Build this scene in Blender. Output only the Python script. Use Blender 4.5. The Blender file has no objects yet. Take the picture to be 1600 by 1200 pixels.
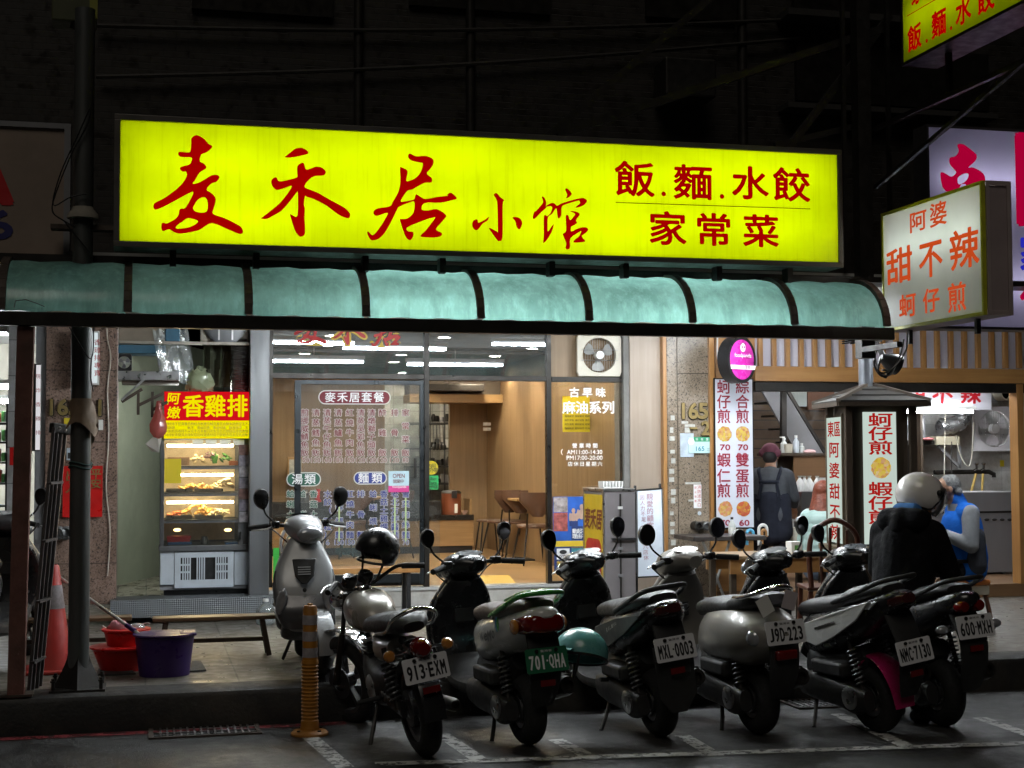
import bpy, bmesh, math, random
from mathutils import Vector, Matrix
random.seed(7)
SC = bpy.context.scene
COL = SC.collection
R = math.radians

# ------------------------------------------------------------------ camera
FPX = 2311.0                       # focal length in photograph pixels (1600 wide)
YAW, PITCH, ROLL = R(13.85), R(2.84), R(-.23)
CAM = Vector((0, 0, 1.7))
fw = Vector((math.sin(YAW)*math.cos(PITCH), math.cos(YAW)*math.cos(PITCH), math.sin(PITCH)))
r0 = Vector((math.cos(YAW), -math.sin(YAW), 0))
u0 = r0.cross(fw)
rt = r0*math.cos(ROLL) + u0*math.sin(ROLL)
up = u0*math.cos(ROLL) - r0*math.sin(ROLL)
cd = bpy.data.cameras.new('camera')
cd.sensor_width = 36
cd.lens = 36*FPX/1600
cd.clip_end = 400
cam = bpy.data.objects.new('camera', cd)
M4 = Matrix((rt, up, -fw)).transposed().to_4x4()
M4.translation = CAM
cam.matrix_world = M4
COL.objects.link(cam)
SC.camera = cam

# ------------------------------------------------------------------ night sky, faint street glow, exposure
W = bpy.data.worlds.new('World')
SC.world = W
W.use_nodes = True
wn, wl = W.node_tree.nodes, W.node_tree.links
bg = wn['Background']
sky = wn.new('ShaderNodeTexSky')
sky.sky_type = 'NISHITA'
sky.sun_disc = False
sky.sun_elevation = R(-4)
sky.sun_rotation = R(200)
wl.new(sky.outputs[0], bg.inputs[0])
bg.inputs[1].default_value = .05
sl = bpy.data.lights.new('sun', 'SUN')
sl.energy = .36
sl.angle = R(28)
sl.color = (1, .93, .82)
so = bpy.data.objects.new('sun', sl)
so.rotation_euler = Vector((.25, .62, -.78)).to_track_quat('-Z', 'Y').to_euler()
COL.objects.link(so)
SC.view_settings.view_transform = 'Standard'
SC.view_settings.look = 'None'
SC.view_settings.exposure = 0
SC.view_settings.gamma = 1
SC.cycles.use_denoising = True
SC.cycles.max_bounces = 8
SC.cycles.diffuse_bounces = 4
SC.cycles.transparent_max_bounces = 24
SC.cycles.sample_clamp_indirect = 4
SC.cycles.blur_glossy = .5

# ------------------------------------------------------------------ survey: a photograph pixel to a point on a real plane
def ray(x, y): return fw + rt*((x-800)/FPX) + up*((600-y)/FPX)
def P(x, y, Y):
    d = ray(x, y); return CAM + d*(Y/d.y)
def G(x, y, z=0):
    d = ray(x, y); return CAM + d*((z-CAM.z)/d.z)
def PX(x, y, X):
    d = ray(x, y); return CAM + d*(X/d.x)
def pxm(Y): return Y/FPX/.955        # metres per photograph pixel, about, on a plane Y

# ------------------------------------------------------------------ objects
def link(o, parent=None):
    COL.objects.link(o)
    if parent is not None: o.parent = parent
    return o
def tag(o, label, cat, group=None, kind=None):
    if label: o['label'] = label
    if cat: o['category'] = cat
    if group: o['group'] = group
    if kind: o['kind'] = kind
    return o
def thing(name, label, cat, loc=(0, 0, 0), rz=0, group=None):
    o = bpy.data.objects.new(name, None)
    o.empty_display_size = .1
    o.location = loc
    o.rotation_euler = (0, 0, rz)
    link(o)
    return tag(o, label, cat, group)
def kids(o): return [c for c in bpy.data.objects if c.parent == o]
def copy_tree(o, parent=None):
    c = o.copy(); COL.objects.link(c)
    c.parent = parent
    for ch in kids(o): copy_tree(ch, c)
    return c

def catmull(pts, n, closed=False):
    out = []; N = len(pts)
    rng = range(N) if closed else range(N-1)
    for i in rng:
        if closed: p0, p1, p2, p3 = pts[i-1], pts[i], pts[(i+1) % N], pts[(i+2) % N]
        else: p0, p1, p2, p3 = pts[max(i-1, 0)], pts[i], pts[i+1], pts[min(i+2, N-1)]
        for k in range(n):
            t = k/n
            out.append(tuple(.5*((2*b)+(-a+c)*t+(2*a-5*b+4*c-d)*t*t+(-a+3*b-3*c+d)*t**3) for a, b, c, d in zip(p0, p1, p2, p3)))
    if not closed: out.append(tuple(pts[-1]))
    return out

class MB:
    """collects shapes, then links them as ONE mesh object"""
    def __init__(self): self.v = []; self.f = []; self.mi = []; self.m = 0
    def add(self, vs, fs):
        b = len(self.v); self.v += [tuple(v) for v in vs]
        for f in fs: self.f.append([i+b for i in f]); self.mi.append(self.m)
        return self
    def box(self, x0, x1, y0, y1, z0, z1):
        return self.add([(x, y, z) for z in (z0, z1) for y in (y0, y1) for x in (x0, x1)],
                        [(0, 2, 3, 1), (4, 5, 7, 6), (0, 1, 5, 4), (2, 6, 7, 3), (0, 4, 6, 2), (1, 3, 7, 5)])
    def cbox(self, c, s, rot=None):
        vs = [Vector((x*s[0]/2, y*s[1]/2, z*s[2]/2)) for z in (-1, 1) for y in (-1, 1) for x in (-1, 1)]
        if rot is not None: vs = [rot @ v for v in vs]
        c = Vector(c)
        return self.add([v+c for v in vs], [(0, 2, 3, 1), (4, 5, 7, 6), (0, 1, 5, 4), (2, 6, 7, 3), (0, 4, 6, 2), (1, 3, 7, 5)])
    def quad(self, a, b, c, d): return self.add([a, b, c, d], [(0, 1, 2, 3)])
    def tube(self, pts, r, seg=10, closed=False, cap=True):
        pts = [Vector(p) for p in pts]; n = len(pts)
        rs = r if isinstance(r, (list, tuple)) else [r]*n
        prev = None; vs = []
        for i, p in enumerate(pts):
            a = pts[i-1] if (i > 0 or closed) else pts[i]
            b = pts[(i+1) % n] if (i < n-1 or closed) else pts[i]
            t = (b-a)
            t = t.normalized() if t.length > 1e-9 else Vector((0, 0, 1))
            if prev is None:
                q = Vector((0, 0, 1)) if abs(t.z) < .9 else Vector((1, 0, 0))
                e = t.cross(q).normalized()
            else:
                e = prev - t*prev.dot(t)
                e = e.normalized() if e.length > 1e-6 else t.orthogonal().normalized()
            prev = e; g = t.cross(e)
            for k in range(seg):
                a_ = 2*math.pi*k/seg
                vs.append(p+(e*math.cos(a_)+g*math.sin(a_))*rs[i])
        fs = []
        for i in range(n if closed else n-1):
            j = (i+1) % n
            for k in range(seg):
                l = (k+1) % seg
                fs.append((i*seg+k, i*seg+l, j*seg+l, j*seg+k))
        if cap and not closed:
            fs.append(tuple(reversed(range(seg)))); fs.append(tuple((n-1)*seg+k for k in range(seg)))
        return self.add(vs, fs)
    def bar(self, a, b, w, h=None, roll=0):
        """square bar from a to b"""
        a, b = Vector(a), Vector(b); h = h or w; t = (b-a).normalized()
        q = Vector((0, 0, 1)) if abs(t.z) < .95 else Vector((0, 1, 0))
        e = t.cross(q).normalized(); g = e.cross(t)
        vs = [p+e*sx*w/2+g*sz*h/2 for p in (a, b) for sx, sz in ((-1, -1), (1, -1), (1, 1), (-1, 1))]
        return self.add(vs, [(3, 2, 1, 0), (4, 5, 6, 7), (0, 1, 5, 4), (1, 2, 6, 5), (2, 3, 7, 6), (3, 0, 4, 7)])
    def lathe(self, prof, c=(0, 0, 0), axis='Z', seg=24, closed=False):
        vs = []; c = Vector(c); n = len(prof)
        for k in range(seg):
            a = 2*math.pi*k/seg; ca, sa = math.cos(a), math.sin(a)
            for r, h in prof:
                p = (r*ca, r*sa, h) if axis == 'Z' else ((h, r*ca, r*sa) if axis == 'X' else (r*sa, h, r*ca))
                vs.append(c+Vector(p))
        fs = []
        for k in range(seg):
            l = (k+1) % seg
            for i in range(n if closed else n-1):
                j = (i+1) % n
                fs.append((k*n+i, l*n+i, l*n+j, k*n+j))
        if not closed:
            if prof[0][0] > 1e-5: fs.append(tuple(reversed([k*n for k in range(seg)])))
            if prof[-1][0] > 1e-5: fs.append(tuple(k*n+n-1 for k in range(seg)))
        return self.add(vs, fs)
    def ell(self, c, s, seg=16, rings=10, rot=None):
        c = Vector(c); vs = []
        for i in range(rings+1):
            th = math.pi*i/rings
            for k in range(seg):
                a = 2*math.pi*k/seg
                v = Vector((s[0]*math.sin(th)*math.cos(a), s[1]*math.sin(th)*math.sin(a), s[2]*math.cos(th)))
                if rot is not None: v = rot @ v
                vs.append(c+v)
        fs = []
        for i in range(rings):
            for k in range(seg):
                l = (k+1) % seg
                fs.append((i*seg+k, (i+1)*seg+k, (i+1)*seg+l, i*seg+l))
        return self.add(vs, fs)
    def loft(self, secs, n=2.4, seg=20, sub=4, x=0):
        """secs: (y, z, half width, half height[, x]) in the YZ plane; smooth skin with rounded ends"""
        secs = [tuple(s)+((x,) if len(s) == 4 else ()) for s in secs]
        S = catmull(secs, sub); vs = []; N = len(S)
        for i, (y, z, w, h, xx) in enumerate(S):
            a = S[max(i-1, 0)]; b = S[min(i+1, N-1)]
            t = Vector((0, b[0]-a[0], b[1]-a[1]))
            t = t.normalized() if t.length > 1e-6 else Vector((0, 1, 0))
            nrm = Vector((0, -t.z, t.y))
            w = max(w, .002); h = max(h, .002)
            for k in range(seg):
                an = 2*math.pi*k/seg; ca, sa = math.cos(an), math.sin(an)
                px = math.copysign(abs(ca)**(2/n), ca)*w; pz = math.copysign(abs(sa)**(2/n), sa)*h
                vs.append(Vector((xx+px, y, z))+nrm*pz)
        fs = []
        for i in range(N-1):
            for k in range(seg):
                l = (k+1) % seg
                fs.append((i*seg+k, i*seg+l, (i+1)*seg+l, (i+1)*seg+k))
        fs.append(tuple(reversed(range(seg)))); fs.append(tuple((N-1)*seg+k for k in range(seg)))
        return self.add(vs, fs)
    def prism(self, poly, d, closed=True):
        """planar polygon (list of points) extruded by vector d"""
        n = len(poly); d = Vector(d); A = [Vector(p) for p in poly]
        vs = A+[p+d for p in A]
        fs = [tuple(range(n)), tuple(reversed(range(n, 2*n)))]
        for i in range(n):
            j = (i+1) % n; fs.append((i, i+n, j+n, j))
        return self.add(vs, fs)
    def sheet(self, rows):
        """grid of points"""
        n = len(rows[0]); vs = [p for r in rows for p in r]
        return self.add(vs, [(i*n+k, i*n+k+1, (i+1)*n+k+1, (i+1)*n+k) for i in range(len(rows)-1) for k in range(n-1)])
    def build(self, name, mats, parent=None, smooth=True, bevel=0, ang=38, sharp=True):
        me = bpy.data.meshes.new(name)
        me.from_pydata(self.v, [], self.f)
        mats = mats if isinstance(mats, (list, tuple)) else [mats]
        for m in mats: me.materials.append(m)
        if len(mats) > 1: me.polygons.foreach_set('material_index', self.mi)
        bm = bmesh.new(); bm.from_mesh(me)
        bmesh.ops.recalc_face_normals(bm, faces=bm.faces)
        bm.to_mesh(me); bm.free()
        if smooth:
            me.polygons.foreach_set('use_smooth', [True]*len(me.polygons))
            me.set_sharp_from_angle(angle=R(ang))
        o = bpy.data.objects.new(name, me)
        link(o, parent)
        if bevel:
            b = o.modifiers.new('bevel', 'BEVEL'); b.width = bevel; b.segments = 2; b.limit_method = 'ANGLE'; b.angle_limit = R(40)
            b.harden_normals = False
        return o

# ------------------------------------------------------------------ materials
def newmat(name):
    m = bpy.data.materials.new(name); m.use_nodes = True
    nt = m.node_tree; nt.nodes.clear()
    o = nt.nodes.new('ShaderNodeOutputMaterial')
    return m, nt, nt.nodes, nt.links, o
def coords(nt, scale=(1, 1, 1), kind='Object', rot=(0, 0, 0)):
    tc = nt.nodes.new('ShaderNodeTexCoord'); mp = nt.nodes.new('ShaderNodeMapping')
    mp.inputs['Scale'].default_value = scale; mp.inputs['Rotation'].default_value = rot
    nt.links.new(tc.outputs[kind], mp.inputs[0]); return mp.outputs[0]
def noise(nt, vec, scale, detail=4, rough=.55):
    n = nt.nodes.new('ShaderNodeTexNoise'); n.inputs['Scale'].default_value = scale
    n.inputs['Detail'].default_value = detail; n.inputs['Roughness'].default_value = rough
    nt.links.new(vec, n.inputs['Vector']); return n.outputs[0]
def ramp(nt, fac, stops):
    r = nt.nodes.new('ShaderNodeValToRGB'); e = r.color_ramp.elements
    while len(e) < len(stops): e.new(.5)
    for el, (p, c) in zip(e, stops):
        el.position = p; el.color = (*c, 1) if len(c) == 3 else c
    nt.links.new(fac, r.inputs[0]); return r.outputs[0]
def mixc(nt, fac, a, b, mode='MIX'):
    m = nt.nodes.new('ShaderNodeMix'); m.data_type = 'RGBA'; m.blend_type = mode
    for s, v in ((0, fac), (6, a), (7, b)):
        if hasattr(v, 'links') or hasattr(v, 'is_linked'): nt.links.new(v, m.inputs[s])
        else: m.inputs[s].default_value = v if s == 0 else ((*v, 1) if len(v) == 3 else v)
    return m.outputs[2]
def sc(c, k): return tuple(min(1, x*k) for x in c)
MC = {}
def mat(name, col, rough=.5, metal=0, var=.12, scale=6, bump=0, bscale=40, coat=0, stretch=(1, 1, 1), grime=0, spec=.5, rv=.12):
    if name in MC: return MC[name]
    m, nt, N, L, o = newmat(name)
    b = N.new('ShaderNodeBsdfPrincipled'); L.new(b.outputs[0], o.inputs[0])
    b.inputs['Metallic'].default_value = metal
    b.inputs['Specular IOR Level'].default_value = spec
    if coat: b.inputs['Coat Weight'].default_value = coat; b.inputs['Coat Roughness'].default_value = .08
    v = coords(nt, stretch)
    f = noise(nt, v, scale, 5, .6)
    c = ramp(nt, f, [(.25, sc(col, 1-var)), (.75, sc(col, 1+var))])
    if grime:
        g = ramp(nt, noise(nt, v, scale*.35, 8, .7), [(.45, (0, 0, 0)), (.75, (1, 1, 1))])
        gm = nt.nodes.new('ShaderNodeMath'); gm.operation = 'MULTIPLY'; gm.inputs[1].default_value = grime
        L.new(g, gm.inputs[0])
        c = mixc(nt, gm.outputs[0], c, sc((.09, .075, .055), 1))
    L.new(c, b.inputs['Base Color'])
    rr = N.new('ShaderNodeMapRange'); L.new(noise(nt, v, scale*2.3, 4), rr.inputs[0])
    rr.inputs[1].default_value = .3; rr.inputs[2].default_value = .7
    rr.inputs[3].default_value = max(.03, rough-rv); rr.inputs[4].default_value = min(1, rough+rv)
    L.new(rr.outputs[0], b.inputs['Roughness'])
    if bump:
        bp = N.new('ShaderNodeBump'); bp.inputs['Strength'].default_value = bump; bp.inputs['Distance'].default_value = .01
        L.new(noise(nt, v, bscale, 4), bp.inputs['Height']); L.new(bp.outputs[0], b.inputs['Normal'])
    MC[name] = m
    return m
def emit(name, col, s=1.0, var=0, scale=3):
    if name in MC: return MC[name]
    m, nt, N, L, o = newmat(name)
    e = N.new('ShaderNodeEmission'); e.inputs[0].default_value = (*col, 1); e.inputs[1].default_value = s
    if var:
        c = ramp(nt, noise(nt, coords(nt), scale, 3), [(.3, sc(col, 1-var)), (.7, sc(col, 1))]); L.new(c, e.inputs[0])
    L.new(e.outputs[0], o.inputs[0]); MC[name] = m
    return m
def glass(name, tint=(1, 1, 1), refl=.08, rough=.0, fres=True, dirt=0):
    if name in MC: return MC[name]
    m, nt, N, L, o = newmat(name)
    t = N.new('ShaderNodeBsdfTransparent'); t.inputs[0].default_value = (*tint, 1)
    g = N.new('ShaderNodeBsdfGlossy'); g.inputs['Roughness'].default_value = rough
    x = N.new('ShaderNodeMixShader')
    if fres:
        f = N.new('ShaderNodeFresnel'); f.inputs[0].default_value = 1.5
        a = N.new('ShaderNodeMath'); a.operation = 'ADD'; a.use_clamp = True; a.inputs[1].default_value = refl
        L.new(f.outputs[0], a.inputs[0]); L.new(a.outputs[0], x.inputs[0])
    else: x.inputs[0].default_value = refl
    L.new(t.outputs[0], x.inputs[1]); L.new(g.outputs[0], x.inputs[2])
    last = x.outputs[0]
    if dirt:
        d = N.new('ShaderNodeBsdfDiffuse'); d.inputs[0].default_value = (.55, .6, .6, 1)
        y = N.new('ShaderNodeMixShader')
        fac = ramp(nt, noise(nt, coords(nt), 3, 6, .6), [(.3, (dirt*.3,)*3), (.75, (dirt,)*3)])
        L.new(fac, y.inputs[0]); L.new(last, y.inputs[1]); L.new(d.outputs[0], y.inputs[2]); last = y.outputs[0]
    L.new(last, o.inputs[0]); MC[name] = m
    return m
def translucent(name, col, col2=None, diffuse=.3, gloss=.06, stain=0, sscale=(14, 1, .5), rough=.25, fine=.0):
    """sheet lit from behind: acrylic sign face, corrugated plastic"""
    if name in MC: return MC[name]
    m, nt, N, L, o = newmat(name)
    v = coords(nt)
    c = ramp(nt, noise(nt, v, 3, 5, .6), [(.3, col2 or sc(col, .92)), (.7, col)])
    if stain:
        st = ramp(nt, noise(nt, coords(nt, sscale), 3.2, 5, .65), [(.52, (0, 0, 0)), (.72, (stain,)*3)])
        c = mixc(nt, st, c, sc(col, .45))
    if fine:
        st = ramp(nt, noise(nt, coords(nt, (1, 1, .22)), 16, 9, .78), [(.48, (0, 0, 0)), (.7, (fine,)*3)])
        c = mixc(nt, st, c, tuple(min(1, x*1.9) for x in col))
        dk = ramp(nt, noise(nt, coords(nt, (1, 1, .12)), 7, 7, .7), [(.5, (0, 0, 0)), (.72, (fine*1.5,)*3)])
        c = mixc(nt, dk, c, sc(col, .4))
    t = N.new('ShaderNodeBsdfTranslucent'); d = N.new('ShaderNodeBsdfDiffuse'); g = N.new('ShaderNodeBsdfGlossy')
    g.inputs['Roughness'].default_value = rough
    L.new(c, t.inputs[0]); L.new(c, d.inputs[0])
    x = N.new('ShaderNodeMixShader'); x.inputs[0].default_value = diffuse
    L.new(t.outputs[0], x.inputs[1]); L.new(d.outputs[0], x.inputs[2])
    y = N.new('ShaderNodeMixShader'); y.inputs[0].default_value = gloss
    L.new(x.outputs[0], y.inputs[1]); L.new(g.outputs[0], y.inputs[2]); L.new(y.outputs[0], o.inputs[0])
    MC[name] = m
    return m
def wood(name, c1, c2, grain=(1, 1, .06), scale=14, rough=.45, coat=0):
    if name in MC: return MC[name]
    m, nt, N, L, o = newmat(name)
    b = N.new('ShaderNodeBsdfPrincipled'); L.new(b.outputs[0], o.inputs[0])
    v = coords(nt, grain)
    f = noise(nt, v, scale, 7, .65)
    c = ramp(nt, f, [(.28, c1), (.5, tuple((a+b_)/2 for a, b_ in zip(c1, c2))), (.72, c2)])
    f2 = ramp(nt, noise(nt, coords(nt), 1.2, 3), [(.3, (.75, .75, .75)), (.7, (1, 1, 1))])
    c = mixc(nt, 1.0, c, f2, 'MULTIPLY')
    L.new(c, b.inputs['Base Color']); b.inputs['Roughness'].default_value = rough
    if coat: b.inputs['Coat Weight'].default_value = coat
    bp = N.new('ShaderNodeBump'); bp.inputs['Strength'].default_value = .12; bp.inputs['Distance'].default_value = .004
    L.new(f, bp.inputs['Height']); L.new(bp.outputs[0], b.inputs['Normal'])
    MC[name] = m
    return m
def granite(name, c1, c2, c3, joint=None):
    m, nt, N, L, o = newmat(name)
    b = N.new('ShaderNodeBsdfPrincipled'); L.new(b.outputs[0], o.inputs[0])
    v = coords(nt)
    vo = N.new('ShaderNodeTexVoronoi'); vo.inputs['Scale'].default_value = 95; L.new(v, vo.inputs['Vector'])
    sp = N.new('ShaderNodeSeparateColor'); L.new(vo.outputs['Color'], sp.inputs[0])
    c = ramp(nt, sp.outputs[0], [(0, c3), (.22, c1), (.6, c2), (1, c1)])
    big = ramp(nt, noise(nt, v, 2.2, 6, .7), [(.3, (.55, .53, .5)), (.6, (1, 1, 1))])
    c = mixc(nt, 1.0, c, big, 'MULTIPLY')
    L.new(c, b.inputs['Base Color']); b.inputs['Roughness'].default_value = .32
    MC[name] = m
    return m
def tiles(name, c1, c2, mortar, w, h, gap=.006, rough=.3, axes='XZ', offset=0):
    m, nt, N, L, o = newmat(name)
    b = N.new('ShaderNodeBsdfPrincipled'); L.new(b.outputs[0], o.inputs[0])
    rot = {'XZ': (R(90), 0, 0), 'XY': (0, 0, 0), 'YZ': (R(90), 0, R(90))}[axes]
    tc = N.new('ShaderNodeTexCoord'); sx = N.new('ShaderNodeSeparateXYZ'); cx = N.new('ShaderNodeCombineXYZ')
    L.new(tc.outputs['Object'], sx.inputs[0])
    for k, a in enumerate(axes): L.new(sx.outputs['XYZ'.index(a)], cx.inputs[k])
    br = N.new('ShaderNodeTexBrick'); L.new(cx.outputs[0], br.inputs['Vector'])
    br.offset = offset
    br.inputs['Color1'].default_value = (*c1, 1); br.inputs['Color2'].default_value = (*c2, 1); br.inputs['Mortar'].default_value = (*mortar, 1)
    br.inputs['Scale'].default_value = 1; br.inputs['Mortar Size'].default_value = gap
    br.inputs['Brick Width'].default_value = w; br.inputs['Row Height'].default_value = h
    g = ramp(nt, noise(nt, tc.outputs['Object'], 3.5, 8, .7), [(.3, (.6, .57, .52)), (.65, (1, 1, 1))])
    c = mixc(nt, 1.0, br.outputs[0], g, 'MULTIPLY')
    L.new(c, b.inputs['Base Color'])
    rr = ramp(nt, noise(nt, tc.outputs['Object'], 9, 5), [(.3, (rough*.6,)*3), (.7, (min(1, rough*1.5),)*3)])
    L.new(rr, b.inputs['Roughness'])
    bp = N.new('ShaderNodeBump'); bp.inputs['Strength'].default_value = .4; bp.inputs['Distance'].default_value = .003; bp.invert = True
    L.new(br.outputs['Fac'], bp.inputs['Height']); L.new(bp.outputs[0], b.inputs['Normal'])
    MC[name] = m
    return m

# ------------------------------------------------------------------ lettering
GC = {}
def glyph(s, bold=0.0):
    k = (s, bold)
    if k in GC: return GC[k]
    cu = bpy.data.curves.new('lettering', 'FONT'); cu.body = s; cu.size = 1; cu.resolution_u = 3; cu.offset = bold
    cu.align_x = 'CENTER'
    o = bpy.data.objects.new('lettering', cu); COL.objects.link(o)
    dg = bpy.context.evaluated_depsgraph_get(); dg.update()
    me = bpy.data.meshes.new_from_object(o.evaluated_get(dg))
    vs = [(v.co.x, v.co.y) for v in me.vertices]; fs = [tuple(p.vertices) for p in me.polygons]
    bpy.data.objects.remove(o); bpy.data.curves.remove(cu); bpy.data.meshes.remove(me)
    GC[k] = (vs, fs)
    return GC[k]
def em_ref():
    vs, _ = glyph('國'); ys = [v[1] for v in vs]; xs = [v[0] for v in vs]
    return (min(xs)+max(xs))/2, (min(ys)+max(ys))/2, max(xs)-min(xs), max(ys)-min(ys)
def spread(bold):
    """a heavier stroke: the same glyph laid down several times, each a hair proud of the last"""
    if not bold: return [(0, 0, 0)]
    return [(bold*math.cos(k*math.pi/3+.3), bold*math.sin(k*math.pi/3+.3), k*.00012) for k in range(6)]
def put(mb, s, c, u, v, w, h, bold=0.0, shear=0):
    """one CJK character centred at c, filling w x h; u, v = reading direction and up"""
    vs, fs = glyph(s); ex, ey, ew, eh = em_ref()
    c, u, v = Vector(c), Vector(u), Vector(v); n = u.cross(v)
    for dx, dy, dz in spread(bold):
        mb.add([c+u*((x-ex+dx)/ew*w+(y-ey)/eh*h*shear)+v*((y-ey+dy)/eh*h)+n*dz for x, y in vs], fs)
def putfit(mb, s, c, u, v, w, h, bold=0.0):
    """a string stretched to a w x h box centred at c"""
    vs, fs = glyph(s)
    if not vs: return
    xs = [p[0] for p in vs]; ys = [p[1] for p in vs]
    cx, cy = (min(xs)+max(xs))/2, (min(ys)+max(ys))/2; W_, H_ = max(xs)-min(xs), max(ys)-min(ys)
    c, u, v = Vector(c), Vector(u), Vector(v); n = u.cross(v)
    for dx, dy, dz in spread(bold):
        q = h/max(H_, .3)
        mb.add([c+u*((x-cx)/W_*w+dx*q)+v*((y-cy)/H_*h+dy*q)+n*dz for x, y in vs], fs)
UX, UZ = Vector((1, 0, 0)), Vector((0, 0, 1))
def line_px(mb, s, x, y, Y, size, pitch, vertical=False, bold=0.0, h=None):
    """characters on the plane Y, centred from pixel (x, y), size and pitch in pixels"""
    k = pxm(Y)
    for i, ch in enumerate(s):
        if ch == ' ': continue
        c = P(x, y+i*pitch, Y) if vertical else P(x+i*pitch, y, Y)
        put(mb, ch, c, UX, UZ, size*k, (h or size)*k, bold)
def fit_px(mb, s, x, y, Y, w, h, bold=0.0):
    k = pxm(Y); putfit(mb, s, P(x, y, Y), UX, UZ, w*k, h*k, bold)
def traced(polys, name, material, Y, parent=None, off=0.0, xf=None, sub=3):
    """filled outline of brush lettering on the plane Y; polys in photograph pixels"""
    cu = bpy.data.curves.new(name, 'CURVE'); cu.dimensions = '2D'; cu.fill_mode = 'BOTH'
    for pl in polys:
        pts = catmull(pl, sub, True)
        sp = cu.splines.new('POLY'); sp.points.add(len(pts)-1); sp.use_cyclic_u = True
        for q, (x, y) in zip(sp.points, pts):
            if xf: x, y = xf(x, y)
            w = P(x, y, Y); q.co = (w.x, w.z, 0, 1)
    cu.offset = off
    o = bpy.data.objects.new(name, cu); COL.objects.link(o)
    dg = bpy.context.evaluated_depsgraph_get(); dg.update()
    me = bpy.data.meshes.new_from_object(o.evaluated_get(dg))
    bpy.data.objects.remove(o)
    for v in me.vertices: v.co = (v.co.x, Y, v.co.y)
    me.materials.clear(); me.materials.append(material)
    o = bpy.data.objects.new(name, me); link(o, parent)
    return o
def flatrect(x0, y0, x1, y1, Y):
    """world rectangle (x0, x1, z0, z1) on plane Y seen at that pixel box"""
    a, b = P(x0, (y0+y1)/2, Y), P(x1, (y0+y1)/2, Y)
    t, q = P((x0+x1)/2, y0, Y), P((x0+x1)/2, y1, Y)
    return a.x, b.x, q.z, t.z
def rbox(x0, y0, x1, y1, Y, d, mb=None):
    """box whose front face, on plane Y, fills a pixel rectangle; d = depth away from the street"""
    mb = mb or MB(); a, b, c, t = flatrect(x0, y0, x1, y1, Y)
    return mb.box(a, b, Y, Y+d, c, t)
def rounded(x0, z0, x1, z1, Y, r, n=6):
    pts = []
    for cx, cz, a0 in ((x1-r, z1-r, 0), (x0+r, z1-r, 90), (x0+r, z0+r, 180), (x1-r, z0+r, 270)):
        for k in range(n+1):
            a = R(a0+90*k/n); pts.append((cx+r*math.cos(a), Y, cz+r*math.sin(a)))
    return pts
# ------------------------------------------------------------------ palette
YK, YF, ZP = 9.65, 13.85, .23
zs = P(760, 919, YF).z                       # restaurant floor
m_steel = mat('brushed_steel', (.17, .175, .18), .5, 1, .15, 3, stretch=(1, 1, .15), grime=.25)
m_alu = mat('aluminium', (.5, .5, .5), .35, 1, .1, 8)
m_frame = mat('bronze_frame', (.02, .0175, .015), .38, .6, .15, 5)
m_dark = mat('dark_metal', (.022, .02, .018), .5, .5, .3, 6, grime=.2)
m_rust = mat('rusty_iron', (.06, .045, .036), .7, .3, .45, 9, bump=.3, grime=.5)
m_black = mat('black_plastic', (.012, .012, .013), .38, 0, .2, 8)
m_rubber = mat('tyre_rubber', (.014, .014, .014), .8, 0, .2, 20, bump=.2)
m_white = mat('white_paint', (.72, .72, .7), .45, 0, .05, 4, grime=.12)
m_cream = mat('cream_paint', (.62, .58, .48), .5, 0, .06, 4, grime=.2)
m_grey = mat('grey_paint', (.2, .2, .21), .5, 0, .1, 5, grime=.2)
m_concrete = mat('concrete', (.17, .165, .155), .8, 0, .2, 6, bump=.2, grime=.3)
m_chrome = mat('chrome', (.7, .7, .7), .12, 1, .05, 5)
m_red = mat('red_plastic', (.55, .012, .01), .35, 0, .1, 6)
m_wood = wood('oak_laminate', (.21, .13, .06), (.32, .215, .115), (1.2, 1.2, .05), 14)
m_woodh = wood('oak_plank', (.25, .145, .055), (.4, .25, .11), (.06, 1, 1), 12)
m_orange_wood = wood('pine_trim', (.33, .15, .045), (.48, .25, .085), (.08, 1, 1), 12, .4)
m_orange_woodv = wood('pine_upright', (.33, .15, .045), (.48, .25, .085), (1, 1, .08), 12, .4)
m_darkwood = wood('weathered_wood', (.035, .022, .013), (.075, .05, .03), (1, 1, .08), 14, .6)
m_bench = wood('bench_wood', (.09, .05, .025), (.17, .1, .05), (.07, 1, 1), 12, .4)
m_glass = glass('window_glass', (.94, .96, .96), .03)
m_granite = granite('pink_granite', (.23, .15, .115), (.33, .235, .19), (.05, .038, .032))
m_granite2 = granite('brown_granite', (.23, .18, .13), (.31, .25, .19), (.06, .05, .04))
m_brass = mat('brass_digit', (.26, .19, .07), .4, .3, .15, 20)
m_paper = mat('paper', (.7, .7, .66), .7, 0, .05, 6)
m_yellowpaper = mat('yellow_card', (.7, .55, .02), .7, 0, .06, 6)
m_tube = emit('fluorescent_tube', (.9, .96, 1), 150)
m_tube_warm = emit('warm_tube', (1, .78, .42), 9)
m_ink = mat('black_ink', (.015, .015, .015), .6)
m_redink = mat('red_ink', (.45, .012, .014), .5)
m_whiteink = mat('white_ink', (.8, .8, .8), .5)

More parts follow.
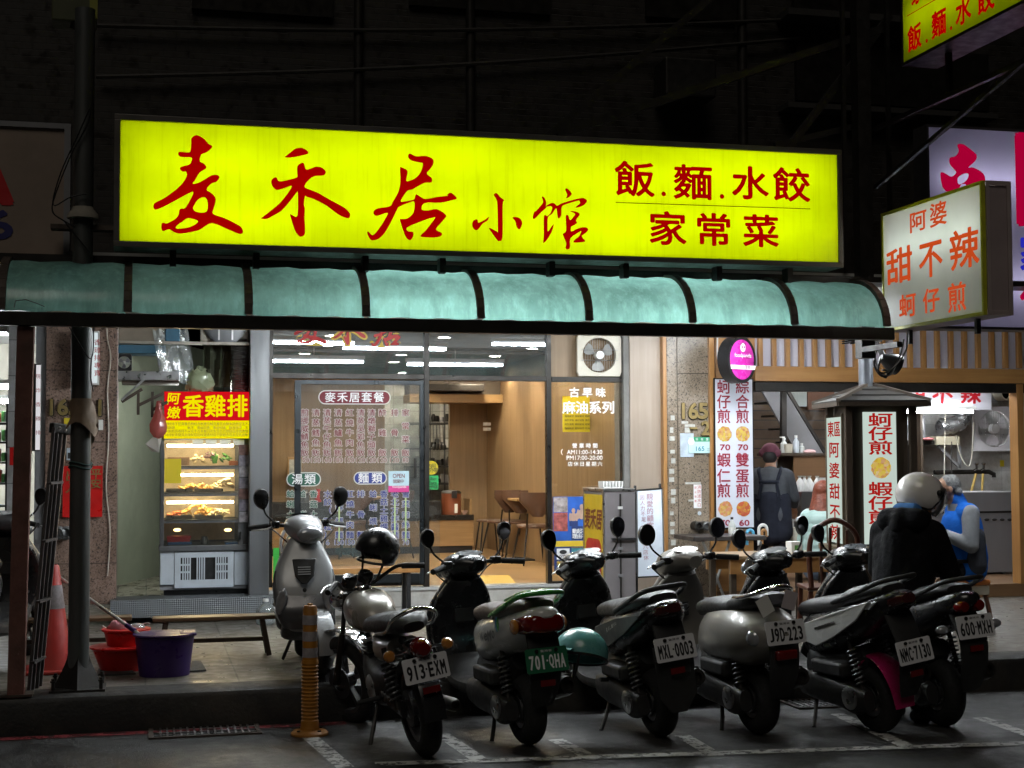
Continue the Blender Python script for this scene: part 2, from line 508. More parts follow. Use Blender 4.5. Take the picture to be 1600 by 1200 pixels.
# ------------------------------------------------------------------ ground
def asphalt():
    m, nt, N, L, o = newmat('asphalt')
    b = N.new('ShaderNodeBsdfPrincipled'); L.new(b.outputs[0], o.inputs[0])
    v = coords(nt)
    f = ramp(nt, noise(nt, v, 75, 4, .8), [(.3, (.016, .016, .016)), (.6, (.045, .044, .042)), (.78, (.11, .105, .1))])
    g = ramp(nt, noise(nt, v, 1.3, 7, .7), [(.3, (.55, .55, .55)), (.65, (1, 1, 1))])
    L.new(mixc(nt, 1.0, f, g, 'MULTIPLY'), b.inputs['Base Color'])
    L.new(ramp(nt, noise(nt, v, 1.7, 7, .7), [(.4, (.33,)*3), (.62, (.72,)*3)]), b.inputs['Roughness'])
    bp = N.new('ShaderNodeBump'); bp.inputs['Strength'].default_value = .6; bp.inputs['Distance'].default_value = .006
    L.new(noise(nt, v, 90, 4, .6), bp.inputs['Height']); L.new(bp.outputs[0], b.inputs['Normal'])
    return m
road = MB(); road.sheet([[(x, y, 0) for x in (-60, -10, 0, 5, 10, 70)] for y in (-40, 0, 6, 8, YK+.05)])
road = tag(road.build('road', asphalt(), smooth=False), None, None, kind='structure')
m_pave = tiles('pavement_tiles', (.165, .15, .128), (.13, .118, .1), (.05, .046, .04), .6, .6, .006, .42, 'XY')
pv = MB()
prof = [(YK+.01, -.05), (YK, .05), (YK, ZP-.035), (YK+.012, ZP-.012), (YK+.04, ZP), (YK+.32, ZP+.001), (YF-.6, ZP+.004), (19.5, ZP+.004)]
xs = [-40, -12, -4, -2, 0, 1, 2, 3, 4, 6, 9, 20, 50]
pv.sheet([[(x, y, z) for x in xs] for y, z in prof])
pave = tag(pv.build('pavement', m_pave, ang=50), None, None, kind='structure')
kb = MB(); kb.sheet([[(x, y, z) for x in xs] for y, z in ((YK-.004, -.02), (YK-.004, ZP-.034), (YK+.01, ZP-.008), (YK+.04, ZP+.005), (YK+.3, ZP+.006))])
kb.build('kerb', mat('kerb_stone', (.009, .0085, .008), .6, 0, .3, 5, bump=.4, grime=.5), pave)
# worn white parking paint, red kerb line
def worn_paint(name, col):
    m, nt, N, L, o = newmat(name)
    b = N.new('ShaderNodeBsdfPrincipled'); t = N.new('ShaderNodeBsdfTransparent'); x = N.new('ShaderNodeMixShader')
    v = coords(nt)
    b.inputs['Base Color'].default_value = (*col, 1); b.inputs['Roughness'].default_value = .6
    L.new(ramp(nt, noise(nt, v, 13, 8, .75), [(.43, (.08,)*3), (.5, (.95,)*3)]), x.inputs[0])
    L.new(t.outputs[0], x.inputs[1]); L.new(b.outputs[0], x.inputs[2]); L.new(x.outputs[0], o.inputs[0])
    return m
m_wline = worn_paint('worn_white_paint', (.5, .5, .48))
m_rline = worn_paint('worn_red_paint', (.22, .03, .035))
yl = G(620, 1193).y
def stripe(a, b, w, m=m_wline, name='parking_line', z=.004):
    a, b = Vector((a[0], a[1], z)), Vector((b[0], b[1], z)); t = (b-a).normalized(); n = Vector((-t.y, t.x, 0))*w/2
    q = MB(); n_ = 10
    rows = [[a.lerp(b, k/n_)-n, a.lerp(b, k/n_)+n] for k in range(n_+1)]
    q.sheet(rows); q.build(name, m, road, smooth=False)
for (p0, p1) in (((484, 1152), (540, 1200)), ((690, 1148), (752, 1190)), ((868, 1156), (930, 1188)), ((1066, 1150), (1120, 1182)), ((1308, 1116), (1420, 1168)), ((1530, 1122), (1640, 1160))):
    a, b = G(*p0), G(*p1); stripe((a.x, a.y), (b.x, b.y), .1)
a, b = G(600, 1195), G(1640, 1162); stripe((a.x-.05, a.y), (b.x, b.y), .1, z=.008)
stripe((-6, YK-.09), (1.25, YK-.09), .1, m_rline, 'kerb_line')

def drain(x0, y0, x1, y1, label):
    a, b = G(x0, (y0+y1)/2), G(x1, (y0+y1)/2); w = b.x-a.x; yc = (a.y+b.y)/2; d = .36 if y1-y0 > 22 else .3
    t = thing('drain_grate', label, 'drain', (a.x, yc-d/2, 0), 0, 'steel drain grates in the gutter')
    f = MB(); e = .03
    f.box(0, w, 0, e, .001, .012); f.box(0, w, d-e, d, .001, .012); f.box(0, e, e, d-e, .001, .012); f.box(w-e, w, e, d-e, .001, .012)
    f.build('frame', m_rust, t, smooth=False)
    g = MB(); n = int(w/.045)
    for i in range(1, n): g.box(e+(w-2*e)*i/n-.006, e+(w-2*e)*i/n+.006, e, d-e, .002, .01)
    for k in range(1, 4): g.box(e, w-e, d*k/4-.006, d*k/4+.006, .002, .0085)
    g.build('grille', m_alu, t, smooth=False)
    p = MB(); p.box(e, w-e, e, d-e, .0006, .0012); p.build('pit', mat('pit_black', (.003, .003, .003), .9), t, smooth=False)
drain(232, 1130, 408, 1157, 'steel drain grate in the gutter left of the yellow bollard')
drain(1225, 1088, 1340, 1112, 'steel drain grate in the gutter behind the white and black scooter')

# ------------------------------------------------------------------ apartment building above the shops
bld = thing('apartment_building', 'dark tiled apartment building rising above the shops and the lit signs', 'building', (3, YF, 0))
def child(mb, name, m, parent, smooth=True, bevel=0, label=None):
    """link a mesh made in world coordinates under a thing"""
    o = mb.build(name, m, None, smooth, bevel)
    p = parent; inv = Vector((0, 0, 0)); chain = []
    o.parent = parent
    mw = Matrix.Identity(4); q = parent
    while q is not None:
        mw = Matrix.LocRotScale(q.location, q.rotation_euler, q.scale) @ mw; q = q.parent
    o.matrix_parent_inverse = mw.inverted()
    if label: o['label'] = label
    return o
def reparent(o, parent):
    o.parent = parent; mw = Matrix.Identity(4); q = parent
    while q is not None:
        mw = Matrix.LocRotScale(q.location, q.rotation_euler, q.scale) @ mw; q = q.parent
    o.matrix_parent_inverse = mw.inverted(); return o
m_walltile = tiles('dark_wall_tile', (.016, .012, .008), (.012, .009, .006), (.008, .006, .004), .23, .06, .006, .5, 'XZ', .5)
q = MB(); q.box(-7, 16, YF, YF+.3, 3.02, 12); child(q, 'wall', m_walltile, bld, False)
m_pane = glass('dark_window_glass', (.05, .05, .06), .1)
for (x0, y0, x1, y1) in ((1240, -40, 1460, 22), (1245, 75, 1545, 165), (1010, -80, 1150, 30), (300, -60, 520, 20), (640, -60, 860, 15)):
    f = rbox(x0, y0, x1, y1, YF-.06, .055); fo = child(f, 'window', m_frame, bld, False)
    a, b, c, d = flatrect(x0+5, y0+5, x1-5, y1-5, YF-.06)
    pn = MB(); n = 3
    for i in range(n): pn.box(a+(b-a)*i/n+.02, a+(b-a)*(i+1)/n-.02, YF-.075, YF-.062, c, d)
    child(pn, 'pane', mat('night_window', (.06, .06, .075), .15, 0, .2, 2), fo, False)
q = rbox(1232, 168, 1560, 176, YF-.25, .25); child(q, 'ledge', mat('dark_ledge', (.02, .018, .016), .8), bld, False)
q = rbox(1232, 20, 1470, 30, YF-.3, .3); child(q, 'ledge', MC['dark_ledge'], bld, False)
for x in (560, 735, 1160): q = MB(); a_ = P(x, 100, YF-.05); q.tube([(a_.x, YF-.05, 3.05), (a_.x, YF-.05, 8)], .045, 10); child(q, 'drain_pipe', m_dark, bld)
for y0, y1 in ((120, 60), (40, 30)):
    q = MB(); q.tube(catmull([tuple(P(x, y0+(y1-y0)*(x-150)/1100+12*math.sin((x-150)/1100*3.14), YF-.1)) for x in range(150, 1251, 220)], 5), .02, 6); child(q, 'cable', m_dark, bld)
q = rbox(1040, 90, 1120, 150, YF-.4, .35); ac0 = child(q, 'air_conditioner', m_dark, bld, False, .02); q = rbox(1050, 97, 1100, 143, YF-.415, .014); child(q, 'grille', m_black, ac0, False)
# arcade roof deck under which the lamps hang
q = MB(); q.box(5.8, 16, 10.8, YF, 3.02, 3.1); child(q, 'arcade_roof', m_dark, bld, False)
q = MB(); q.box(-7, 5.799, 10.35, YF, 3.02, 3.1); child(q, 'arcade_roof', mat('roof_sheet', (.5, .5, .48), .6, 0, .1, 3, grime=.3), bld, False)
# fronts and pillars between the shops
def pillar(x0, x1, y0, y1, Y, d, m, name='pillar', bev=.006, ztop=3.02, par=bld):
    a, b, c, t = flatrect(x0, y0, x1, y1, Y); q = MB(); q.box(a, b, Y, Y+d, c, ztop); return child(q, name, m, par, False, bev)
pillar(70, 183, 500, 945, 13.74, .5, m_granite, 'granite_pillar')
pillar(54, 70, 500, 945, 13.78, .4, m_grey, 'pillar_edge')
pillar(1043, 1059, 500, 932, 13.72, .5, m_granite2, 'granite_strip')
pillar(1059.5, 1112, 500, 932, 13.74, .5, m_granite2, 'granite_pillar')
pillar(1037, 1043, 500, 930, 13.7, .3, m_orange_woodv, 'corner_trim')
pillar(985, 1037, 500, 928, 13.78, .4, wood('pale_laminate', (.33, .26, .2), (.43, .35, .28), (1.2, 1.2, .05), 12, .45), 'laminate_panel')
pillar(975, 985, 500, 922, 13.8, .3, m_concrete, 'panel_edge')
pillar(390, 421, 500, 936, 13.78, .4, m_steel, 'steel_panel')
# joints and old paper squares on the granite
for x0, x1, ys in ((71, 182, (578, 690, 800, 880)), (1060, 1112, (583, 835))):
    for y in ys: child(rbox(x0, y, x1, y+1.2, 13.737, .004), 'joint', mat('joint_dark', (.05, .04, .03), .8), bld, False)
rg = random.Random(3)
m_scrap = mat('old_paper', (.5, .5, .46), .8, 0, .3, 30)
for k in range(15):
    y = 655+k*16+rg.uniform(-4, 4); x = 1051+rg.uniform(-1.5, 1.5); w, h = rg.uniform(2.5, 4), rg.uniform(2.5, 4.5)
    child(rbox(x-w, y-h, x+w, y+h, 13.715, .004), 'paper_scrap', m_scrap, bld, False)
for x, y, w, h in ((1078, 665, 8, 2), (1074, 672, 4, 4), (1083, 755, 12, 1.5), (1080, 782, 4, 1.5), (1070, 660, 5, 2)): child(rbox(x-w, y-h, x+w, y+h, 13.735, .004), 'paper_scrap', m_scrap, bld, False)
# brass house numbers
def number(s, x, y, Y, h, par, adv):
    for i, ch in enumerate(s):
        if ch == ' ': continue
        q = MB(); k = pxm(Y); c = P(x+i*adv, y, Y-.026)
        putfit(q, ch, c, UX, UZ, (.62 if ch != '1' else .12)*h*k if ch != '-' else .55*h*k, h*k if ch != '-' else .14*h*k, .03)
        n = len(q.v); vs = q.v[:]; fs = q.f[:]
        q.add([(a, b+.026, c2) for a, b, c2 in vs], [])
        edge = {}
        for f in fs:
            for a, b in zip(f, f[1:]+f[:1]): edge[(a, b)] = edge.get((a, b), 0)+1
        for (a, b) in list(edge):
            if (b, a) not in edge: q.f.append([a, b, b+n, a+n]); q.mi.append(0)
        child(q, 'house_number', m_brass, par, False)
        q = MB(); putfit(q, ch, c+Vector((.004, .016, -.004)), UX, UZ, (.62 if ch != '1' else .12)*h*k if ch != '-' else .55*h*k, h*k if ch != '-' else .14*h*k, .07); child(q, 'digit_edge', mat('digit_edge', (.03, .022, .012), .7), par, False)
number('165', 80, 636, 13.74, 22, bld, 18)
number('1', 156, 637, 13.74, 22, bld, 18)
number('165', 1068, 642, 13.74, 24, bld, 15.5)
number('-2', 1084, 669, 13.74, 21, bld, 19)
# ------------------------------------------------------------------ lightboxes and the awning in front of the arcade
def lettered(name, mb, m, parent, label=None): return child(mb, name, m, parent, False, 0, label)
# main yellow lightbox, brush lettering traced
YS = 9.62
tl, tr, bl_, br_ = P(178, 178, YS), P(1316, 234.5, YS), P(178, 386, YS), P(1316, 417.5, YS)
SX0, SX1 = (tl.x+bl_.x)/2, (tr.x+br_.x)/2
SZ1, SZ0 = (tl.z+tr.z)/2, (bl_.z+br_.z)/2
sign = thing('shop_sign', 'wide yellow lightbox with red brush lettering above the green awning', 'sign', (SX0, YS, SZ0))
fr = MB(); t_ = .036; D = .26
for a, b, c, d in ((SX0, SX1, SZ0, SZ0+t_), (SX0, SX1, SZ1-t_, SZ1), (SX0, SX0+t_, SZ0+t_, SZ1-t_), (SX1-t_, SX1, SZ0+t_, SZ1-t_)): fr.box(a, b, YS-.012, YS+D, c, d)
child(fr, 'frame', mat('sign_frame', (.12, .11, .1), .45, .5, .15, 5, grime=.3), sign, False, .003)
bk = MB(); bk.box(SX0+.01, SX1-.01, YS+D-.01, YS+D+.01, SZ0+.01, SZ1-.01); child(bk, 'back_panel', mat('box_white', (.8, .8, .8), .6), sign, False)
for a, b, c, d in ((SX0+t_, SX0+t_+.004, SZ0+t_, SZ1-t_), (SX1-t_-.004, SX1-t_, SZ0+t_, SZ1-t_), (SX0+t_+.005, SX1-t_-.005, SZ0+t_, SZ0+t_+.004), (SX0+t_+.005, SX1-t_-.005, SZ1-t_-.004, SZ1-t_)):
    q = MB(); q.box(a, b, YS+.006, YS+D-.012, c, d); child(q, 'liner', MC['box_white'], sign, False)
fc = MB(); fc.box(SX0+t_, SX1-t_, YS, YS+.004, SZ0+t_, SZ1-t_)
child(fc, 'face', translucent('yellow_acrylic', (.8, .9, .0), (.74, .84, .0), .06, .02, stain=.2), sign, False)
m_stube = emit('sign_tube', (1, 1, .95), 7)
n = 4; L_ = (SX1-SX0-.2)/n
for row in (.28, .7):
    for i in range(n):
        q = MB(); z = SZ0+(SZ1-SZ0)*row+(.04 if i % 2 else -.02); x = SX0+.1+i*L_
        q.tube([(x+.02, YS+.17, z), (x+L_-.02, YS+.15, z)], .017, 8); child(q, 'tube', m_stube, sign)
def off(ox, oy, s, pts): return [(ox+x/s, oy+y/s) for x, y in pts]
c1 = lambda p: off(230, 200, 6.318, p)
c2 = lambda p: off(400, 220, 7.5, p)
c3 = lambda p: off(565, 230, 7.5, p)
c4 = lambda p: off(730, 290, 8, p)
MAI = [c1(p) for p in ([(440,100),(488,73),(550,100),(580,130),(605,160),(640,185),(590,235),(530,262),(518,330),(560,355),(580,395),(515,440),(470,515),(445,552),(500,545),(560,515),(640,468),(690,466),(710,488),(680,530),(635,545),(583,607),(640,650),(675,705),(655,790),(648,850),(760,890),(890,955),(930,985),(942,1030),(905,1042),(800,1000),(640,937),(540,990),(480,1015),(330,1040),(265,1025),(215,997),(165,1015),(145,1000),(145,945),(165,938),(195,945),(270,905),(310,860),(320,810),(340,798),(370,795),(410,740),(458,640),(430,632),(330,685),(160,775),(85,803),(65,785),(75,745),(145,708),(220,660),(330,570),(390,480),(385,430),(350,428),(325,402),(340,385),(420,360),(437,330),(437,290),(330,282),(308,255),(325,237),(415,243),(432,215),(437,140)],
   [(545,683),(580,690),(598,730),(598,800),(580,830),(530,838),(475,825),(450,795),(465,755),(500,705)],
   [(405,888),(490,908),(502,930),(470,958),(400,985),(300,997),(280,980),(300,955),(350,920)])]
HE = [c2(p) for p in ([(345,185),(410,135),(470,92),(550,88),(612,145),(500,178),(420,192),(355,192)],
   [(487,300),(535,262),(560,270),(583,338),(640,330),(700,308),(760,312),(812,355),(790,402),(690,410),(630,445),(570,515),(582,555),(720,610),(850,685),(1000,765),(1070,815),(1100,865),(1080,905),(1000,880),(920,830),(830,760),(680,680),(597,655),(585,640),(570,655),(558,745),(570,800),(565,900),(572,1080),(528,1120),(495,1105),(455,1040),(405,880),(415,868),(488,880),(492,600),(480,598),(400,700),(300,815),(200,875),(130,912),(65,910),(100,880),(250,760),(350,650),(425,528),(330,552),(240,573),(190,520),(185,460),(237,430),(270,478),(380,460),(480,430),(487,390)])]
JU = [c3([(550,95),(570,78),(640,110),(740,103),(820,130),(842,170),(820,230),(762,300),(785,335),(820,365),(815,410),(740,415),(640,465),(590,495),(530,512),(460,620),(475,643),(600,620),(625,600),(640,555),(700,590),(750,610),(890,585),(1010,570),(1005,558),(1050,537),(1112,597),(1060,618),(920,648),(780,645),(715,670),(705,735),(780,745),(880,728),(985,795),(960,850),(868,960),(935,1005),(925,1040),(850,1055),(710,1050),(700,1030),(760,970),(865,830),(860,818),(740,850),(530,940),(550,990),(600,995),(602,1040),(570,1085),(525,1060),(495,990),(452,855),(470,845),(540,835),(612,765),(620,640),(560,645),(440,695),(410,740),(340,880),(270,1000),(200,1070),(120,1090),(85,1050),(68,1000),(82,992),(130,1035),(200,965),(280,840),(307,765),(190,800),(150,790),(142,762),(160,735),(200,718),(330,695),(365,645),(430,530),(458,400),(452,250),(470,240),(535,280),(520,395),(580,390),(650,350),(700,280),(720,190),(690,178),(600,160),(555,130)])]
XIAO = [c4(p) for p in ([(125,425),(135,460),(160,462),(235,420),(268,395),(250,435),(190,475),(140,540),(110,555),(80,535),(65,490),(80,440)],
   [(340,105),(370,98),(410,145),(458,185),(440,240),(438,640),(400,690),(370,670),(280,545),(290,535),(370,575),(385,570),(380,240),(360,160),(337,125)],
   [(568,403),(610,395),(660,415),(685,465),(670,520),(648,543),(620,515),(600,440)],
   [(935,140),(965,155),(985,210),(978,265),(985,275),(920,335),(850,405),(830,412),(822,390),(840,330),(860,322),(940,230),(950,190)],
   [(985,260),(1050,220),(1095,228),(1122,255),(1180,225),(1290,190),(1410,160),(1465,163),(1495,190),(1470,230),(1420,260),(1358,272),(1410,225),(1405,190),(1380,188),(1250,225),(1180,265),(1172,370),(1145,408),(1132,380),(1118,285),(1100,290),(1060,350),(1008,395),(1000,500),(1005,575),(1040,540),(1078,488),(1060,560),(1020,640),(955,715),(960,640),(962,385),(1000,385),(1045,340),(1065,275),(1040,255)],
   [(1228,50),(1248,38),(1280,65),(1303,105),(1280,135),(1240,155),(1252,115)],
   [(1293,322),(1350,325),(1395,345),(1400,370),(1358,430),(1370,465),(1340,490),(1297,515),(1300,575),(1370,545),(1440,523),(1495,530),(1508,555),(1480,590),(1432,625),(1440,655),(1467,685),(1455,702),(1345,710),(1335,690),(1400,635),(1425,580),(1410,572),(1290,655),(1282,770),(1255,797),(1230,775),(1240,720),(1200,620),(1205,600),(1240,560),(1235,385),(1262,378),(1285,435),(1330,390),(1352,350)])]
m_redglow = emit('red_backlit_letter', (.36, .0, .0), 1)
for pl, nm in ((MAI, 'lettering'), (HE, 'lettering'), (JU, 'lettering'), (XIAO, 'lettering')):
    reparent(traced(pl, nm, m_redglow, YS-.004, off=.0015), sign)
q = MB(); k = pxm(YS)
for ch, x, y, s in (('飯', 992, 281, 57), ('麵', 1083, 286, 57), ('水', 1172, 287, 55), ('餃', 1237, 290, 56), ('家', 1043, 358, 55), ('常', 1115, 360, 54), ('菜', 1189, 362, 54)):
    put(q, ch, P(x, y, YS-.004), UX, UZ, s*k, s*k*.9, .022)
for x, y in ((1037, 303), (1128, 307)):
    c = P(x, y, YS-.004); q.add([c+Vector((math.cos(a*.524)*.017, 0, math.sin(a*.524)*.017)) for a in range(12)], [tuple(range(12))])
lettered('lettering', q, m_redglow, sign)
q = MB(); a, b = P(962, 317, YS-.004), P(1266, 327, YS-.004); q.quad(a, b, b+Vector((0, 0, .006)), a+Vector((0, 0, .006)))
lettered('rule_line', q, emit('rule_ink', (.12, .1, 0), 1), sign)
# brackets hanging under the sign
for x in (270, 400, 570, 690, 860, 975, 1120, 1230):
    w = P(x, 400, YS+.15); q = MB(); q.box(w.x-.02, w.x+.02, YS+.1, YS+.2, SZ0-.1, SZ0); child(q, 'bracket', m_dark, sign, False)

# green translucent barrel awning
aw = thing('awning', 'long awning of curved translucent green panels on dark iron ribs under the yellow sign', 'awning', (0, YK, 2.6))
AX0, AX1 = P(2, 450, 9.5).x, P(1384, 470, 9.5).x
zb = (P(100, 489, 9.5).z+P(1300, 517, 9.5).z)/2+.02
zt_ = zb+.36
aprof = [(9.5+.52*(1-math.cos(a)), zb+.37*math.sin(a)) for a in [k*math.pi/2/9 for k in range(10)]]
ribs = [P(x, 450, 9.5).x for x in (2, 200, 389, 572, 751, 920, 1081, 1240, 1384)]
m_awn = translucent('green_panel', (.155, .3, .255), (.09, .185, .155), .1, .05, stain=.5, sscale=(3, 1, .6), fine=.3)
for i in range(8):
    a, b = ribs[i]+.015, ribs[i+1]-.015; rows = []
    sag = -.012+random.random()*.02
    for y, z in aprof: rows.append([(a+(b-a)*t/8, y+sag*math.sin(math.pi*t/8), z+.006*math.sin(t*2.1+i)) for t in range(9)])
    q = MB(); q.sheet(rows); o = child(q, 'panel', m_awn, aw)
for x in ribs:
    q = MB(); pr = [(x, y-.008, z+.008) for y, z in aprof]
    for w0, w1 in zip(pr, pr[1:]): q.bar(w0, w1, .05, .03)
    child(q, 'rib', m_rust, aw, False)
q = MB(); q.box(AX0-.6, AX1+.05, 9.47, 9.55, zb-.09, zb-.005); child(q, 'front_rail', m_dark, aw, False, .004)
q = MB(); q.box(AX0-.1, AX1+.05, 10.0, 10.06, zb+.36, zb+.42); child(q, 'back_rail', m_dark, aw, False)
q = MB(); q.box(AX0-.6, AX1+2.6, 10.06, 10.35, 3.0, 3.04); child(q, 'gutter', m_dark, aw, False)
# tangle of old tie wire on the first panel
q = MB(); w = [P(x, y, 9.46) for x, y in ((22, 481), (24, 470), (40, 468), (58, 474), (70, 479))]; q.tube(w, .003, 5); child(q, 'tie_wire', m_black, aw)

# arcade lamps that light the awning from behind and the pavement below
def tube_lamp(x0, x1, Y, z, label, cat='lamp', grp='fluorescent lamps under the arcade roof', m=m_tube, n=2):
    t = thing('fluorescent_lamp', label, cat, (x0, Y, z), 0, grp)
    q = MB(); q.box(x0, x1, Y-.05, Y+.05, z+.03, z+.07); child(q, 'housing', m_white, t, False)
    q = MB(); q.tube([((x0+x1)/2, Y, z+.07), ((x0+x1)/2, Y, 3.02)], .006, 6); child(q, 'hanger', m_white, t)
    for k in range(n):
        q = MB(); y = Y+(k-(n-1)/2)*.06; q.tube([(x0+.02, y, z), (x1-.02, y, z)], .014, 8); child(q, 'tube', m, t)
    return t
arc = [(1.3, 2.5, 10.3, 2.84), (2.1, 3.3, 11.3, 2.93), (3.0, 4.2, 10.3, 2.82), (4.6, 5.8, 12.3, 2.95), (5.9, 7.1, 10.8, 2.86), (1.0, 2.2, 11.7, 2.95), (3.7, 4.9, 11.8, 2.96)]
for i, (a, b, y, z) in enumerate(arc):
    tube_lamp(a, b, y, z, 'twin tube fluorescent lamp hanging under the arcade roof behind the green awning')
# posts carrying the awning
pa = P(25, 1094, 9.72); 
post = thing('awning_post', 'square rusty iron post under the left end of the awning', 'post', (pa.x, 9.72, ZP))
q = MB(); tp = P(42, 500, 9.6); q.bar((pa.x, 9.72, ZP), (tp.x-.0, 9.55, zb-.09), .1, .1); child(q, 'shaft', mat('red_rust', (.17, .075, .06), .7, .2, .4, 7, bump=.3, grime=.6), post, False, .004)
q = MB(); q.box(pa.x-.1, pa.x+.1, 9.66, 9.82, ZP+.006, ZP+.02); child(q, 'base_plate', m_rust, post, False)
pb = G(122, 1078, ZP)
pole = thing('steel_pole', 'tall round grey steel pole with a torn brown wrap and flared bolted base', 'pole', (pb.x, pb.y, ZP))
m_pole = mat('grey_pole', (.075, .08, .078), .5, .4, .25, 5, stretch=(1, 1, .3), grime=.4)
q = MB(); q.lathe([(.066, .1), (.064, 1.5), (.064, 4.4)], (pb.x, pb.y, ZP), seg=24); child(q, 'shaft', m_pole, pole)
q = MB(); q.lathe([(.15, .02), (.14, .04), (.085, .16), (.07, .2), (.067, .22)], (pb.x, pb.y, ZP), seg=4); child(q, 'flared_base', m_dark, pole, False)
q = MB(); q.box(pb.x-.17, pb.x+.17, pb.y-.15, pb.y+.15, ZP+.004, ZP+.02); child(q, 'base_plate', m_dark, pole, False)
for sx, sy in ((-1, -1), (1, -1), (1, 1), (-1, 1)):
    q = MB(); q.lathe([(.012, 0), (.012, .05), (.018, .05), (.018, .062), (.012, .062), (.012, .075)], (pb.x+sx*.145, pb.y+sy*.125, ZP+.018), seg=6); child(q, 'bolt', m_dark, pole, False)
# torn wrap hanging on the pole
q = MB(); wz = P(122, 640, pb.y).z; rows = []
for i in range(9):
    t = i/8; rr = []
    for k in range(17):
        a = -2.5+k*5.0/16; rr.append((pb.x+(.072+.03*t+.012*math.sin(k*1.3+i))*math.cos(a)+(.05*t if k > 10 else 0), pb.y+(.072+.03*t)*math.sin(a), wz+.07-.2*t+(.05*math.sin(k*.7))*t-(.12*t*t if k > 11 else 0)))
    rows.append(rr)
q.sheet(rows); child(q, 'torn_wrap', mat('brown_wrap', (.2, .14, .09), .8, 0, .3, 9), pole)
for zz, nm in ((P(122, 724, pb.y).z, 'tie_cord'), (P(122, 730, pb.y).z, 'tie_cord'), (P(122, 497, pb.y).z, 'tie_cord')):
    q = MB(); q.tube([(pb.x+.071*math.cos(k*.4), pb.y+.071*math.sin(k*.4), zz+.01*math.sin(k*.8)) for k in range(16)], .006, 5, True); child(q, nm, mat('green_cord', (.02, .06, .05), .7), pole)
bz = P(125, 330, pb.y).z
q = MB(); q.box(pb.x-.2, pb.x+.22, pb.y-.02, pb.y+.1, bz-.12, bz-.09); child(q, 'cross_bracket', m_rust, pole, False)
q = MB(); q.lathe([(.1, 0), (.095, .03), (.07, .06), (.065, .075)], (pb.x, pb.y-.01, bz-.05), seg=20); child(q, 'cloth_wrap', mat('pale_cloth', (.24, .22, .18), .9, 0, .2, 14), pole)
for k, (pts) in enumerate((((145, 140), (138, 190), (112, 240), (88, 300), (82, 330), (100, 345), (118, 355)), ((140, 170), (120, 215), (95, 270), (83, 320), (110, 308), (135, 303)), ((100, 345), (120, 370), (140, 395)),
                            ((100, 495), (120, 530), (143, 560), (146, 500), (143, 470)), ((143, 560), (142, 590), (146, 612)))):
    q = MB(); q.tube(catmull([tuple(P(x, y, pb.y-.09)) for x, y in pts], 5), .0045, 5); child(q, 'cable', m_black, pole)

# dark diagonal braces of the sign scaffold
br = thing('sign_scaffold', 'black steel scaffold of diagonal braces behind the yellow sign', 'scaffold', (5, 10.2, 3.4))
for (x0, y0, x1, y1, w) in ((830, 235, 1130, -20, .055), (870, 210, 1380, 45, .06), (1225, 240, 1390, 25, .055), (1210, 228, 1345, 195, .045)):
    q = MB(); q.bar(P(x0, y0, 10.4), P(x1, y1, 10.4), w, w); child(q, 'brace', m_dark, br, False)
for x, w in ((1352, .11), (1322, .03), (1392, .03)):
    a = P(x, 560 if w > .1 else 420, 10.3); q = MB(); q.box(a.x-w/2, a.x+w/2, 10.3-w/2, 10.3+w/2, a.z if w > .1 else 3.1, 5.6); child(q, 'upright', m_dark, br, False)

# lightbox standing out over the street, white face with orange red letters
def side_box(name, label, Xpx, ypx, Yf, Yn, ztop, zbot, th, facemat, trim, sidemat):
    X0 = P(Xpx, ypx, Yf).x
    t = thing(name, label, 'sign', (X0, Yn, zbot))
    e = .022
    f = MB(); f.box(X0, X0+.004, Yn+e, Yf-e, zbot+e, ztop-e); child(f, 'face', facemat, t, False)
    g = MB()
    for a, b, c, d in ((Yn, Yf, zbot, zbot+e), (Yn, Yf, ztop-e, ztop), (Yn, Yn+e, zbot+e, ztop-e), (Yf-e, Yf, zbot+e, ztop-e)): g.box(X0-.008, X0+.02, a, b, c, d)
    child(g, 'trim', trim, t, False, .002)
    h = MB(); h.box(X0+.021, X0+th-.021, Yn, Yn+.012, zbot+.03, ztop-.03); child(h, 'end_panel', sidemat, t, False)
    h = MB(); h.box(X0+.02, X0+th, Yn, Yf, zbot, zbot+.012); h.box(X0+.02, X0+th, Yn, Yf, ztop-.012, ztop); h.box(X0+th-.012, X0+th, Yn+.012, Yf-.012, zbot+.012, ztop-.012); h.box(X0+.02, X0+th-.012, Yf-.012, Yf, zbot+.012, ztop-.012)
    child(h, 'casing', sidemat, t, False)
    h = MB(); h.box(X0+.02, X0+.045, Yn-.012, Yn, zbot, ztop); h.box(X0+th-.03, X0+th, Yn-.012, Yn, zbot, ztop); h.box(X0+.045, X0+th-.03, Yn-.012, Yn, ztop-.03, ztop); h.box(X0+.045, X0+th-.03, Yn-.012, Yn, zbot, zbot+.03)
    child(h, 'end_frame', mat('pink_grey_frame', (.4, .33, .32), .5, .2, .12, 5), t, False, .002)
    return t, X0
UN = Vector((0, -1, 0))
YA, YB = 9.75, 8.55
xa = P(1379, 430, YA).x
z1 = (P(1379, 330, YA).z+PX(1537, 286, xa).z)/2; z0 = (P(1379, 520, YA).z+PX(1537, 491, xa).z)/2
YB = PX(1537, 400, xa).y
t, X0 = side_box('hanging_sign', 'white lightbox with orange red lettering and yellow trim jutting out over the street', 1379, 430, YA, YB, z1, z0, .2,
    translucent('white_acrylic', (.7, .75, .7), (.63, .68, .63), .1, .03, stain=.1), mat('yellow_trim', (.42, .42, .02), .5, 0, .2, 9, grime=.3), mat('end_grey', (.3, .24, .24), .6, 0, .1, 5))
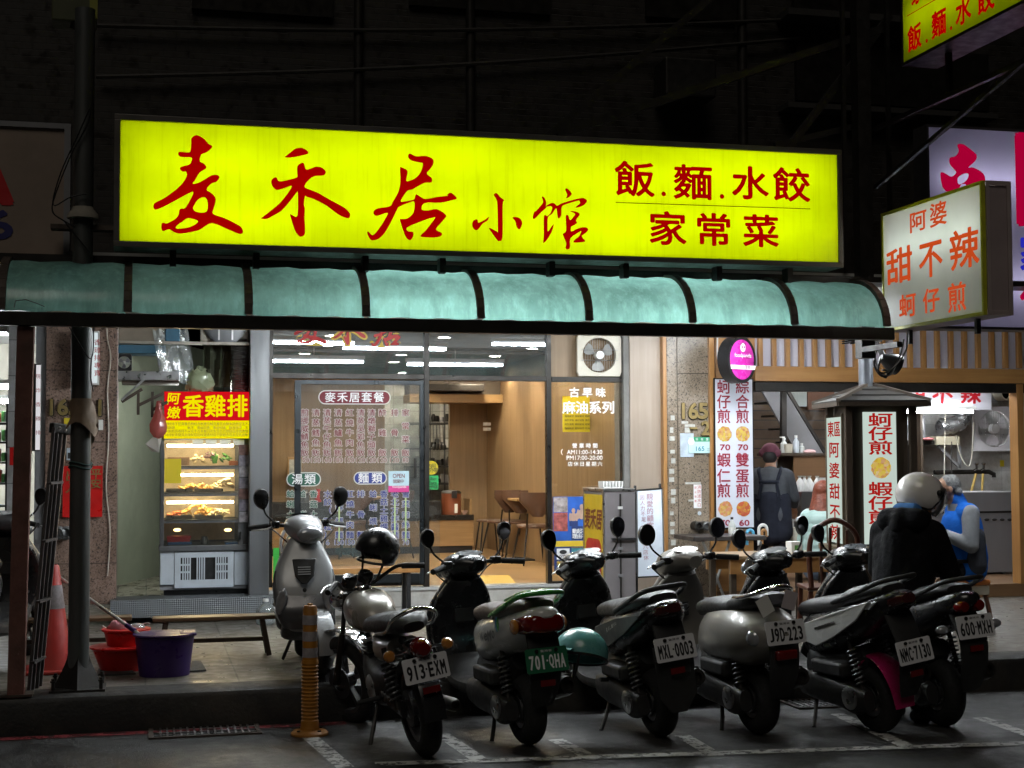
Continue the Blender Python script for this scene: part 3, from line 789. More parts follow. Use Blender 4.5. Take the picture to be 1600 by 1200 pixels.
q = MB(); zz = z0+(z1-z0)*.68; q.tube([(X0+.12, YB+.06, zz), (X0+.12, YA-.06, zz)], .016, 8); child(q, 'tube', emit('hanging_sign_tube', (.95, .98, 1), 85), t)
q = MB()
for ch, x, y, w, h in (('阿', 1434, 346, 27, 34), ('婆', 1466, 335, 27, 40), ('甜', 1405, 416, 40, 58), ('不', 1454, 405, 37, 62), ('辣', 1506, 390, 46, 66), ('蚵', 1418, 478, 26, 38), ('仔', 1455, 470, 26, 40), ('煎', 1495, 465, 29, 48)):
    c = PX(x, y, X0-.003); k = c.y/FPX/.97; sl = -.13
    put(q, ch, c, Vector((0, -1, -.0)), UZ, w*c.y/(x-230), h*k*.95, .02)
lettered('lettering', q, emit('orange_backlit_letter', (.52, .06, .01), 1), t)
q = MB()
for a, b in ((YA-.2, z0-.02), (YB+.25, z0-.02)): q.bar((X0+.1, a, z0), (X0+.1, a, z0-.1), .03)
q.bar((X0+.1, YA-.05, z0-.09), (X0+.1, 10.35, z0-.09), .04); child(q, 'bracket', m_dark, t, False)
q = MB(); q.tube(catmull([tuple(P(x, y, 9.3)) for x, y in ((1418, 521), (1416, 545), (1407, 562), (1395, 575), (1380, 583), (1372, 578), (1376, 560))], 4), .007, 5); child(q, 'cable', m_black, t)

# upper right: yellow lightbox standing out over the street
xb = P(1409, 60, 9.6).x
YN2 = 7.4
zb2 = P(1409, 104, 9.6).z
t, X1 = side_box('projecting_sign', 'yellow lightbox with dark red lettering jutting out high over the street', 1409, 60, 9.6, YN2, zb2+1.1, zb2, .28,
    translucent('yellow_acrylic_small', (.8, .9, .0), (.74, .84, .0), .08, .03, stain=.2), m_dark, m_dark)
for zz in (zb2+.3, zb2+.75):
    q = MB(); q.tube([(X1+.15, YN2+.06, zz), (X1+.15, 9.54, zz)], .016, 8); child(q, 'tube', emit('projecting_tube', (1, 1, .95), 6), t)
q = MB()
for ch, x, y, s in (('飯', 1429, 59, 1), ('麵', 1467, 37, 1), ('水', 1505, 17, 1), ('餃', 1540, -2, 1), ('家', 1434, -14, 1), ('常', 1475, -40, 1)):
    c = PX(x, y, X1-.003); put(q, ch, c, UN, UZ, .165, .17, .03)
for x, y in ((1448, 64), (1486, 44), (1552, 8)):
    c = PX(x, y, X1-.003); q.add([c+Vector((0, math.cos(a*.524)*.014, math.sin(a*.524)*.014)) for a in range(12)], [tuple(range(12))])
lettered('lettering', q, m_redglow, t)
q = MB(); a, b = PX(1417, 26, X1-.003), PX(1470, -5, X1-.003); q.quad(a, b, b+Vector((0, 0, .006)), a+Vector((0, 0, .006))); lettered('rule_line', q, m_redglow, t)
q = MB()
for y in (9.2, 8.2): q.bar((X1+.14, y, zb2), (X1+.14, y, zb2-.3), .035)
q.bar((X1+.14, 8.0, zb2-.3), (X1+.14, 10.3, zb2-.3), .035); q.bar((X1+.14, 8.2, zb2-.28), (X1+.14, 10.3, zb2-.75), .03); child(q, 'bracket', m_dark, t, False)

# white lightbox at the right edge with large red letters
YW = 10.4
a, b, c, d = flatrect(1453, 207, 1760, 512, YW)
t = thing('white_lightbox', 'large white lightbox with red brush letters partly behind the orange lettered sign', 'sign', (a, YW, c))
q = MB(); q.box(a, b, YW, YW+.004, c, d); child(q, 'face', translucent('lilac_acrylic', (.66, .64, .76), (.6, .58, .7), .1, .03), t, False)
q = MB(); q.box(a-.02, a, YW-.01, YW+.2, c-.02, d+.02); q.box(a, b, YW-.01, YW+.2, d, d+.02); q.box(a, b, YW-.01, YW+.2, c-.02, c); q.box(a, b, YW+.19, YW+.2, c, d); child(q, 'casing', mat('casing_dark', (.06, .055, .06), .5, .2), t, False)
for zz in (.22, .75):
    q = MB(); q.tube([(a+.08, YW+.12, c+(d-c)*zz), (b-.05, YW+.12, c+(d-c)*zz)], .016, 8); child(q, 'tube', emit('lilac_tube', (.95, .94, 1), 26), t)
# top of the brush character, traced, then pieces of the next ones
DONG = [off(1450, 200, 3.747, p) for p in ([(172,98),(205,95),(240,118),(285,158),(275,195),(235,232),(268,232),(325,268),(328,320),(245,345),(105,372),(72,270),(95,262),(135,285),(165,262),(150,240),(128,212),(128,175),(160,165),(180,135)],)]
HOLE = [off(1450, 200, 3.747, p) for p in ([(175,292),(210,268),(235,268),(235,290),(215,315),(180,330)],)]
DONG += [[(1498, 296), (1513, 296), (1512, 372), (1499, 372)], [(1494, 316), (1501, 324), (1474, 362), (1466, 356)], [(1514, 316), (1546, 352), (1538, 362), (1508, 326)]]
reparent(traced(DONG+HOLE, 'lettering', emit('crimson_backlit_letter', (.36, .0, .03), 1), YW-.004), t)
q = MB(); putfit(q, '區', P(1640, 282, YW-.004), UX, UZ, 120*pxm(YW), 150*pxm(YW), .03); lettered('lettering', q, MC['crimson_backlit_letter'], t)
q = MB(); putfit(q, '家', P(1622, 396, YW-.004), UX, UZ, 66*pxm(YW), 62*pxm(YW), .03); lettered('lettering', q, emit('blue_backlit_letter', (.02, .02, .4), 1), t)
q = MB(); putfit(q, '傳', P(1622, 468, YW-.004), UX, UZ, 66*pxm(YW), 62*pxm(YW), .03); lettered('lettering', q, MC['crimson_backlit_letter'], t)

# unlit signboard at the left edge
a, b, c, d = flatrect(-160, 196, 100, 396, 10.1)
t = thing('signboard', 'unlit beige signboard at the left edge with parts of red and blue characters', 'sign', (a, 10.1, c))
q = MB(); q.box(a, b, 10.1, 10.2, c, d); child(q, 'board', mat('dull_beige', (.25, .19, .15), .7, 0, .12, 2, grime=.5), t, False)
q = MB(); q.box(a-.03, b+.04, 10.08, 10.22, d, d+.035); q.box(b, b+.04, 10.08, 10.22, c, d); child(q, 'frame', m_grey, t, False)
q = MB(); putfit(q, 'A', P(-30, 265, 10.096), UX, UZ, 84*pxm(10.1), 92*pxm(10.1), .03); lettered('lettering', q, m_redink, t)
q = MB(); putfit(q, '6', P(-2, 351, 10.096), UX, UZ, 36*pxm(10.1), 40*pxm(10.1), .03); lettered('lettering', q, mat('navy_ink', (.02, .02, .12), .6), t)
# small dim traffic lamp on the pole top
a = P(118, 20, 10.2)
t = thing('street_box', 'dim greenish metal box fixed high on the grey steel pole', 'box', (a.x, 10.0, a.z))
q = MB(); q.box(a.x-.14, a.x+.14, 9.98, 10.2, a.z-.12, a.z+.16); child(q, 'housing', mat('green_box', (.05, .055, .02), .5, 0, .2, 4), t, False, .01)
q = MB(); q.box(a.x+.1, a.x+.15, 9.96, 9.978, a.z-.1, a.z+.14); child(q, 'cover_strip', mat('yellow_strip', (.2, .2, .02), .5), t, False)
q = MB(); q.bar((a.x, 10.05, a.z-.12), (pb.x, pb.y, a.z-.2), .05); child(q, 'arm', m_dark, t, False)
# ------------------------------------------------------------------ restaurant: room
xl, xr = P(421, 700, YF).x, P(975, 700, YF).x
YB_ = G(750, 857, zs).y
zc = 2.92
shop = thing('restaurant', 'bright wood panelled restaurant room behind the glass shopfront', 'restaurant', (xl, YF, zs))
m_floor = wood('floor_planks', (.34, .2, .085), (.5, .33, .16), (.1, 1.4, 1), 9, .3)
q = MB(); q.box(xl-.02, xr, YF+.1, YB_+2.3, zs-.02, zs); child(q, 'floor', m_floor, shop, False)
q = MB(); q.box(xl-.02, xr, YF+.1, YB_+2.3, zc, zc+.05); child(q, 'ceiling', mat('grey_ceiling', (.34, .35, .36), .6, 0, .05, 3), shop, False)
q = MB(); q.box(xr, xr+.08, YF+.1, YB_+.1, zs, zc); child(q, 'side_wall', m_wood, shop, False)
q = MB(); q.box(xl-.04, xl-.02, YF+.1, YB_+.1, zs, zc); child(q, 'side_wall', m_wood, shop, False)
xk = P(703, 700, YB_).x
q = MB(); q.box(xk, xr, YB_, YB_+.1, zs, zc); child(q, 'back_wall', m_wood, shop, False)
# kitchen beyond the counter
q = MB(); q.box(xl-.02, xk-.9, YB_+.005, YB_+.1, zs, zc); child(q, 'back_wall', m_wood, shop, False)
q = MB(); q.box(xl-.02, xr, YB_+2.2, YB_+2.3, zs, zc); child(q, 'kitchen_wall', tiles('kitchen_tile', (.55, .55, .52), (.5, .5, .47), (.35, .35, .33), .2, .2, .006, .25), shop, False)
q = rbox(640, 616, 796, 629, YB_-.95, .5); child(q, 'wood_beam', m_woodh, shop, False)
q = rbox(640, 596, 800, 616, YB_-.8, .4); child(q, 'soffit', mat('soffit_dark', (.1, .08, .06), .6), shop, False)
q = rbox(670, 600, 757, 611, YB_-1.1, .3); child(q, 'air_conditioner', m_dark, shop, False, .01)
q = rbox(755, 660, 767, 665, YB_-.41, .01); child(q, 'light_switch', m_white, shop, False); q = rbox(755, 668, 767, 673, YB_-.41, .01); child(q, 'light_switch', m_white, shop, False)
q = MB()
# kitchen shelf, pots and hanging tools
kit = thing('kitchen_shelf', 'steel kitchen shelf with pots and hanging ladles seen through the doorway', 'shelf', tuple(P(680, 740, YB_+1.4)))
for y in (660, 700, 728, 755): child(rbox(640, y, 704, y+2.5, YB_+1.4, .5), 'shelf_board', m_steel, kit, False)
rg = random.Random(5)
for y in (659, 699, 727, 754):
    for k in range(5):
        a = P(668+k*8+rg.uniform(-2, 2), y, YB_+1.55); h = rg.uniform(.05, .13); r = rg.uniform(.03, .055); q = MB()
        q.lathe([(r*.9, 0), (r, h*.5), (r*rg.uniform(.5, 1), h)], (a.x, a.y, a.z+.002), seg=12); child(q, 'pot', rg.choice([m_steel, m_dark, m_white, m_grey]), kit)
for k in range(4):
    a = P(677+k*5, 664, YB_+1.35); q = MB(); q.tube([(a.x, a.y, a.z), (a.x+.01, a.y, a.z-.28)], .006, 6); q.ell((a.x+.012, a.y, a.z-.32), (.035, .015, .05), 8, 6); child(q, 'ladle', m_steel, kit)
for x in (672, 694): child(rbox(x, 520, x+1.5, 850, YB_+1.4, .03), 'upright', m_steel, kit, False)

def downlight(x, y, z, s, lab, m):
    t = thing('downlight', lab, 'lamp', (x, y, z), 0, 'round downlights in the restaurant ceiling')
    q = MB(); q.lathe([(.085, 0), (.085, -.012), (.065, -.012), (.062, -.002)], (x, y, z), seg=20); child(q, 'rim', m_white, t)
    q = MB(); q.lathe([(0.0001, -.004), (.062, -.004)], (x, y, z), seg=20); child(q, 'lamp_disc', m, t)
m_down = emit('downlight_warm', (1, .87, .66), 1500)
for gx in range(3):
    for gy in range(4):
        x = xl+.1+(xr-xl-.5)*(gx+.5)/2.6+(gy % 2)*.12; y = 14.6+gy*1.3
        if x < xr-.15: downlight(x, y, zc, 1, 'round warm downlight set in the grey ceiling of the restaurant', m_down)
a = P(688, 629, YB_-.72); downlight(a.x, a.y, a.z, 1, 'round warm downlight under the wooden beam above the counter', m_down)
for x, y in ((xk-.5, YB_+.9), (xk-.35, YB_+1.5)): downlight(x, y, zc, 1, 'round downlight over the kitchen behind the counter', m_down)

# front: tiled plinth, bronze frames, panes, lettering
fr = thing('shopfront', 'bronze framed glass shopfront with a sliding door, transom lights and printed menus', 'shopfront', (xl, YF, ZP))
q = rbox(421, 921, 985, 958, YF-.02, .14); child(q, 'tiled_step', tiles('white_marble_tile', (.55, .54, .52), (.5, .5, .48), (.2, .2, .19), .6, .3, .004, .18), fr, False)
q = rbox(421, 916.5, 985, 921, YF-.035, .2); child(q, 'sill', mat('sill_stone', (.42, .42, .41), .35, 0, .08, 5), fr, False)
def fbar(x0, y0, x1, y1, Y=YF, d=.08, nm='frame_bar', m=m_frame): return child(rbox(x0, y0, x1, y1, Y, d), nm, m, fr, False, .003)
ZT = 2.95
def vbar(x0, x1, ybot, Y=YF, d=.08, top=None, m=m_frame):
    a, b, c, t = flatrect(x0, 520, x1, ybot, Y); q = MB(); q.box(a, b, Y, Y+d, c, top or ZT); return child(q, 'frame_bar', m, fr, False, .003)
vbar(419, 426, 918); vbar(663, 671, 918, YF-.005); vbar(855, 862, 917, YF-.005); vbar(972, 977, 917)
fbar(426, 583.5, 663, 592, YF+.002); fbar(671, 587, 855, 595, YF+.002); fbar(862, 589, 972, 597, YF+.002)
zt0 = P(640, 584, YF).z
def pane(x0, y0, x1, y1, Y, nm='pane', m=m_glass, top=None):
    a, b, c, t = flatrect(x0, y0, x1, y1, Y); q = MB(); q.box(a, b, Y, Y+.006, c, top or t); return child(q, nm, m, fr, False)
m_trans = glass('transom_glass', (.55, .6, .64), .24, .012, True, dirt=.1)
pane(426, 500, 663, 583.5, YF+.03, 'transom_pane', m_trans, ZT)
pane(671, 500, 855, 587, YF+.03, 'transom_pane', m_trans, ZT)
m_menuglass = glass('menu_glass', (.9, .92, .92), .045, .01, True, dirt=.1)
pane(426, 592, 466, 908, YF+.055, 'fixed_pane', m_glass)
dr = thing('sliding_door', 'bronze framed sliding glass panel printed with the restaurant menu', 'door', (xl+.1, YF+.02, zs))
for r_ in ((460, 594, 470, 912), (656, 594, 663, 912), (470, 594, 656, 601), (470, 898, 656, 912)):
    child(rbox(*r_, YF+.012, .03), 'door_rail', mat('bronze_blue', (.02, .024, .027), .35, .6, .12, 5), dr, False, .002)
a, b, c, t = flatrect(470, 601, 656, 898, YF+.025); q = MB(); q.box(a, b, YF+.025, YF+.031, c, t); child(q, 'pane', m_menuglass, dr, False)
q = rbox(647, 716, 651, 746, YF+.0, .012); child(q, 'pull_handle', m_dark, dr, False, .002)
fbar(426, 908, 663, 917, YF+.044)
pane(862, 597, 972, 908, YF+.03, 'fixed_pane', m_glass); fbar(862, 907, 972, 917, YF+.002)

YL = YF+.018                                  # printed film, on the glass
m_halo = mat('white_film', (.62, .61, .58), .6, 0, .04, 8)
m_menured = mat('menu_red', (.14, .004, .012), .6)
m_menugreen = mat('menu_green', (.01, .085, .05), .6)
m_menublue = mat('menu_blue', (.015, .03, .2), .6)
top = [(476, '煎挪威鯖魚飯', '150'), (493.6, '清蒸鱈魚飯', '150'), (511, '清蒸午仔魚飯', '160'), (528.4, '清蒸鱸魚飯', '180'), (546.4, '紅燒牛肉飯', '150'), (563.6, '清蒸吳郭魚飯', '120'),
       (580.6, '清燉獅子頭飯', '120'), (597.6, '醉雞飯', '120'), (616.6, '排骨飯', '120'), (633.6, '家常菜飯', '80')]
bot = [(454, '蛤蜊土雞湯', '80', 0), (472, '蛤蜊湯', '60', 0), (490, '香菇土雞湯', '80', 0), (512, '水餃（一粒）', '6', 1), (530, '海鮮煨麵', '150', 1), (547, '紅燒牛肉麵', '150', 1), (564, '排骨麵', '120', 1),
       (583, '蛤蜊煨麵', '120', 1), (600, '香菇土雞煨麵', '120', 1), (617, '老北方炸醬麵', '80', 1), (634, '雪菜肉絲麵', '70', 1)]
def menu_col(x, s, price, y0, y1, m, par):
    k = pxm(YL); n = len(s); h, f = MB(), MB()
    for i, ch in enumerate(s):
        y = y0+(y1-y0)*i/(n-1)
        put(h, ch, P(x, y, YL), UX, UZ, 10.6*k, 10.2*k, .06)
        put(f, ch, P(x, y, YL-.003), UX, UZ, 10.2*k, 9.8*k, .014)
    putfit(h, price, P(x, y1+11.5, YL), UX, UZ, 4.6*len(price)*k, 7.5*k, .05)
    putfit(f, price, P(x, y1+11.5, YL-.003), UX, UZ, 4.4*len(price)*k, 7*k, .0)
    ho = child(h, 'letter_outline', m_halo, par, False); child(f, 'menu_lettering', m, par, False)
for x, s, p in top: menu_col(x, s, p, 645, 707.5, m_menured, dr)
for x, s, p, c in bot: menu_col(x, s, p, 772, 836, (m_menugreen, m_menublue)[c], dr)
for (x, y, w, h, col, s, pit, sz) in ((554, 621, 113, 22, m_menured, '麥禾居套餐', 19, 14), (474.5, 749, 54, 22, m_menugreen, '湯類', 20, 14.5), (578.5, 747, 52, 20, m_menublue, '麵類', 21, 14)):
    k = pxm(YL)
    for e, mm, yy, nm in ((0, m_halo, YL, 'label_border'), (1.6, col, YL-.003, 'label')):
        a, b, c, t = flatrect(x-w/2+e, y-h/2+e, x+w/2-e, y+h/2-e, yy); q = MB(); q.add(rounded(a, c, b, t, yy, (t-c)*.49), [tuple(range(28))]); child(q, nm, mm, dr, False)
    q = MB(); line_px(q, s, x-(len(s)-1)*pit/2, y, YL-.006, sz, pit, bold=.012); child(q, 'menu_lettering', m_whiteink, dr, False)
for x in (530, 617, 634):
    q = rbox(x-1.2, 778, x+1.2, 846, YL-.008, .001); child(q, 'strike_tape', mat('pale_green_tape', (.5, .62, .3), .6), dr, False)
# OPEN card hung on the pane
a, b, c, t = flatrect(607, 736, 639, 769, YL-.01)
card = thing('open_card', 'pale blue and pink OPEN card hanging on the glass door', 'card', (a, YL-.01, c), 0)
q = MB(); z_ = c+(t-c)*.3; q.box(a, b, YL-.012, YL-.009, z_, t); child(q, 'card', mat('card_blue', (.45, .62, .68), .6), card, False)
q = MB(); q.box(a, b, YL-.012, YL-.009, c, z_); child(q, 'band', mat('card_pink', (.6, .05, .25), .6), card, False)
q = MB(); putfit(q, 'OPEN', P(623, 743.5, YL-.014), UX, UZ, 18*k, 6*k, .01); line_px(q, '營業中', 617, 752, YL-.014, 5.5, 5.6); child(q, 'lettering', m_menured, card, False)
q = MB(); putfit(q, 'foodpanda', P(624, 761, YL-.014), UX, UZ, 21*k, 4.6*k); child(q, 'lettering', m_whiteink, card, False)
# white lettering on the right hand pane
q = MB()
line_px(q, '古早味', 897.5, 613.5, YL, 14, 20.5, bold=.03)
line_px(q, '麻油系列', 889, 637, YL, 18, 20.5, bold=.025)
line_px(q, '營業時間', 898, 696.5, YL, 7, 10.7, bold=.015)
fit_px(q, 'AM11:00-14:30', 913.5, 706.3, YL, 57, 6.6, .01); fit_px(q, 'PM17:00-20:00', 913.5, 715.2, YL, 58, 6.6, .01)
line_px(q, '店休日星期六', 891, 725, YL, 6.8, 9.3, bold=.015)
line_px(q, '（', 875, 706.5, YL, 8, 5, bold=.02)
child(q, 'window_lettering', m_whiteink, fr, False)
# brush lettering across the transom, half hidden by the awning
for pl, cx0 in ((MAI, 0), (HE, 0), (JU, 0)):
    xf = lambda x, y: (460+(x-240)*.362, 541-(376-y)*.37)
    ho = traced(pl, 'letter_outline', mat('yellow_film', (.5, .36, .05), .6), YL+.002, xf=xf, off=.02); reparent(ho, fr)
    reparent(traced(pl, 'brush_lettering', mat('red_film', (.4, .02, .02), .6), YL-.002, xf=xf, off=.003), fr)
# transom fan
def box_fan(x0, y0, x1, y1, Y, label, body, blade, par=None, back=None):
    a, b, c, t = flatrect(x0, y0, x1, y1, Y); cx, cz = (a+b)/2, (c+t)/2; w = min(b-a, t-c); r = w*.41
    o = thing('exhaust_fan', label, 'fan', (cx, Y, c))
    q = MB(); n = 40; outer = []
    for k in range(n):
        an = 2*math.pi*k/n+.0001; ca, sa = math.cos(an), math.sin(an); s = 1/max(abs(ca)/((b-a)/2), abs(sa)/((t-c)/2))
        outer.append((cx+ca*s, cz+sa*s))
    vs = []
    for y in (Y, Y+.05):
        for k in range(n):
            an = 2*math.pi*k/n+.0001; vs.append((cx+r*math.cos(an), y, cz+r*math.sin(an)))
        for k in range(n): vs.append((outer[k][0], y, outer[k][1]))
    fs = []
    for k in range(n):
        l = (k+1) % n
        fs += [(k, l, n+l, n+k), (2*n+k, 3*n+k, 3*n+l, 2*n+l), (k, 2*n+k, 2*n+l, l), (n+k, n+l, 3*n+l, 3*n+k)]
    q.add(vs, fs); child(q, 'housing', body, o, False, .004)
    q = MB(); q.lathe([(.001, -.03), (r*.24, -.025), (r*.28, .02), (r*.28, .05)], (cx, Y+.0, cz), 'Y', 20); child(q, 'hub', m_white, o)
    for bk in range(3):
        an = bk*2.094+.5; q = MB(); rows = []
        for i in range(5):
            rr = r*(.25+.65*i/4); ws = (.35+.35*math.sin(i/4*2.6))
            rows.append([(cx+rr*math.cos(an+ws*(j/4-.5)*1.4), Y+.045-.03*(j/4-.5), cz+rr*math.sin(an+ws*(j/4-.5)*1.4)) for j in range(5)])
        q.sheet(rows); child(q, 'blade', blade, o)
    q = MB()
    for i in range(1, 14):
        x = cx-r+2*r*i/14; h = math.sqrt(max(0, r*r-(x-cx)**2)); q.tube([(x, Y-.012, cz-h), (x, Y-.012, cz+h)], .0018, 4)
    for s in (-.3, .3): q.tube([(cx-r*1.1, Y-.015, cz+r*s), (cx+r*1.1, Y-.015, cz+r*s)], .003, 4)
    child(q, 'guard', m_alu, o)
    return o
box_fan(902, 522, 971, 588, YF+.0, 'cream exhaust fan set in the transom above the right hand window', m_cream, mat('fan_blade_grey', (.45, .45, .44), .3, 0, .1, 4, grime=.2))
q = rbox(862, 520, 902, 589, YF+.03, .02); a, b, c, t = flatrect(862, 500, 972, 589, YF+.06); q = MB(); q.box(a, b, YF+.12, YF+.14, c, ZT); child(q, 'wood_backing', m_wood, fr, False)
# green plastic panel at the bottom left of the glass
q = rbox(427, 856, 436, 916, YF-.03, .01); child(q, 'green_panel', mat('bright_green', (.04, .4, .05), .5), fr, False)

# ------------------------------------------------------------------ restaurant: furniture
m_clear0 = mat('jar_plastic', (.4, .42, .4), .3, 0, .1, 6)
Yc = 16.3
ct = thing('counter', 'oak fronted counter with black stone top and dark plinth in the restaurant', 'counter', tuple(G(700, 865, zs)))
Yc = G(700, 864, zs).y
a, b, c, t = flatrect(560, 784, 740, 865, Yc); a = xl
zl = P(700, 813, Yc).z; zh = P(700, 783, Yc).z
q = MB(); q.box(a, b, Yc, Yc+.5, zs+.09, zl); child(q, 'front', m_woodh, ct, False, .003)
q = MB(); q.box(a, b-.01, Yc+.03, Yc+.5, zs, zs+.09); child(q, 'plinth', m_black, ct, False)
q = MB(); q.box(a, b, Yc-.02, Yc+.5, zl, zl+.07); child(q, 'top', mat('black_stone', (.015, .014, .013), .2), ct, False, .003)
xs_ = P(690, 800, Yc).x
q = MB(); q.box(a, xs_, Yc+.05, Yc+.5, zl+.07, zh); child(q, 'raised_shelf', m_black, ct, False, .003)
q = MB(); q.box(b-.03, b, Yc+.1, Yc+.5, zl+.07, zh+.02); child(q, 'end_board', m_woodh, ct, False)
# cloth strips, a picture and jars seen through the menu glass
for k, x in enumerate((524, 533, 543, 552)):
    q = rbox(x-4, 700, x+4, 742+(k % 2)*8, Yc+.9, .006); tag(q.build('hanging_cloth', mat('pink_stripe_cloth', (.4, .1, .12) if k % 2 else (.45, .12, .15), .9, 0, .4, 30, stretch=(8, 1, .3)), None, False), 'pink striped cloth strips hanging behind the menu glass', 'cloth', 'pink striped cloth strips behind the menu glass')
o = thing('wall_picture', 'framed pale picture standing behind the left edge of the menu glass', 'picture', tuple(P(462, 745, Yc+.6))); child(rbox(449, 714, 474, 756, Yc+.6, .02), 'frame', m_woodh, o, False, .004); child(rbox(452, 718, 471, 752, Yc+.597, .002), 'print', mat('pale_print', (.4, .42, .4), .5, 0, .6, 9), o, False)
rg = random.Random(14)
for k in range(9):
    a_ = P(480+k*19+rg.uniform(-4, 4), 790, Yc+.3); r_ = rg.uniform(.035, .06); h_ = rg.uniform(.08, .2); q = MB(); q.lathe([(r_, 0), (r_*1.05, h_*.7), (r_*.7, h_*.85), (r_*.7, h_), (.001, h_)], (a_.x, a_.y, zh), seg=14); tag(q.build('counter_jar', rg.choice([m_clear0, m_steel, m_cream, m_redink]), None), 'jars and cups standing along the counter behind the menu glass', 'jar', 'jars on the counter behind the menu glass')
# soup warmer on the counter
a = P(705, 802, Yc+.2); hz = (P(705, 764, Yc).z-P(705, 800, Yc).z); zt1 = zl+.07
sp = thing('soup_warmer', 'wood grained round soup warmer with a steel lid on the counter', 'warmer', (a.x, Yc+.2, zt1))
q = MB(); q.lathe([(.13, 0), (.13, hz*.9), (.125, hz*.92)], (a.x, Yc+.2, zt1), seg=28); child(q, 'body', wood('red_wood', (.16, .045, .02), (.26, .08, .035), (1, 1, .08), 16, .35), sp)
q = MB(); q.lathe([(.135, hz*.92), (.135, hz*.96), (.11, hz*1.04), (.001, hz*1.07)], (a.x, Yc+.2, zt1), seg=28); child(q, 'lid', m_steel, sp)
q = MB(); q.box(a.x-.02, a.x+.05, Yc+.05, Yc+.075, zt1+hz*.72, zt1+hz*1.04); child(q, 'catch', m_black, sp, False, .004)
q = MB(); q.box(a.x+.02, a.x+.06, Yc+.068, Yc+.072, zt1+.02, zt1+.14); child(q, 'label_sticker', m_paper, sp, False)
a = P(726, 800, Yc+.1); q = MB(); q.lathe([(.02, 0), (.035, .03), (.045, .05), (.04, .048), (.02, .01)], (a.x, a.y, zt1), seg=18); tag(child(q, 'soup_bowl', mat('bowl_pink', (.5, .32, .26), .3), None), 'small pinkish bowl on the counter beside the soup warmer', 'bowl')
# round yellow and green stickers on the inside of the door
stk = thing('door_sticker', 'yellow round sticker above a green delivery sticker on the door pane edge', 'sticker', tuple(P(678, 740, YF+.3)))
a = P(674, 731, YF+.3); q = MB(); q.add([(a.x+.068*math.cos(k*.2618), a.y, a.z+.068*math.sin(k*.2618)) for k in range(24)], [tuple(range(24))]); child(q, 'disc', m_yellowpaper, stk, False)
q = MB(); line_px(q, '內用', 671, 728, YF+.296, 7, 7); line_px(q, '外帶', 674, 735, YF+.296, 7, 7); child(q, 'lettering', m_ink, stk, False)
q = rbox(667, 743, 685, 765, YF+.3, .002); child(q, 'card', mat('delivery_green', (.03, .4, .1), .6), stk, False)
q = MB(); fit_px(q, 'Uber', 676, 748, YF+.296, 12, 5); fit_px(q, 'Eats', 676, 754.5, YF+.296, 12, 5); line_px(q, '合作店', 670, 761, YF+.296, 5, 5.6); child(q, 'lettering', m_ink, stk, False)
a, b = P(666, 722, YF+.305), P(687, 766, YF+.305); q = MB(); q.box(a.x-.35, b.x, YF+.303, YF+.309, zs, 2.3); child(q, 'pane', m_glass, stk, False)

m_leather = mat('brown_leather', (.085, .045, .028), .42, 0, .2, 12, bump=.1)
def chair(px, py, rz, label):
    p = G(px, py, zs); t = thing('dining_chair', label, 'chair', p, rz, 'brown leather chairs in the restaurant')
    def pt(mb, nm, m, sm=True, bv=0): o = mb.build(nm, m, t, sm, bv); return o
    q = MB(); q.lathe([(.001, .47), (.19, .47), (.205, .45), (.2, .425), (.001, .42)], seg=24); pt(q, 'seat', m_leather)
    rows = []
    for i in range(7):
        z = .56+.28*i/6; w = .06+.17*min(1, (i/6)*1.5)
        rows.append([(w*math.sin(s*1.25)*1.05, -.19+.07*(1-math.cos(s*1.25))+.02*(1-i/6), z) for s in [k/6-1 for k in range(13)]])
    rows2 = [[(x*1.02, y-.025, z) for x, y, z in r] for r in rows]
    q = MB(); q.sheet(rows); n0 = len(q.v); q.sheet(rows2); nr, nc = 7, 13
    bd = [k for k in range(nc)]+[i*nc+nc-1 for i in range(1, nr)]+[(nr-1)*nc+k for k in range(nc-2, -1, -1)]+[i*nc for i in range(nr-2, 0, -1)]
    for k in range(len(bd)): q.f.append([bd[k], bd[(k+1) % len(bd)], bd[(k+1) % len(bd)]+n0, bd[k]+n0]); q.mi.append(0)
    pt(q, 'backrest', m_leather)
    for sx, sy in ((-1, -1), (1, -1), (1, 1), (-1, 1)):
        q = MB(); q.tube([(sx*.13, sy*.13, .43), (sx*.2, sy*.2, 0)], [.013, .009], 8); pt(q, 'leg', m_dark)
    for sx in (-1, 1):
        q = MB(); q.tube([(sx*.14, -.15, .43), (sx*.15, -.2, .6)], .01, 8); pt(q, 'back_post', m_dark)
    return t
def table(px, py, label):
    p = G(px, py, zs); t = thing('dining_table', label, 'table', p, 0, 'small tables in the restaurant')
    q = MB(); q.box(-.36, .36, -.36, .36, .72, .75); q.build('tabletop', m_woodh, t, False, .006)
    q = MB(); q.tube([(0, 0, .02), (0, 0, .72)], .035, 14); q.build('pedestal', m_black, t)
    q = MB(); q.box(-.25, .25, -.25, .25, 0, .02); q.build('base', m_black, t, False, .006)
table(842, 874, 'oak topped pedestal table right of the doorway among leather chairs')
table(806, 857, 'oak topped pedestal table by the back wall behind the leather chairs')
chair(834, 882, R(6), 'brown leather chair nearest the door frame, its back to the street')
chair(786, 870, R(22), 'brown leather chair left of the pedestal table, turned sideways')
chair(812, 872, R(-8), 'brown leather chair partly hidden behind the nearest leather chair')
for px, rz, lb in ((520, 15, 'brown leather chair behind the menu glass, leftmost'), (556, -10, 'brown leather chair behind the menu glass under the blue menu label'), (612, 20, 'brown leather chair behind the menu glass near the door')): chair(px, 872, R(rz), lb)
table(580, 868, 'oak topped pedestal table behind the menu glass')
p = G(764, 868, zs); t = thing('round_stool', 'low round stool with four legs in front of the standing fan', 'stool', p)
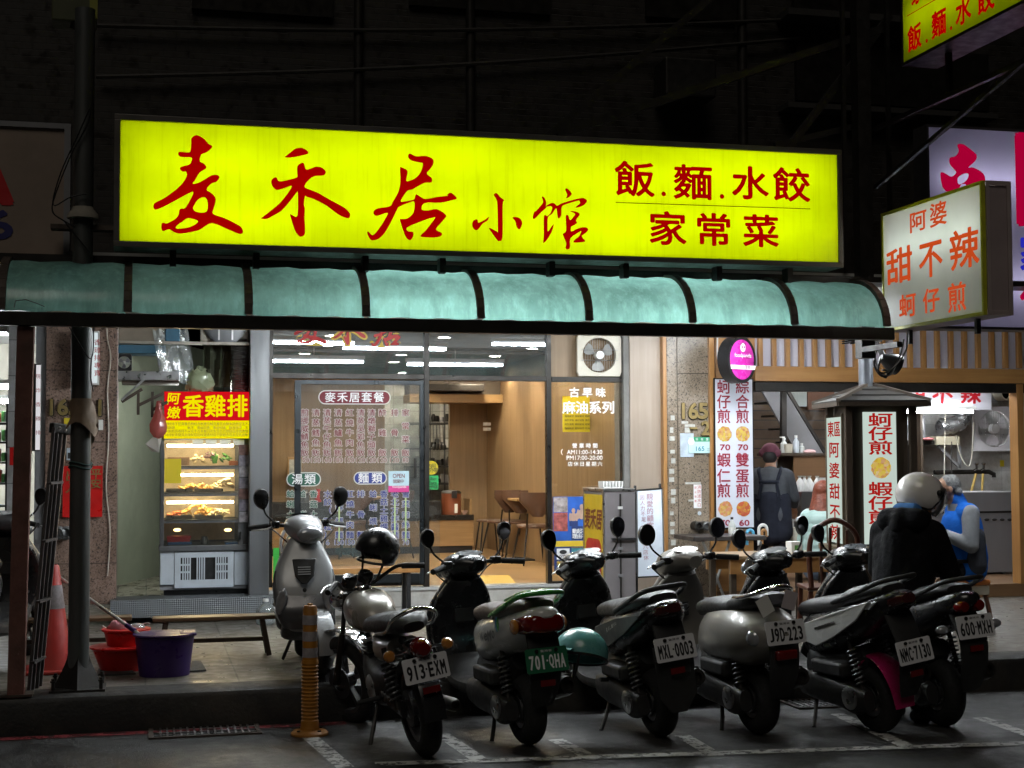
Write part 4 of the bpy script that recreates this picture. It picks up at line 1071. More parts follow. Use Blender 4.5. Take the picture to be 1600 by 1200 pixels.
q = MB(); q.lathe([(.001, .46), (.15, .46), (.16, .445), (.15, .43), (.001, .43)], seg=22); q.build('seat', m_leather, t)
for sx, sy in ((-1, -1), (1, -1), (1, 1), (-1, 1)):
    q = MB(); q.tube([(sx*.1, sy*.1, .43), (sx*.15, sy*.15, 0)], .01, 8); q.build('leg', m_dark, t)
# standing fan and low cabinet
p = G(757, 855, zs); t = thing('standing_fan', 'round grey standing fan on the low cabinet beside the counter', 'fan', p)
q = MB(); q.box(-.26, .26, -.2, .25, 0, .62); q.build('cabinet', m_darkwood, t, False, .005); q = MB(); q.box(-.28, .28, -.22, .26, .62, .64); q.build('top', m_grey, t, False)
q = MB(); c = (0.05, -.02, 1.0); q.lathe([(.055, -.09), (.06, -.02), (.05, .05)], c, 'Y', 18); q.build('hub', m_grey, t)
q = MB()
for rr, yy in ((.08, -.085), (.15, -.075), (.22, -.05), (.25, 0), (.22, .05)): q.tube([(c[0]+rr*math.cos(k*.262), c[1]+yy, c[2]+rr*math.sin(k*.262)) for k in range(24)], .004, 5, True)
for k in range(20): q.tube([(c[0]+.06*math.cos(k*.314), c[1]-.088, c[2]+.06*math.sin(k*.314)), (c[0]+.25*math.cos(k*.314), c[1], c[2]+.25*math.sin(k*.314))], .002, 4)
q.build('guard', m_dark, t)
for k in range(3):
    a = k*2.09; q = MB(); q.sheet([[(c[0]+r_*math.cos(a+w), c[1]+.03*w, c[2]+r_*math.sin(a+w)) for w in (-.5, -.2, .2, .5)] for r_ in (.05, .12, .19, .22)]); q.build('blade', mat('smoke_blade', (.2, .17, .14), .3), t)
q = MB(); q.tube([(c[0], c[1]+.06, c[2]), (c[0], .06, .8), (0.05, .05, .64)], .018, 8); q.build('stem', m_grey, t)
# white cabinet with things on it
a, b, c, t_ = flatrect(801, 727, 837, 857, 18.6)
t = thing('white_cabinet', 'tall yellowed white refrigerator against the wood wall with a jug on top', 'refrigerator', (a, 18.6, zs))
q = MB(); q.box(a, b, 18.6, 19.1, zs, t_); child(q, 'body', mat('yellowed_white', (.55, .5, .34), .4, 0, .05, 3, grime=.1), t, False, .015)
q = MB(); zz = zs+(t_-zs)*.62; q.box(a+.01, b-.01, 18.59, 18.6, zz, zz+.008); child(q, 'door_gap', m_dark, t, False)
q = MB(); q.box(a+.02, a+.06, 18.57, 18.6, zz+.05, zz+.35); child(q, 'pink_note', mat('pink_note', (.5, .3, .28), .6), t, False)
for x, y, w in ((823, 740, 8), (828, 758, 6)): q = rbox(x-w/2, y-w/2, x+w/2, y+w/2, 18.59, .004); child(q, 'magnet', m_cream, t, False)
a = P(823, 726, 18.8)
jg = thing('water_jug', 'cream water dispenser jug standing on the white cabinet', 'jug', (a.x, 18.8, t_))
q = MB(); q.lathe([(.05, 0), (.055, .08), (.06, .1), (.06, .16), (.04, .18), (.001, .19)], (a.x, 18.8, t_), seg=18); child(q, 'body', m_cream, jg)
q = MB(); q.tube([(a.x-.05, 18.8, t_+.06), (a.x-.1, 18.8, t_+.05), (a.x-.1, 18.8, t_+.01)], .008, 6); child(q, 'spout', m_cream, jg)
q = MB(); q.box(a.x-.01, a.x+.03, 18.95, 19.0, t_+.02, t_+.33); tag(child(q, 'red_scroll', mat('scroll_red', (.4, .05, .04), .6), None, False), 'narrow red and white strip standing against the wall above the refrigerator', 'scroll')
# yellow floor mat at the door
pts = [G(x, y, zs+.004) for x, y in ((684, 901), (770, 917.5), (812, 917.5), (795, 899))]; q = MB(); q.prism(pts, (0, 0, .004)); tag(child(q, 'door_mat', mat('yellow_mat', (.5, .34, .07), .8, 0, .1, 30), None, False), 'yellow floor mat lying inside the doorway', 'mat')
# yellow poster on the wall behind the right window
a, b, c, t_ = flatrect(879, 619, 929, 675, 15.0)
ps = thing('wall_poster', 'yellow price poster hanging behind the white window lettering', 'poster', (a, 15, c))
q = MB(); q.box(a, b, 15, 15.004, c, t_); child(q, 'sheet', m_yellowpaper, ps, False)
for i in range(3):
    q = MB()
    for j in range(5): line_px(q, random.choice(['麵線雞湯', '麻油腰花', '麻油雞腿', '豬肝湯麵']), 884+i*16, 644+j*6.3, 14.996, 3.2, 3.6)
    child(q, 'lettering', m_ink, ps, False)
q = MB(); q.tube([tuple(P(962, y, 14.3)) for y in (640, 800)], .018, 8); tag(child(q, 'hanging_rod', m_alu, None), 'thin grey metal rod standing behind the right hand window', 'rod')

# posters taped low on the right hand pane
def poster(x0, y0, x1, y1, name, label, base, Y=YF-.012):
    a, b, c, t = flatrect(x0, y0, x1, y1, Y); o = thing(name, label, 'poster', (a, Y, c)); q = MB(); q.box(a, b, Y, Y+.003, c, t); child(q, 'sheet', base, o, False); return o
def patch(o, x0, y0, x1, y1, m, Y=YF-.016, nm='printed_panel'): child(rbox(x0, y0, x1, y1, Y, .002), nm, m, o, False)
m_pblue = mat('poster_blue', (.02, .1, .42), .5, 0, .4, 5); m_pcy = mat('poster_cyan', (.05, .3, .6), .5, 0, .3, 8); m_py = mat('poster_yellow', (.65, .45, .03), .5)
m_photo = mat('photo_print', (.3, .26, .25), .5, 0, .9, 16); m_skin_p = mat('print_skin', (.5, .33, .25), .5, 0, .2, 9); m_navy = mat('poster_navy', (.02, .04, .15), .5)
g = poster(864, 776, 917, 855, 'gym_poster', 'blue gym poster with two athletes taped low on the right hand window', m_pblue)
patch(g, 865, 777, 887, 800, m_photo); patch(g, 865, 801, 887, 830, mat('photo_print_red', (.32, .08, .07), .5, 0, .9, 18)); patch(g, 865, 845, 917, 854, m_py)
q = MB(); Y = YF-.018
for (x, y, s) in ((896, 798, 1), (909, 792, 1.15)):
    k = pxm(Y)
    for dx, dy, rx, rz in ((0, 0, 3, 4), (0, 10, 5.5, 7), (-5, 10, 1.8, 7), (5, 10, 1.8, 7)):
        c = P(x+dx*s, y+dy*s, Y); q.add([(c.x+rx*s*k*math.cos(a*.5236), Y-.0003*dx, c.z+rz*s*k*math.sin(a*.5236)) for a in range(12)], [tuple(range(12))])
child(q, 'athletes_print', m_skin_p, g, False)
patch(g, 890, 814, 903, 822, m_navy, YF-.02); patch(g, 893, 822, 916, 843, m_navy, YF-.0175)
q = MB(); line_px(q, '動起不', 898, 830, YF-.021, 7, 7.4, bold=.02); line_px(q, '理由不', 898, 838, YF-.021, 7, 7.4, bold=.02); child(q, 'lettering', m_whiteink, g, False)
g = poster(866, 855, 893, 893, 'gym_card', 'navy gym card with a white emblem panel below the gym poster', m_navy)
patch(g, 870, 857, 890, 874, m_whiteink); q = MB(); fit_px(q, 'GYM', 880, 869, YF-.02, 12, 4, .02); k = pxm(YF); c = P(880, 862.5, YF-.02); q.add([c+Vector((6*k*math.cos(a*.524), 0, 3.4*k*math.sin(a*.524))) for a in range(12)], [tuple(range(12))]); child(q, 'emblem', m_ink, g, False)
q = MB(); line_px(q, '光復店', 873, 880, YF-.02, 6.5, 7, bold=.02); child(q, 'lettering', m_py, g, False); q = MB(); fit_px(q, '8771-3888', 880, 887, YF-.02, 20, 4.5, .02); child(q, 'lettering', m_whiteink, g, False)
g = poster(893, 856, 917, 876, 'leaflet', 'teal leaflet at the right of the navy gym card', mat('poster_teal', (.05, .2, .24), .5, 0, .7, 12))
# pot of greens beside it
# ------------------------------------------------------------------ fried chicken stall in the nook left of the restaurant
zn = P(290, 938, 13.8).z
nx0, nx1 = P(183, 700, 13.8).x, P(392, 700, 13.8).x
st = thing('stall_nook', 'pale green recess of the fried chicken stall beside the pink granite pillar', 'alcove', (nx0, YF, zn))
m_mint = mat('pale_green_wall', (.42, .47, .36), .7, 0, .06, 2.5, grime=.35)
g0, g1 = G(183, 915, zn), G(262, 896, zn)
dv = (g1-g0); g2 = g0+dv*3.2
g3 = g0-dv*.5; nn = Vector((-dv.y, dv.x, 0)).normalized()*.08
q = MB(); q.prism([g3, g2, g2+nn, g3+nn], (0, 0, 2.6)); child(q, 'plaster_wall', m_mint, st, False)
q = MB(); q.box(nx0-.3, g3.x-.01, 14.25, g3.y+.1, zn, 3.0); child(q, 'corner_wall', m_mint, st, False)
q = MB(); q.box(nx0-.3, nx1+.1, g2.y+.1, g2.y+.2, zn, 3.0); child(q, 'back_wall', m_mint, st, False)
q = MB(); q.box(nx0, nx1, 13.8, g2.y+.1, zn-.02, zn); child(q, 'floor', tiles('nook_tile', (.42, .4, .33), (.38, .36, .3), (.2, .19, .16), .4, .4, .006, .3, 'XY'), st, False)
q = MB(); q.box(nx1, nx1+.06, 13.9, g2.y+.1, zn, 3.0); child(q, 'side_wall', m_grey, st, False)
# chequer plate step
def checker():
    m, nt, N, L, o = newmat('chequer_plate'); b = N.new('ShaderNodeBsdfPrincipled'); L.new(b.outputs[0], o.inputs[0])
    b.inputs['Base Color'].default_value = (.17, .18, .19, 1); b.inputs['Metallic'].default_value = .7; b.inputs['Roughness'].default_value = .45
    bp = N.new('ShaderNodeBump'); bp.inputs['Strength'].default_value = .5; bp.inputs['Distance'].default_value = .006
    tc = N.new('ShaderNodeTexCoord'); sx = N.new('ShaderNodeSeparateXYZ'); L.new(tc.outputs['Object'], sx.inputs[0])
    def mth(op, a, b2=None):
        n = N.new('ShaderNodeMath'); n.operation = op
        for i, v in enumerate((a, b2)):
            if v is None: continue
            if isinstance(v, (int, float)): n.inputs[i].default_value = v
            else: L.new(v, n.inputs[i])
        return n.outputs[0]
    u = mth('ADD', sx.outputs[0], sx.outputs[2]); v = mth('SUBTRACT', sx.outputs[0], sx.outputs[2])
    h = mth('MULTIPLY', mth('SINE', mth('MULTIPLY', u, 170)), mth('SINE', mth('MULTIPLY', v, 170)))
    L.new(h, bp.inputs['Height']); L.new(bp.outputs[0], b.inputs['Normal']); return m
m_check = checker()
q = rbox(172, 936, 428, 963, 13.6, .25); child(q, 'chequer_step', m_check, st, False, .004)
q = MB(); a, b, c, t = flatrect(172, 936, 428, 963, 13.6); q.box(a, b, 13.6, 14.0, t+.001, t+.004); child(q, 'chequer_tread', m_check, st, False)
# display fridge
FY = 13.95
a, b, c, t = flatrect(250, 686, 391, 925, FY)
fg = thing('display_fridge', 'glass fronted steel display fridge lit warm inside with trays of fried food', 'fridge', (a, FY, c))
zg0 = P(320, 852, FY).z; D = .6; xg1 = P(374, 750, FY).x; e = .035
q = MB(); q.box(a, b, FY+D-.02, FY+D, zg0, t); child(q, 'back', m_steel, fg, False)
q = MB(); q.box(a, a+.02, FY+.02, FY+D-.02, zg0, t); q2 = MB(); q2.box(xg1+.03, b, FY+.02, FY+D-.02, zg0, t); child(q, 'side', m_steel, fg, False); child(q2, 'side', m_steel, fg, False)
q = MB(); q.box(a, a+e, FY, FY+.02, zg0, t); child(q, 'post', m_steel, fg, False, .003)
q = MB(); q.box(xg1-.01, xg1+.03, FY, FY+.02, zg0, t); child(q, 'post', m_steel, fg, False, .003)
q = MB(); q.box(a, b, FY-.01, FY+D, t, t+.05); child(q, 'top', m_steel, fg, False, .003)
m_fw = mat('fridge_inside', (.62, .52, .36), .4, 0, .15, 12)
ysh = (728, 770, 812, 852)
q = MB(); q.box(a+e, xg1-.01, FY+D-.03, FY+D-.02, zg0+.02, t); child(q, 'liner', m_fw, fg, False)
m_tray = mat('tray_steel', (.25, .24, .22), .35, 1, .1, 8)
lamps = (692, 738, 781)
for i, y in enumerate(ysh):
    z = P(320, y, FY).z; q = MB(); q.box(a+.021, xg1+.029, FY+.01, FY+D-.03, z-.012, z); child(q, 'shelf', m_steel, fg, False)
    if i < 3:
        q = MB(); q.box(a+e, xg1-.01, FY+.002, FY+.02, z-.03, z-.013); child(q, 'shelf_edge', m_steel, fg, False)
        zz = P(320, lamps[i]+4, FY).z; q = MB(); q.tube([(a+.06, FY+.1, zz), (xg1-.05, FY+.1, zz)], .011, 8); child(q, 'lamp_tube', emit('fridge_tube', (1, .8, .5), 75), fg)
for x, y in ((277, 828), (356, 828)):
    c_ = P(x, y, FY+.25); q = MB(); q.ell(c_, (.035, .02, .016), 12, 8); child(q, 'lamp_tube', emit('fridge_bulb', (1, .72, .3), 5), fg)
q = MB(); q.box(a+e, xg1-.01, FY+.006, FY+.01, zg0, t); child(q, 'glass_door', glass('fridge_glass', (.98, .96, .9), .02, .01, True, dirt=.05), fg, False)
q = MB(); q.tube([(xg1+.01, FY-.02, zg0+.05), (xg1+.01, FY-.02, zg0+.12)], .008, 6); child(q, 'handle', m_chrome, fg)
q = rbox(248, 852, 392, 861, FY-.02, .3); child(q, 'ledge', m_steel, fg, False, .004)
q = rbox(250, 861, 391, 921, FY+.03, .5); child(q, 'base', m_grey, fg, False, .004)
m_bw = mat('pale_blue_white', (.52, .57, .62), .45, 0, .06, 6, grime=.25)
q = rbox(250, 861, 272, 914, FY+.005, .02); child(q, 'base_panel', m_bw, fg, False, .006); q = rbox(366, 861, 389, 914, FY+.005, .02); child(q, 'base_panel', m_bw, fg, False, .006)
# slatted basket panel
u0, u1, v0, v1 = flatrect(273, 862, 365, 918, FY)
vent = MB(); nx = 20; zz = [v0, v0+(v1-v0)*.22, v0+(v1-v0)*.84, v1]
vent.box(u0, u1, FY, FY+.012, v0, zz[1]); vent.box(u0, u1, FY, FY+.012, zz[2], v1)
xa_, xb_ = u0+(u1-u0)*.1, u0+(u1-u0)*.9
vent.box(u0, xa_, FY, FY+.012, zz[1], zz[2]); vent.box(xb_, u1, FY, FY+.012, zz[1], zz[2])
for k in range(1, nx):
    x = xa_+(xb_-xa_)*k/nx
    if k in (5, 6) or 11 <= k <= 14: continue
    vent.box(x-.006, x+.006, FY+.001, FY+.011, zz[1], zz[2])
for f_ in (.35, .68): zc_ = zz[1]+(zz[2]-zz[1])*f_; vent.box(xa_, xa_+(xb_-xa_)*.2, FY+.0015, FY+.0105, zc_-.008, zc_+.008); vent.box(xb_-(xb_-xa_)*.24, xb_, FY+.0015, FY+.0105, zc_-.008, zc_+.008)
child(vent, 'slatted_panel', m_bw, fg, False)
q = MB(); q.box(xa_, xb_, FY+.025, FY+.028, zz[1], zz[2]); child(q, 'dark_opening', mat('vent_black', (.01, .01, .01), .9), fg, False)
q = rbox(256, 921, 388, 930, FY+.08, .4); child(q, 'plinth', m_black, fg, False)
# price cards down the right side and along the top
for i, y in enumerate((703, 720, 737, 755, 772, 790, 808)):
    x = 384+random.uniform(-1, 1); o = rbox(x-10, y-8.3, x+10, y+8, FY-.003-.0005*i, .0012)
    cdm = mat(['card_brown', 'card_lilac', 'card_pale', 'card_grey'][i % 4], [(.22, .12, .1), (.3, .28, .34), (.45, .43, .46), (.28, .26, .3)][i % 4], .6, 0, .7, 22)
    pc = child(o, 'price_card', cdm, fg, False); child(rbox(x-7, y+1, x+8, y+6.5, FY-.007, .001), 'white_strip', m_paper, pc, False)
    q = MB(); line_px(q, random.choice(['雞排', '薯條', '甜不辣', '百頁']), x-4, y+3.8, FY-.0085, 4, 4.6); child(q, 'lettering', m_ink, pc, False)
for i, x in enumerate((309, 330, 352, 373)):
    pc = child(rbox(x-8.5, 687, x+8.5, 695, FY-.02, .002), 'price_card', m_paper, fg, False)
    q = MB(); line_px(q, ['雞心', '豆干', '米血', '四季'][i], x-3, 691, FY-.0225, 5, 5.4); child(q, 'lettering', m_ink, pc, False)
o = rbox(257, 717, 283, 755, FY-.006, .002); yn = child(o, 'yellow_note', m_yellowpaper, fg, False)
q = MB()
for j, s in enumerate(('今日', '香品中', '限七元', '特價')): line_px(q, s, 262, 723+j*9, FY-.0085, 6, 7)
child(q, 'lettering', m_ink, yn, False)
# food
def heap(x0, x1, y, Yd, m, n, r, seed, label, cat, hmul=1.0):
    rg = random.Random(seed); a, b = P(x0, y, Yd), P(x1, y, Yd); q = MB()
    for k in range(n):
        f = rg.random(); h = max(0, 1-abs(f-.5)*1.6)*hmul
        c = Vector((a.x+(b.x-a.x)*f, Yd+rg.uniform(-.02, .12), a.z+r*.5+rg.random()*h*.1))
        r2 = r*1.7; q.ell(c, (r2*rg.uniform(.7, 1.7), r*rg.uniform(.5, 1), r*rg.uniform(.4, .9)), 8, 6, Matrix.Rotation(rg.uniform(-.8, .8), 3, 'Y') @ Matrix.Rotation(rg.uniform(0, 3), 3, 'Z'))
    o = q.build('fried_food', m, None); return tag(o, label, cat)
m_gold = mat('golden_batter', (.62, .34, .1), .6, 0, .5, 30, bump=.5); m_pale = mat('pale_slices', (.6, .5, .3), .6, 0, .3, 30); m_green = mat('leaf_green', (.06, .2, .04), .5, 0, .5, 20); m_org = mat('orange_sausage', (.5, .15, .04), .4, 0, .3, 20); m_purp = mat('shallot_purple', (.2, .13, .14), .5, 0, .6, 30)
def trayed(x0, x1, y, lab):
    a, b = P(x0, y, FY+.07), P(x1, y, FY+.07); z = a.z; q = MB()
    q.box(a.x, b.x, FY+.07, FY+.3, z, z+.006); q.box(a.x, b.x, FY+.066, FY+.07, z, z+.03); q.box(a.x, b.x, FY+.3, FY+.304, z, z+.03)
    tag(q.build('food_tray', m_tray, None, False), lab, 'tray', 'steel trays in the display fridge')
zsh = {i: P(320, y, FY).z for i, y in enumerate(ysh)}
for x0, x1, y, lab in ((260, 301, 769, 'steel tray on the middle fridge shelf, left'), (305, 349, 769, 'steel tray on the middle fridge shelf, right'), (260, 301, 811, 'steel tray on the third fridge shelf, left'), (305, 349, 811, 'steel tray on the third fridge shelf, right')): trayed(x0, x1, y, lab)
heap(301, 320, 724, FY+.12, m_pale, 14, .02, 1, 'heap of pale sliced food on the top fridge shelf', 'food')
heap(322, 336, 722, FY+.14, m_purp, 10, .025, 2, 'purple vegetables on the top fridge shelf', 'food')
q = MB(); rg = random.Random(9)
for k in range(9):
    c = P(336+rg.uniform(-3, 4), 724, FY+.14); q.tube([(c.x, c.y, c.z), (c.x+rg.uniform(-.03, .03), c.y, c.z+.06), (c.x+rg.uniform(-.07, .07), c.y, c.z+rg.uniform(.08, .12))], [.009, .008, .002], 6)
tag(q.build('green_beans', m_green, None), 'standing bunch of green vegetables on the top fridge shelf', 'vegetables')
heap(346, 358, 722, FY+.14, m_green, 8, .018, 4, 'flat green leaves at the right of the top fridge shelf', 'vegetables')
q = rbox(358, 720, 372, 727, FY+.08, .08); tag(q.build('orange_box', m_org, None, False, .003), 'small orange box at the right end of the top fridge shelf', 'box')
q = rbox(262, 714, 296, 727, FY+.1, .1); tag(q.build('food_carton', mat('carton_tan', (.4, .26, .16), .6, 0, .3, 12), None, False, .003), 'tan carton behind the yellow note on the top fridge shelf', 'carton')
heap(284, 330, 765, FY+.12, m_gold, 22, .02, 5, 'low heap of golden fried pieces on the middle fridge shelf', 'food', .5)
heap(338, 366, 764, FY+.12, m_pale, 22, .022, 6, 'pile of pale noodles on the middle fridge shelf', 'food')
heap(262, 292, 807, FY+.12, m_org, 16, .018, 7, 'orange sausages on the third fridge shelf', 'food', .4)
heap(288, 328, 804, FY+.14, m_gold, 30, .02, 8, 'tall heap of golden fritters on the third fridge shelf', 'food', 1.3)
heap(326, 360, 806, FY+.12, m_pale, 18, .02, 10, 'pale fritters at the right of the third fridge shelf', 'food', .6)
a = P(262, 851, FY+.08); b = P(297, 851, FY+.08)
q = MB(); q.prism([(a.x, a.y, a.z), (b.x-.01, a.y, a.z), (b.x+.01, a.y, a.z+.075), (a.x-.01, a.y, a.z+.075)], (0, .2, 0)); tag(q.build('red_tub', m_red, None, False, .004), 'red plastic tub on the bottom fridge shelf', 'tub')
for x0, x1, lb in ((262, 300, 'blue tray under the red tub in the fridge'), (352, 372, 'blue tray at the right of the bottom fridge shelf')):
    q = rbox(x0, 847, x1, 851, FY+.05, .2); tag(q.build('blue_tray', mat('blue_plastic', (.05, .17, .45), .4), None, False, .003), lb, 'tray')
a = P(319, 851, FY+.12); q = MB(); q.lathe([(.03, 0), (.036, .05), (.03, .06), (.03, .075), (.001, .08)], tuple(a), seg=16); tag(q.build('small_pot', m_steel, None), 'small steel pot on the bottom fridge shelf', 'pot')
# stall signboard
SYb = FY-.06
a, b, c, t = flatrect(256.5, 612, 391.5, 685, SYb)
sb = thing('stall_sign', 'bright red and yellow fried chicken signboard on top of the display fridge', 'sign', (a, SYb, c))
zm = P(320, 657, SYb).z
m_sr = emit('sign_red_lit', (.72, .006, .012), .85); m_sy = emit('sign_yellow_lit', (.95, .82, .0), .95)
q = MB(); q.box(a, b, SYb, SYb+.05, zm, t); child(q, 'red_panel', m_sr, sb, False)
q = MB(); q.box(a, b, SYb, SYb+.05, c, zm-.0005); child(q, 'yellow_panel', m_sy, sb, False)
q = MB(); line_px(q, '香雞排', 302, 635, SYb-.003, 26, 34.5, bold=.022, h=30); k = pxm(SYb)
for ch, x, y in (('阿', 271, 623), ('嫩', 271.5, 645)): put(q, ch, P(x, y, SYb-.003), UX, UZ, 16*k, 16*k, .02, .12)
child(q, 'lettering', m_sy, sb, False)
q = MB(); rg = random.Random(12)
chs = '雞排鹽酥甜不辣四季豆香菇米血魷魚花枝丸薯條豆干百頁玉米青椒杏鮑菇銀絲卷'
for row, y in enumerate((662.5, 668.5, 674, 679.5)):
    for i in range(26):
        if row in (1,) and (i < 7 and i > 2 or i % 5 == 4): continue
        put(q, rg.choice(chs), P(260.5+i*5, y, SYb-.003), UX, UZ, 4.1*k, 4.4*k)
child(q, 'price_lettering', mat('sign_brown_ink', (.25, .12, .01), .6), sb, False)
# red plastic bag hanging at the left of the sign
c = P(248, 665, 13.85)
bg_ = thing('plastic_bag', 'pink red plastic bag with a white bag below hanging left of the red signboard', 'bag', tuple(c))
q = MB(); q.lathe([(.012, .22), (.02, .14), (.045, .07), (.07, .0), (.065, -.06), (.03, -.1), (.001, -.11)], tuple(c), seg=14)
rg = random.Random(2); q.v = [(x+rg.uniform(-.014, .014), y, z+rg.uniform(-.012, .012)) for x, y, z in q.v]; child(q, 'red_bag', translucent('red_bag_film', (.6, .16, .14), None, .6, .12), bg_)
q = MB(); a = P(243, 690, 13.86); q.add([(a.x+.02, a.y, a.z+.08), (a.x+.06, a.y+.03, a.z+.06), (a.x+.03, a.y, a.z-.1), (a.x-.09, a.y+.01, a.z-.02), (a.x-.03, a.y+.03, a.z-.09)], [(0, 1, 2), (0, 2, 3), (2, 4, 3), (1, 2, 4)]); child(q, 'white_bag', translucent('white_bag_film', (.65, .62, .58), None, .5, .1), bg_)
# overhead: air conditioner, shelf, fan, duct, sheeting
ac = thing('air_conditioner', 'old beige and blue window air conditioner on a steel bracket above the stall', 'air conditioner', tuple(P(225, 530, 13.9)))
q = rbox(184, 495, 258, 533, 13.9, .5); child(q, 'body', mat('beige_metal', (.3, .25, .19), .6, .2, .15, 4, grime=.4), ac, False, .008)
q = rbox(258.5, 495, 281, 533, 13.88, .5); child(q, 'side_panel', mat('blue_metal', (.05, .16, .25), .5, .3, .2, 4, grime=.3), ac, False, .006)
q = rbox(184, 539, 259, 552, 13.92, .4); child(q, 'drip_tray', MC['blue_metal'], ac, False, .004)
q = rbox(184, 533.5, 390, 538, 13.87, .06); child(q, 'bracket_rail', mat('slotted_rail', (.36, .33, .28), .5, .5, .1, 6, grime=.3), ac, False, .002)
q = MB()
for i in range(6): a = P(205+i*4, 503+1.2*i, 13.86); q.tube([(a.x, a.y, a.z+.05), (a.x, a.y, a.z-.01)], .03-.001*i, 12)
child(q, 'coil_duct', m_alu, ac)
hv = thing('vent_cowl', 'dented round steel vent cowl on a pale frame above the signboard', 'vent', tuple(P(352, 512, 13.95)))
q = rbox(313, 495, 389, 534, 13.98, .05); child(q, 'frame', MC['slotted_rail'], hv, False, .01)
c = P(352, 505, 13.95); q = MB(); q.lathe([(.2, .02), (.2, -.02), (.17, -.03), (.001, -.012)], tuple(c), 'Y', 32); child(q, 'cowl', m_steel, hv)
for x in (341, 362): q = rbox(x, 500, x+2.5, 531, 13.91, .01); child(q, 'bar', m_alu, hv, False)
sf = thing('wall_shelf', 'grey shelf on timber brackets under the air conditioner, above the stall wall', 'shelf', tuple(P(230, 585, 13.9)))
q = rbox(184, 580, 281, 594, 13.85, .45); child(q, 'board', m_alu, sf, False, .004)
q = rbox(190, 594, 280, 599, 13.9, .4); child(q, 'timber', m_darkwood, sf, False)
for x0, y0, x1, y1 in ((190, 628, 222, 608), (217, 633, 256, 614), (239, 640, 262, 628)):
    q = MB(); q.bar(P(x0, y0, 13.9), P(x1, y1, 13.9), .028); child(q, 'bracket_arm', m_darkwood, sf, False)
for x, y0, y1 in ((216, 610, 648), (238, 612, 652)):
    q = rbox(x-2.2, y0, x+2.2, y1, 13.91, .03); child(q, 'bracket_leg', m_darkwood, sf, False)
q = MB(); q.bar(P(226, 592, 13.84), P(190, 625, 13.84), .02); child(q, 'strut', m_alu, sf, False)
box_fan(182, 553, 206, 579, 13.84, 'small black cooling fan standing on the shelf over the stall', m_black, mat('fan_lilac', (.3, .28, .4), .4))
q = MB(); rows = []
rg = random.Random(21)
for i in range(12):
    f = i/11; rows.append([tuple(P(238+f*55+k*1.5, 515+k*9+(18*f if k > 6 else 0)+rg.uniform(-2, 2), 13.86+.1*f+rg.uniform(-.02, .02))) for k in range(9)])
q.sheet(rows); tag(q.build('plastic_sheet', glass('clear_film', (.9, .93, .9), .1, .18, True, dirt=.5), None, True, 0), 'clear plastic sheet draped from the air conditioner over the shelf', 'sheet')
q = MB(); c = P(312, 594, 13.95); rg = random.Random(4); q.ell(tuple(c), (.12, .08, .11), 18, 12); q.v = [(x*1+rg.uniform(-.03, .03), y, z-abs(x-c.x)*.35+rg.uniform(-.03, .03)) for x, y, z in q.v]; tag(q.build('crumpled_bag', translucent('greenish_film', (.42, .48, .3), None, .6, .1), None), 'crumpled greenish plastic bag behind the top of the signboard', 'bag')
q = MB(); rows = []
for i in range(14): rows.append([tuple(P(318+i*3.4, 535+k*14, 14.2+.05*math.sin(i*1.3+k*.4))) for k in range(6)])
q.sheet(rows); tag(q.build('dark_cloth', mat('dark_green_cloth', (.05, .06, .035), .9, 0, .3, 6), None), 'dark green cloth hanging behind the signboard under the vent', 'cloth')
q = MB(); a, b = P(376, 530, 14.05), P(376, 615, 14.05); n = 60
q.lathe([(.085+(.007 if k % 2 else 0), b.z-.2+(a.z-b.z+.2)*k/n) for k in range(n+1)], (a.x, a.y, 0), seg=20); tag(q.build('flexible_duct', mat('duct_grey', (.16, .16, .155), .4, .8, .1, 5), None, True, 0, 60), 'grey flexible duct running up behind the right end of the signboard', 'duct')
# lit stickers and boards on the granite pillar
a, b, c, t = flatrect(112, 517, 155, 601, 13.6)
lb = thing('lit_sign_box', 'white lit sign box on the pink granite pillar behind the steel pole', 'sign', (a, 13.6, c))
q = MB(); q.box(a, b, 13.6, 13.72, c, t); child(q, 'casing', m_white, lb, False, .004)
q = MB(); q.box(a+.015, b-.015, 13.595, 13.599, c+.015, t-.015); child(q, 'face', emit('pale_sign_lit', (.72, .8, .82), .9), lb, False)
q = MB(); line_px(q, '香雞排專賣', 152, 535, 13.592, 8, 12, True); child(q, 'lettering', m_redink, lb, False)
a, b, c, t = flatrect(25, 568, 31, 705, 12.5)
lb = thing('edge_sign', 'slim vertical white lit sign with red lettering behind the iron post', 'sign', (a, 12.5, c))
a2, b2, _, _ = flatrect(56, 568, 63, 705, 12.5)
q = MB(); q.box(a, b2, 12.5, 12.6, c, t); child(q, 'casing', m_dark, lb, False)
q = MB(); q.box(a2, b2, 12.494, 12.499, c+.01, t-.01); child(q, 'face', emit('slim_sign_lit', (.75, .72, .75), .9), lb, False)
q = MB(); q.box(a, a+.015, 12.494, 12.499, c+.01, t-.01); child(q, 'face_edge', MC['slim_sign_lit'], lb, False)
q = MB(); line_px(q, '現炸香雞排', 59.5, 588, 12.491, 6, 22, True); child(q, 'lettering', m_redink, lb, False)
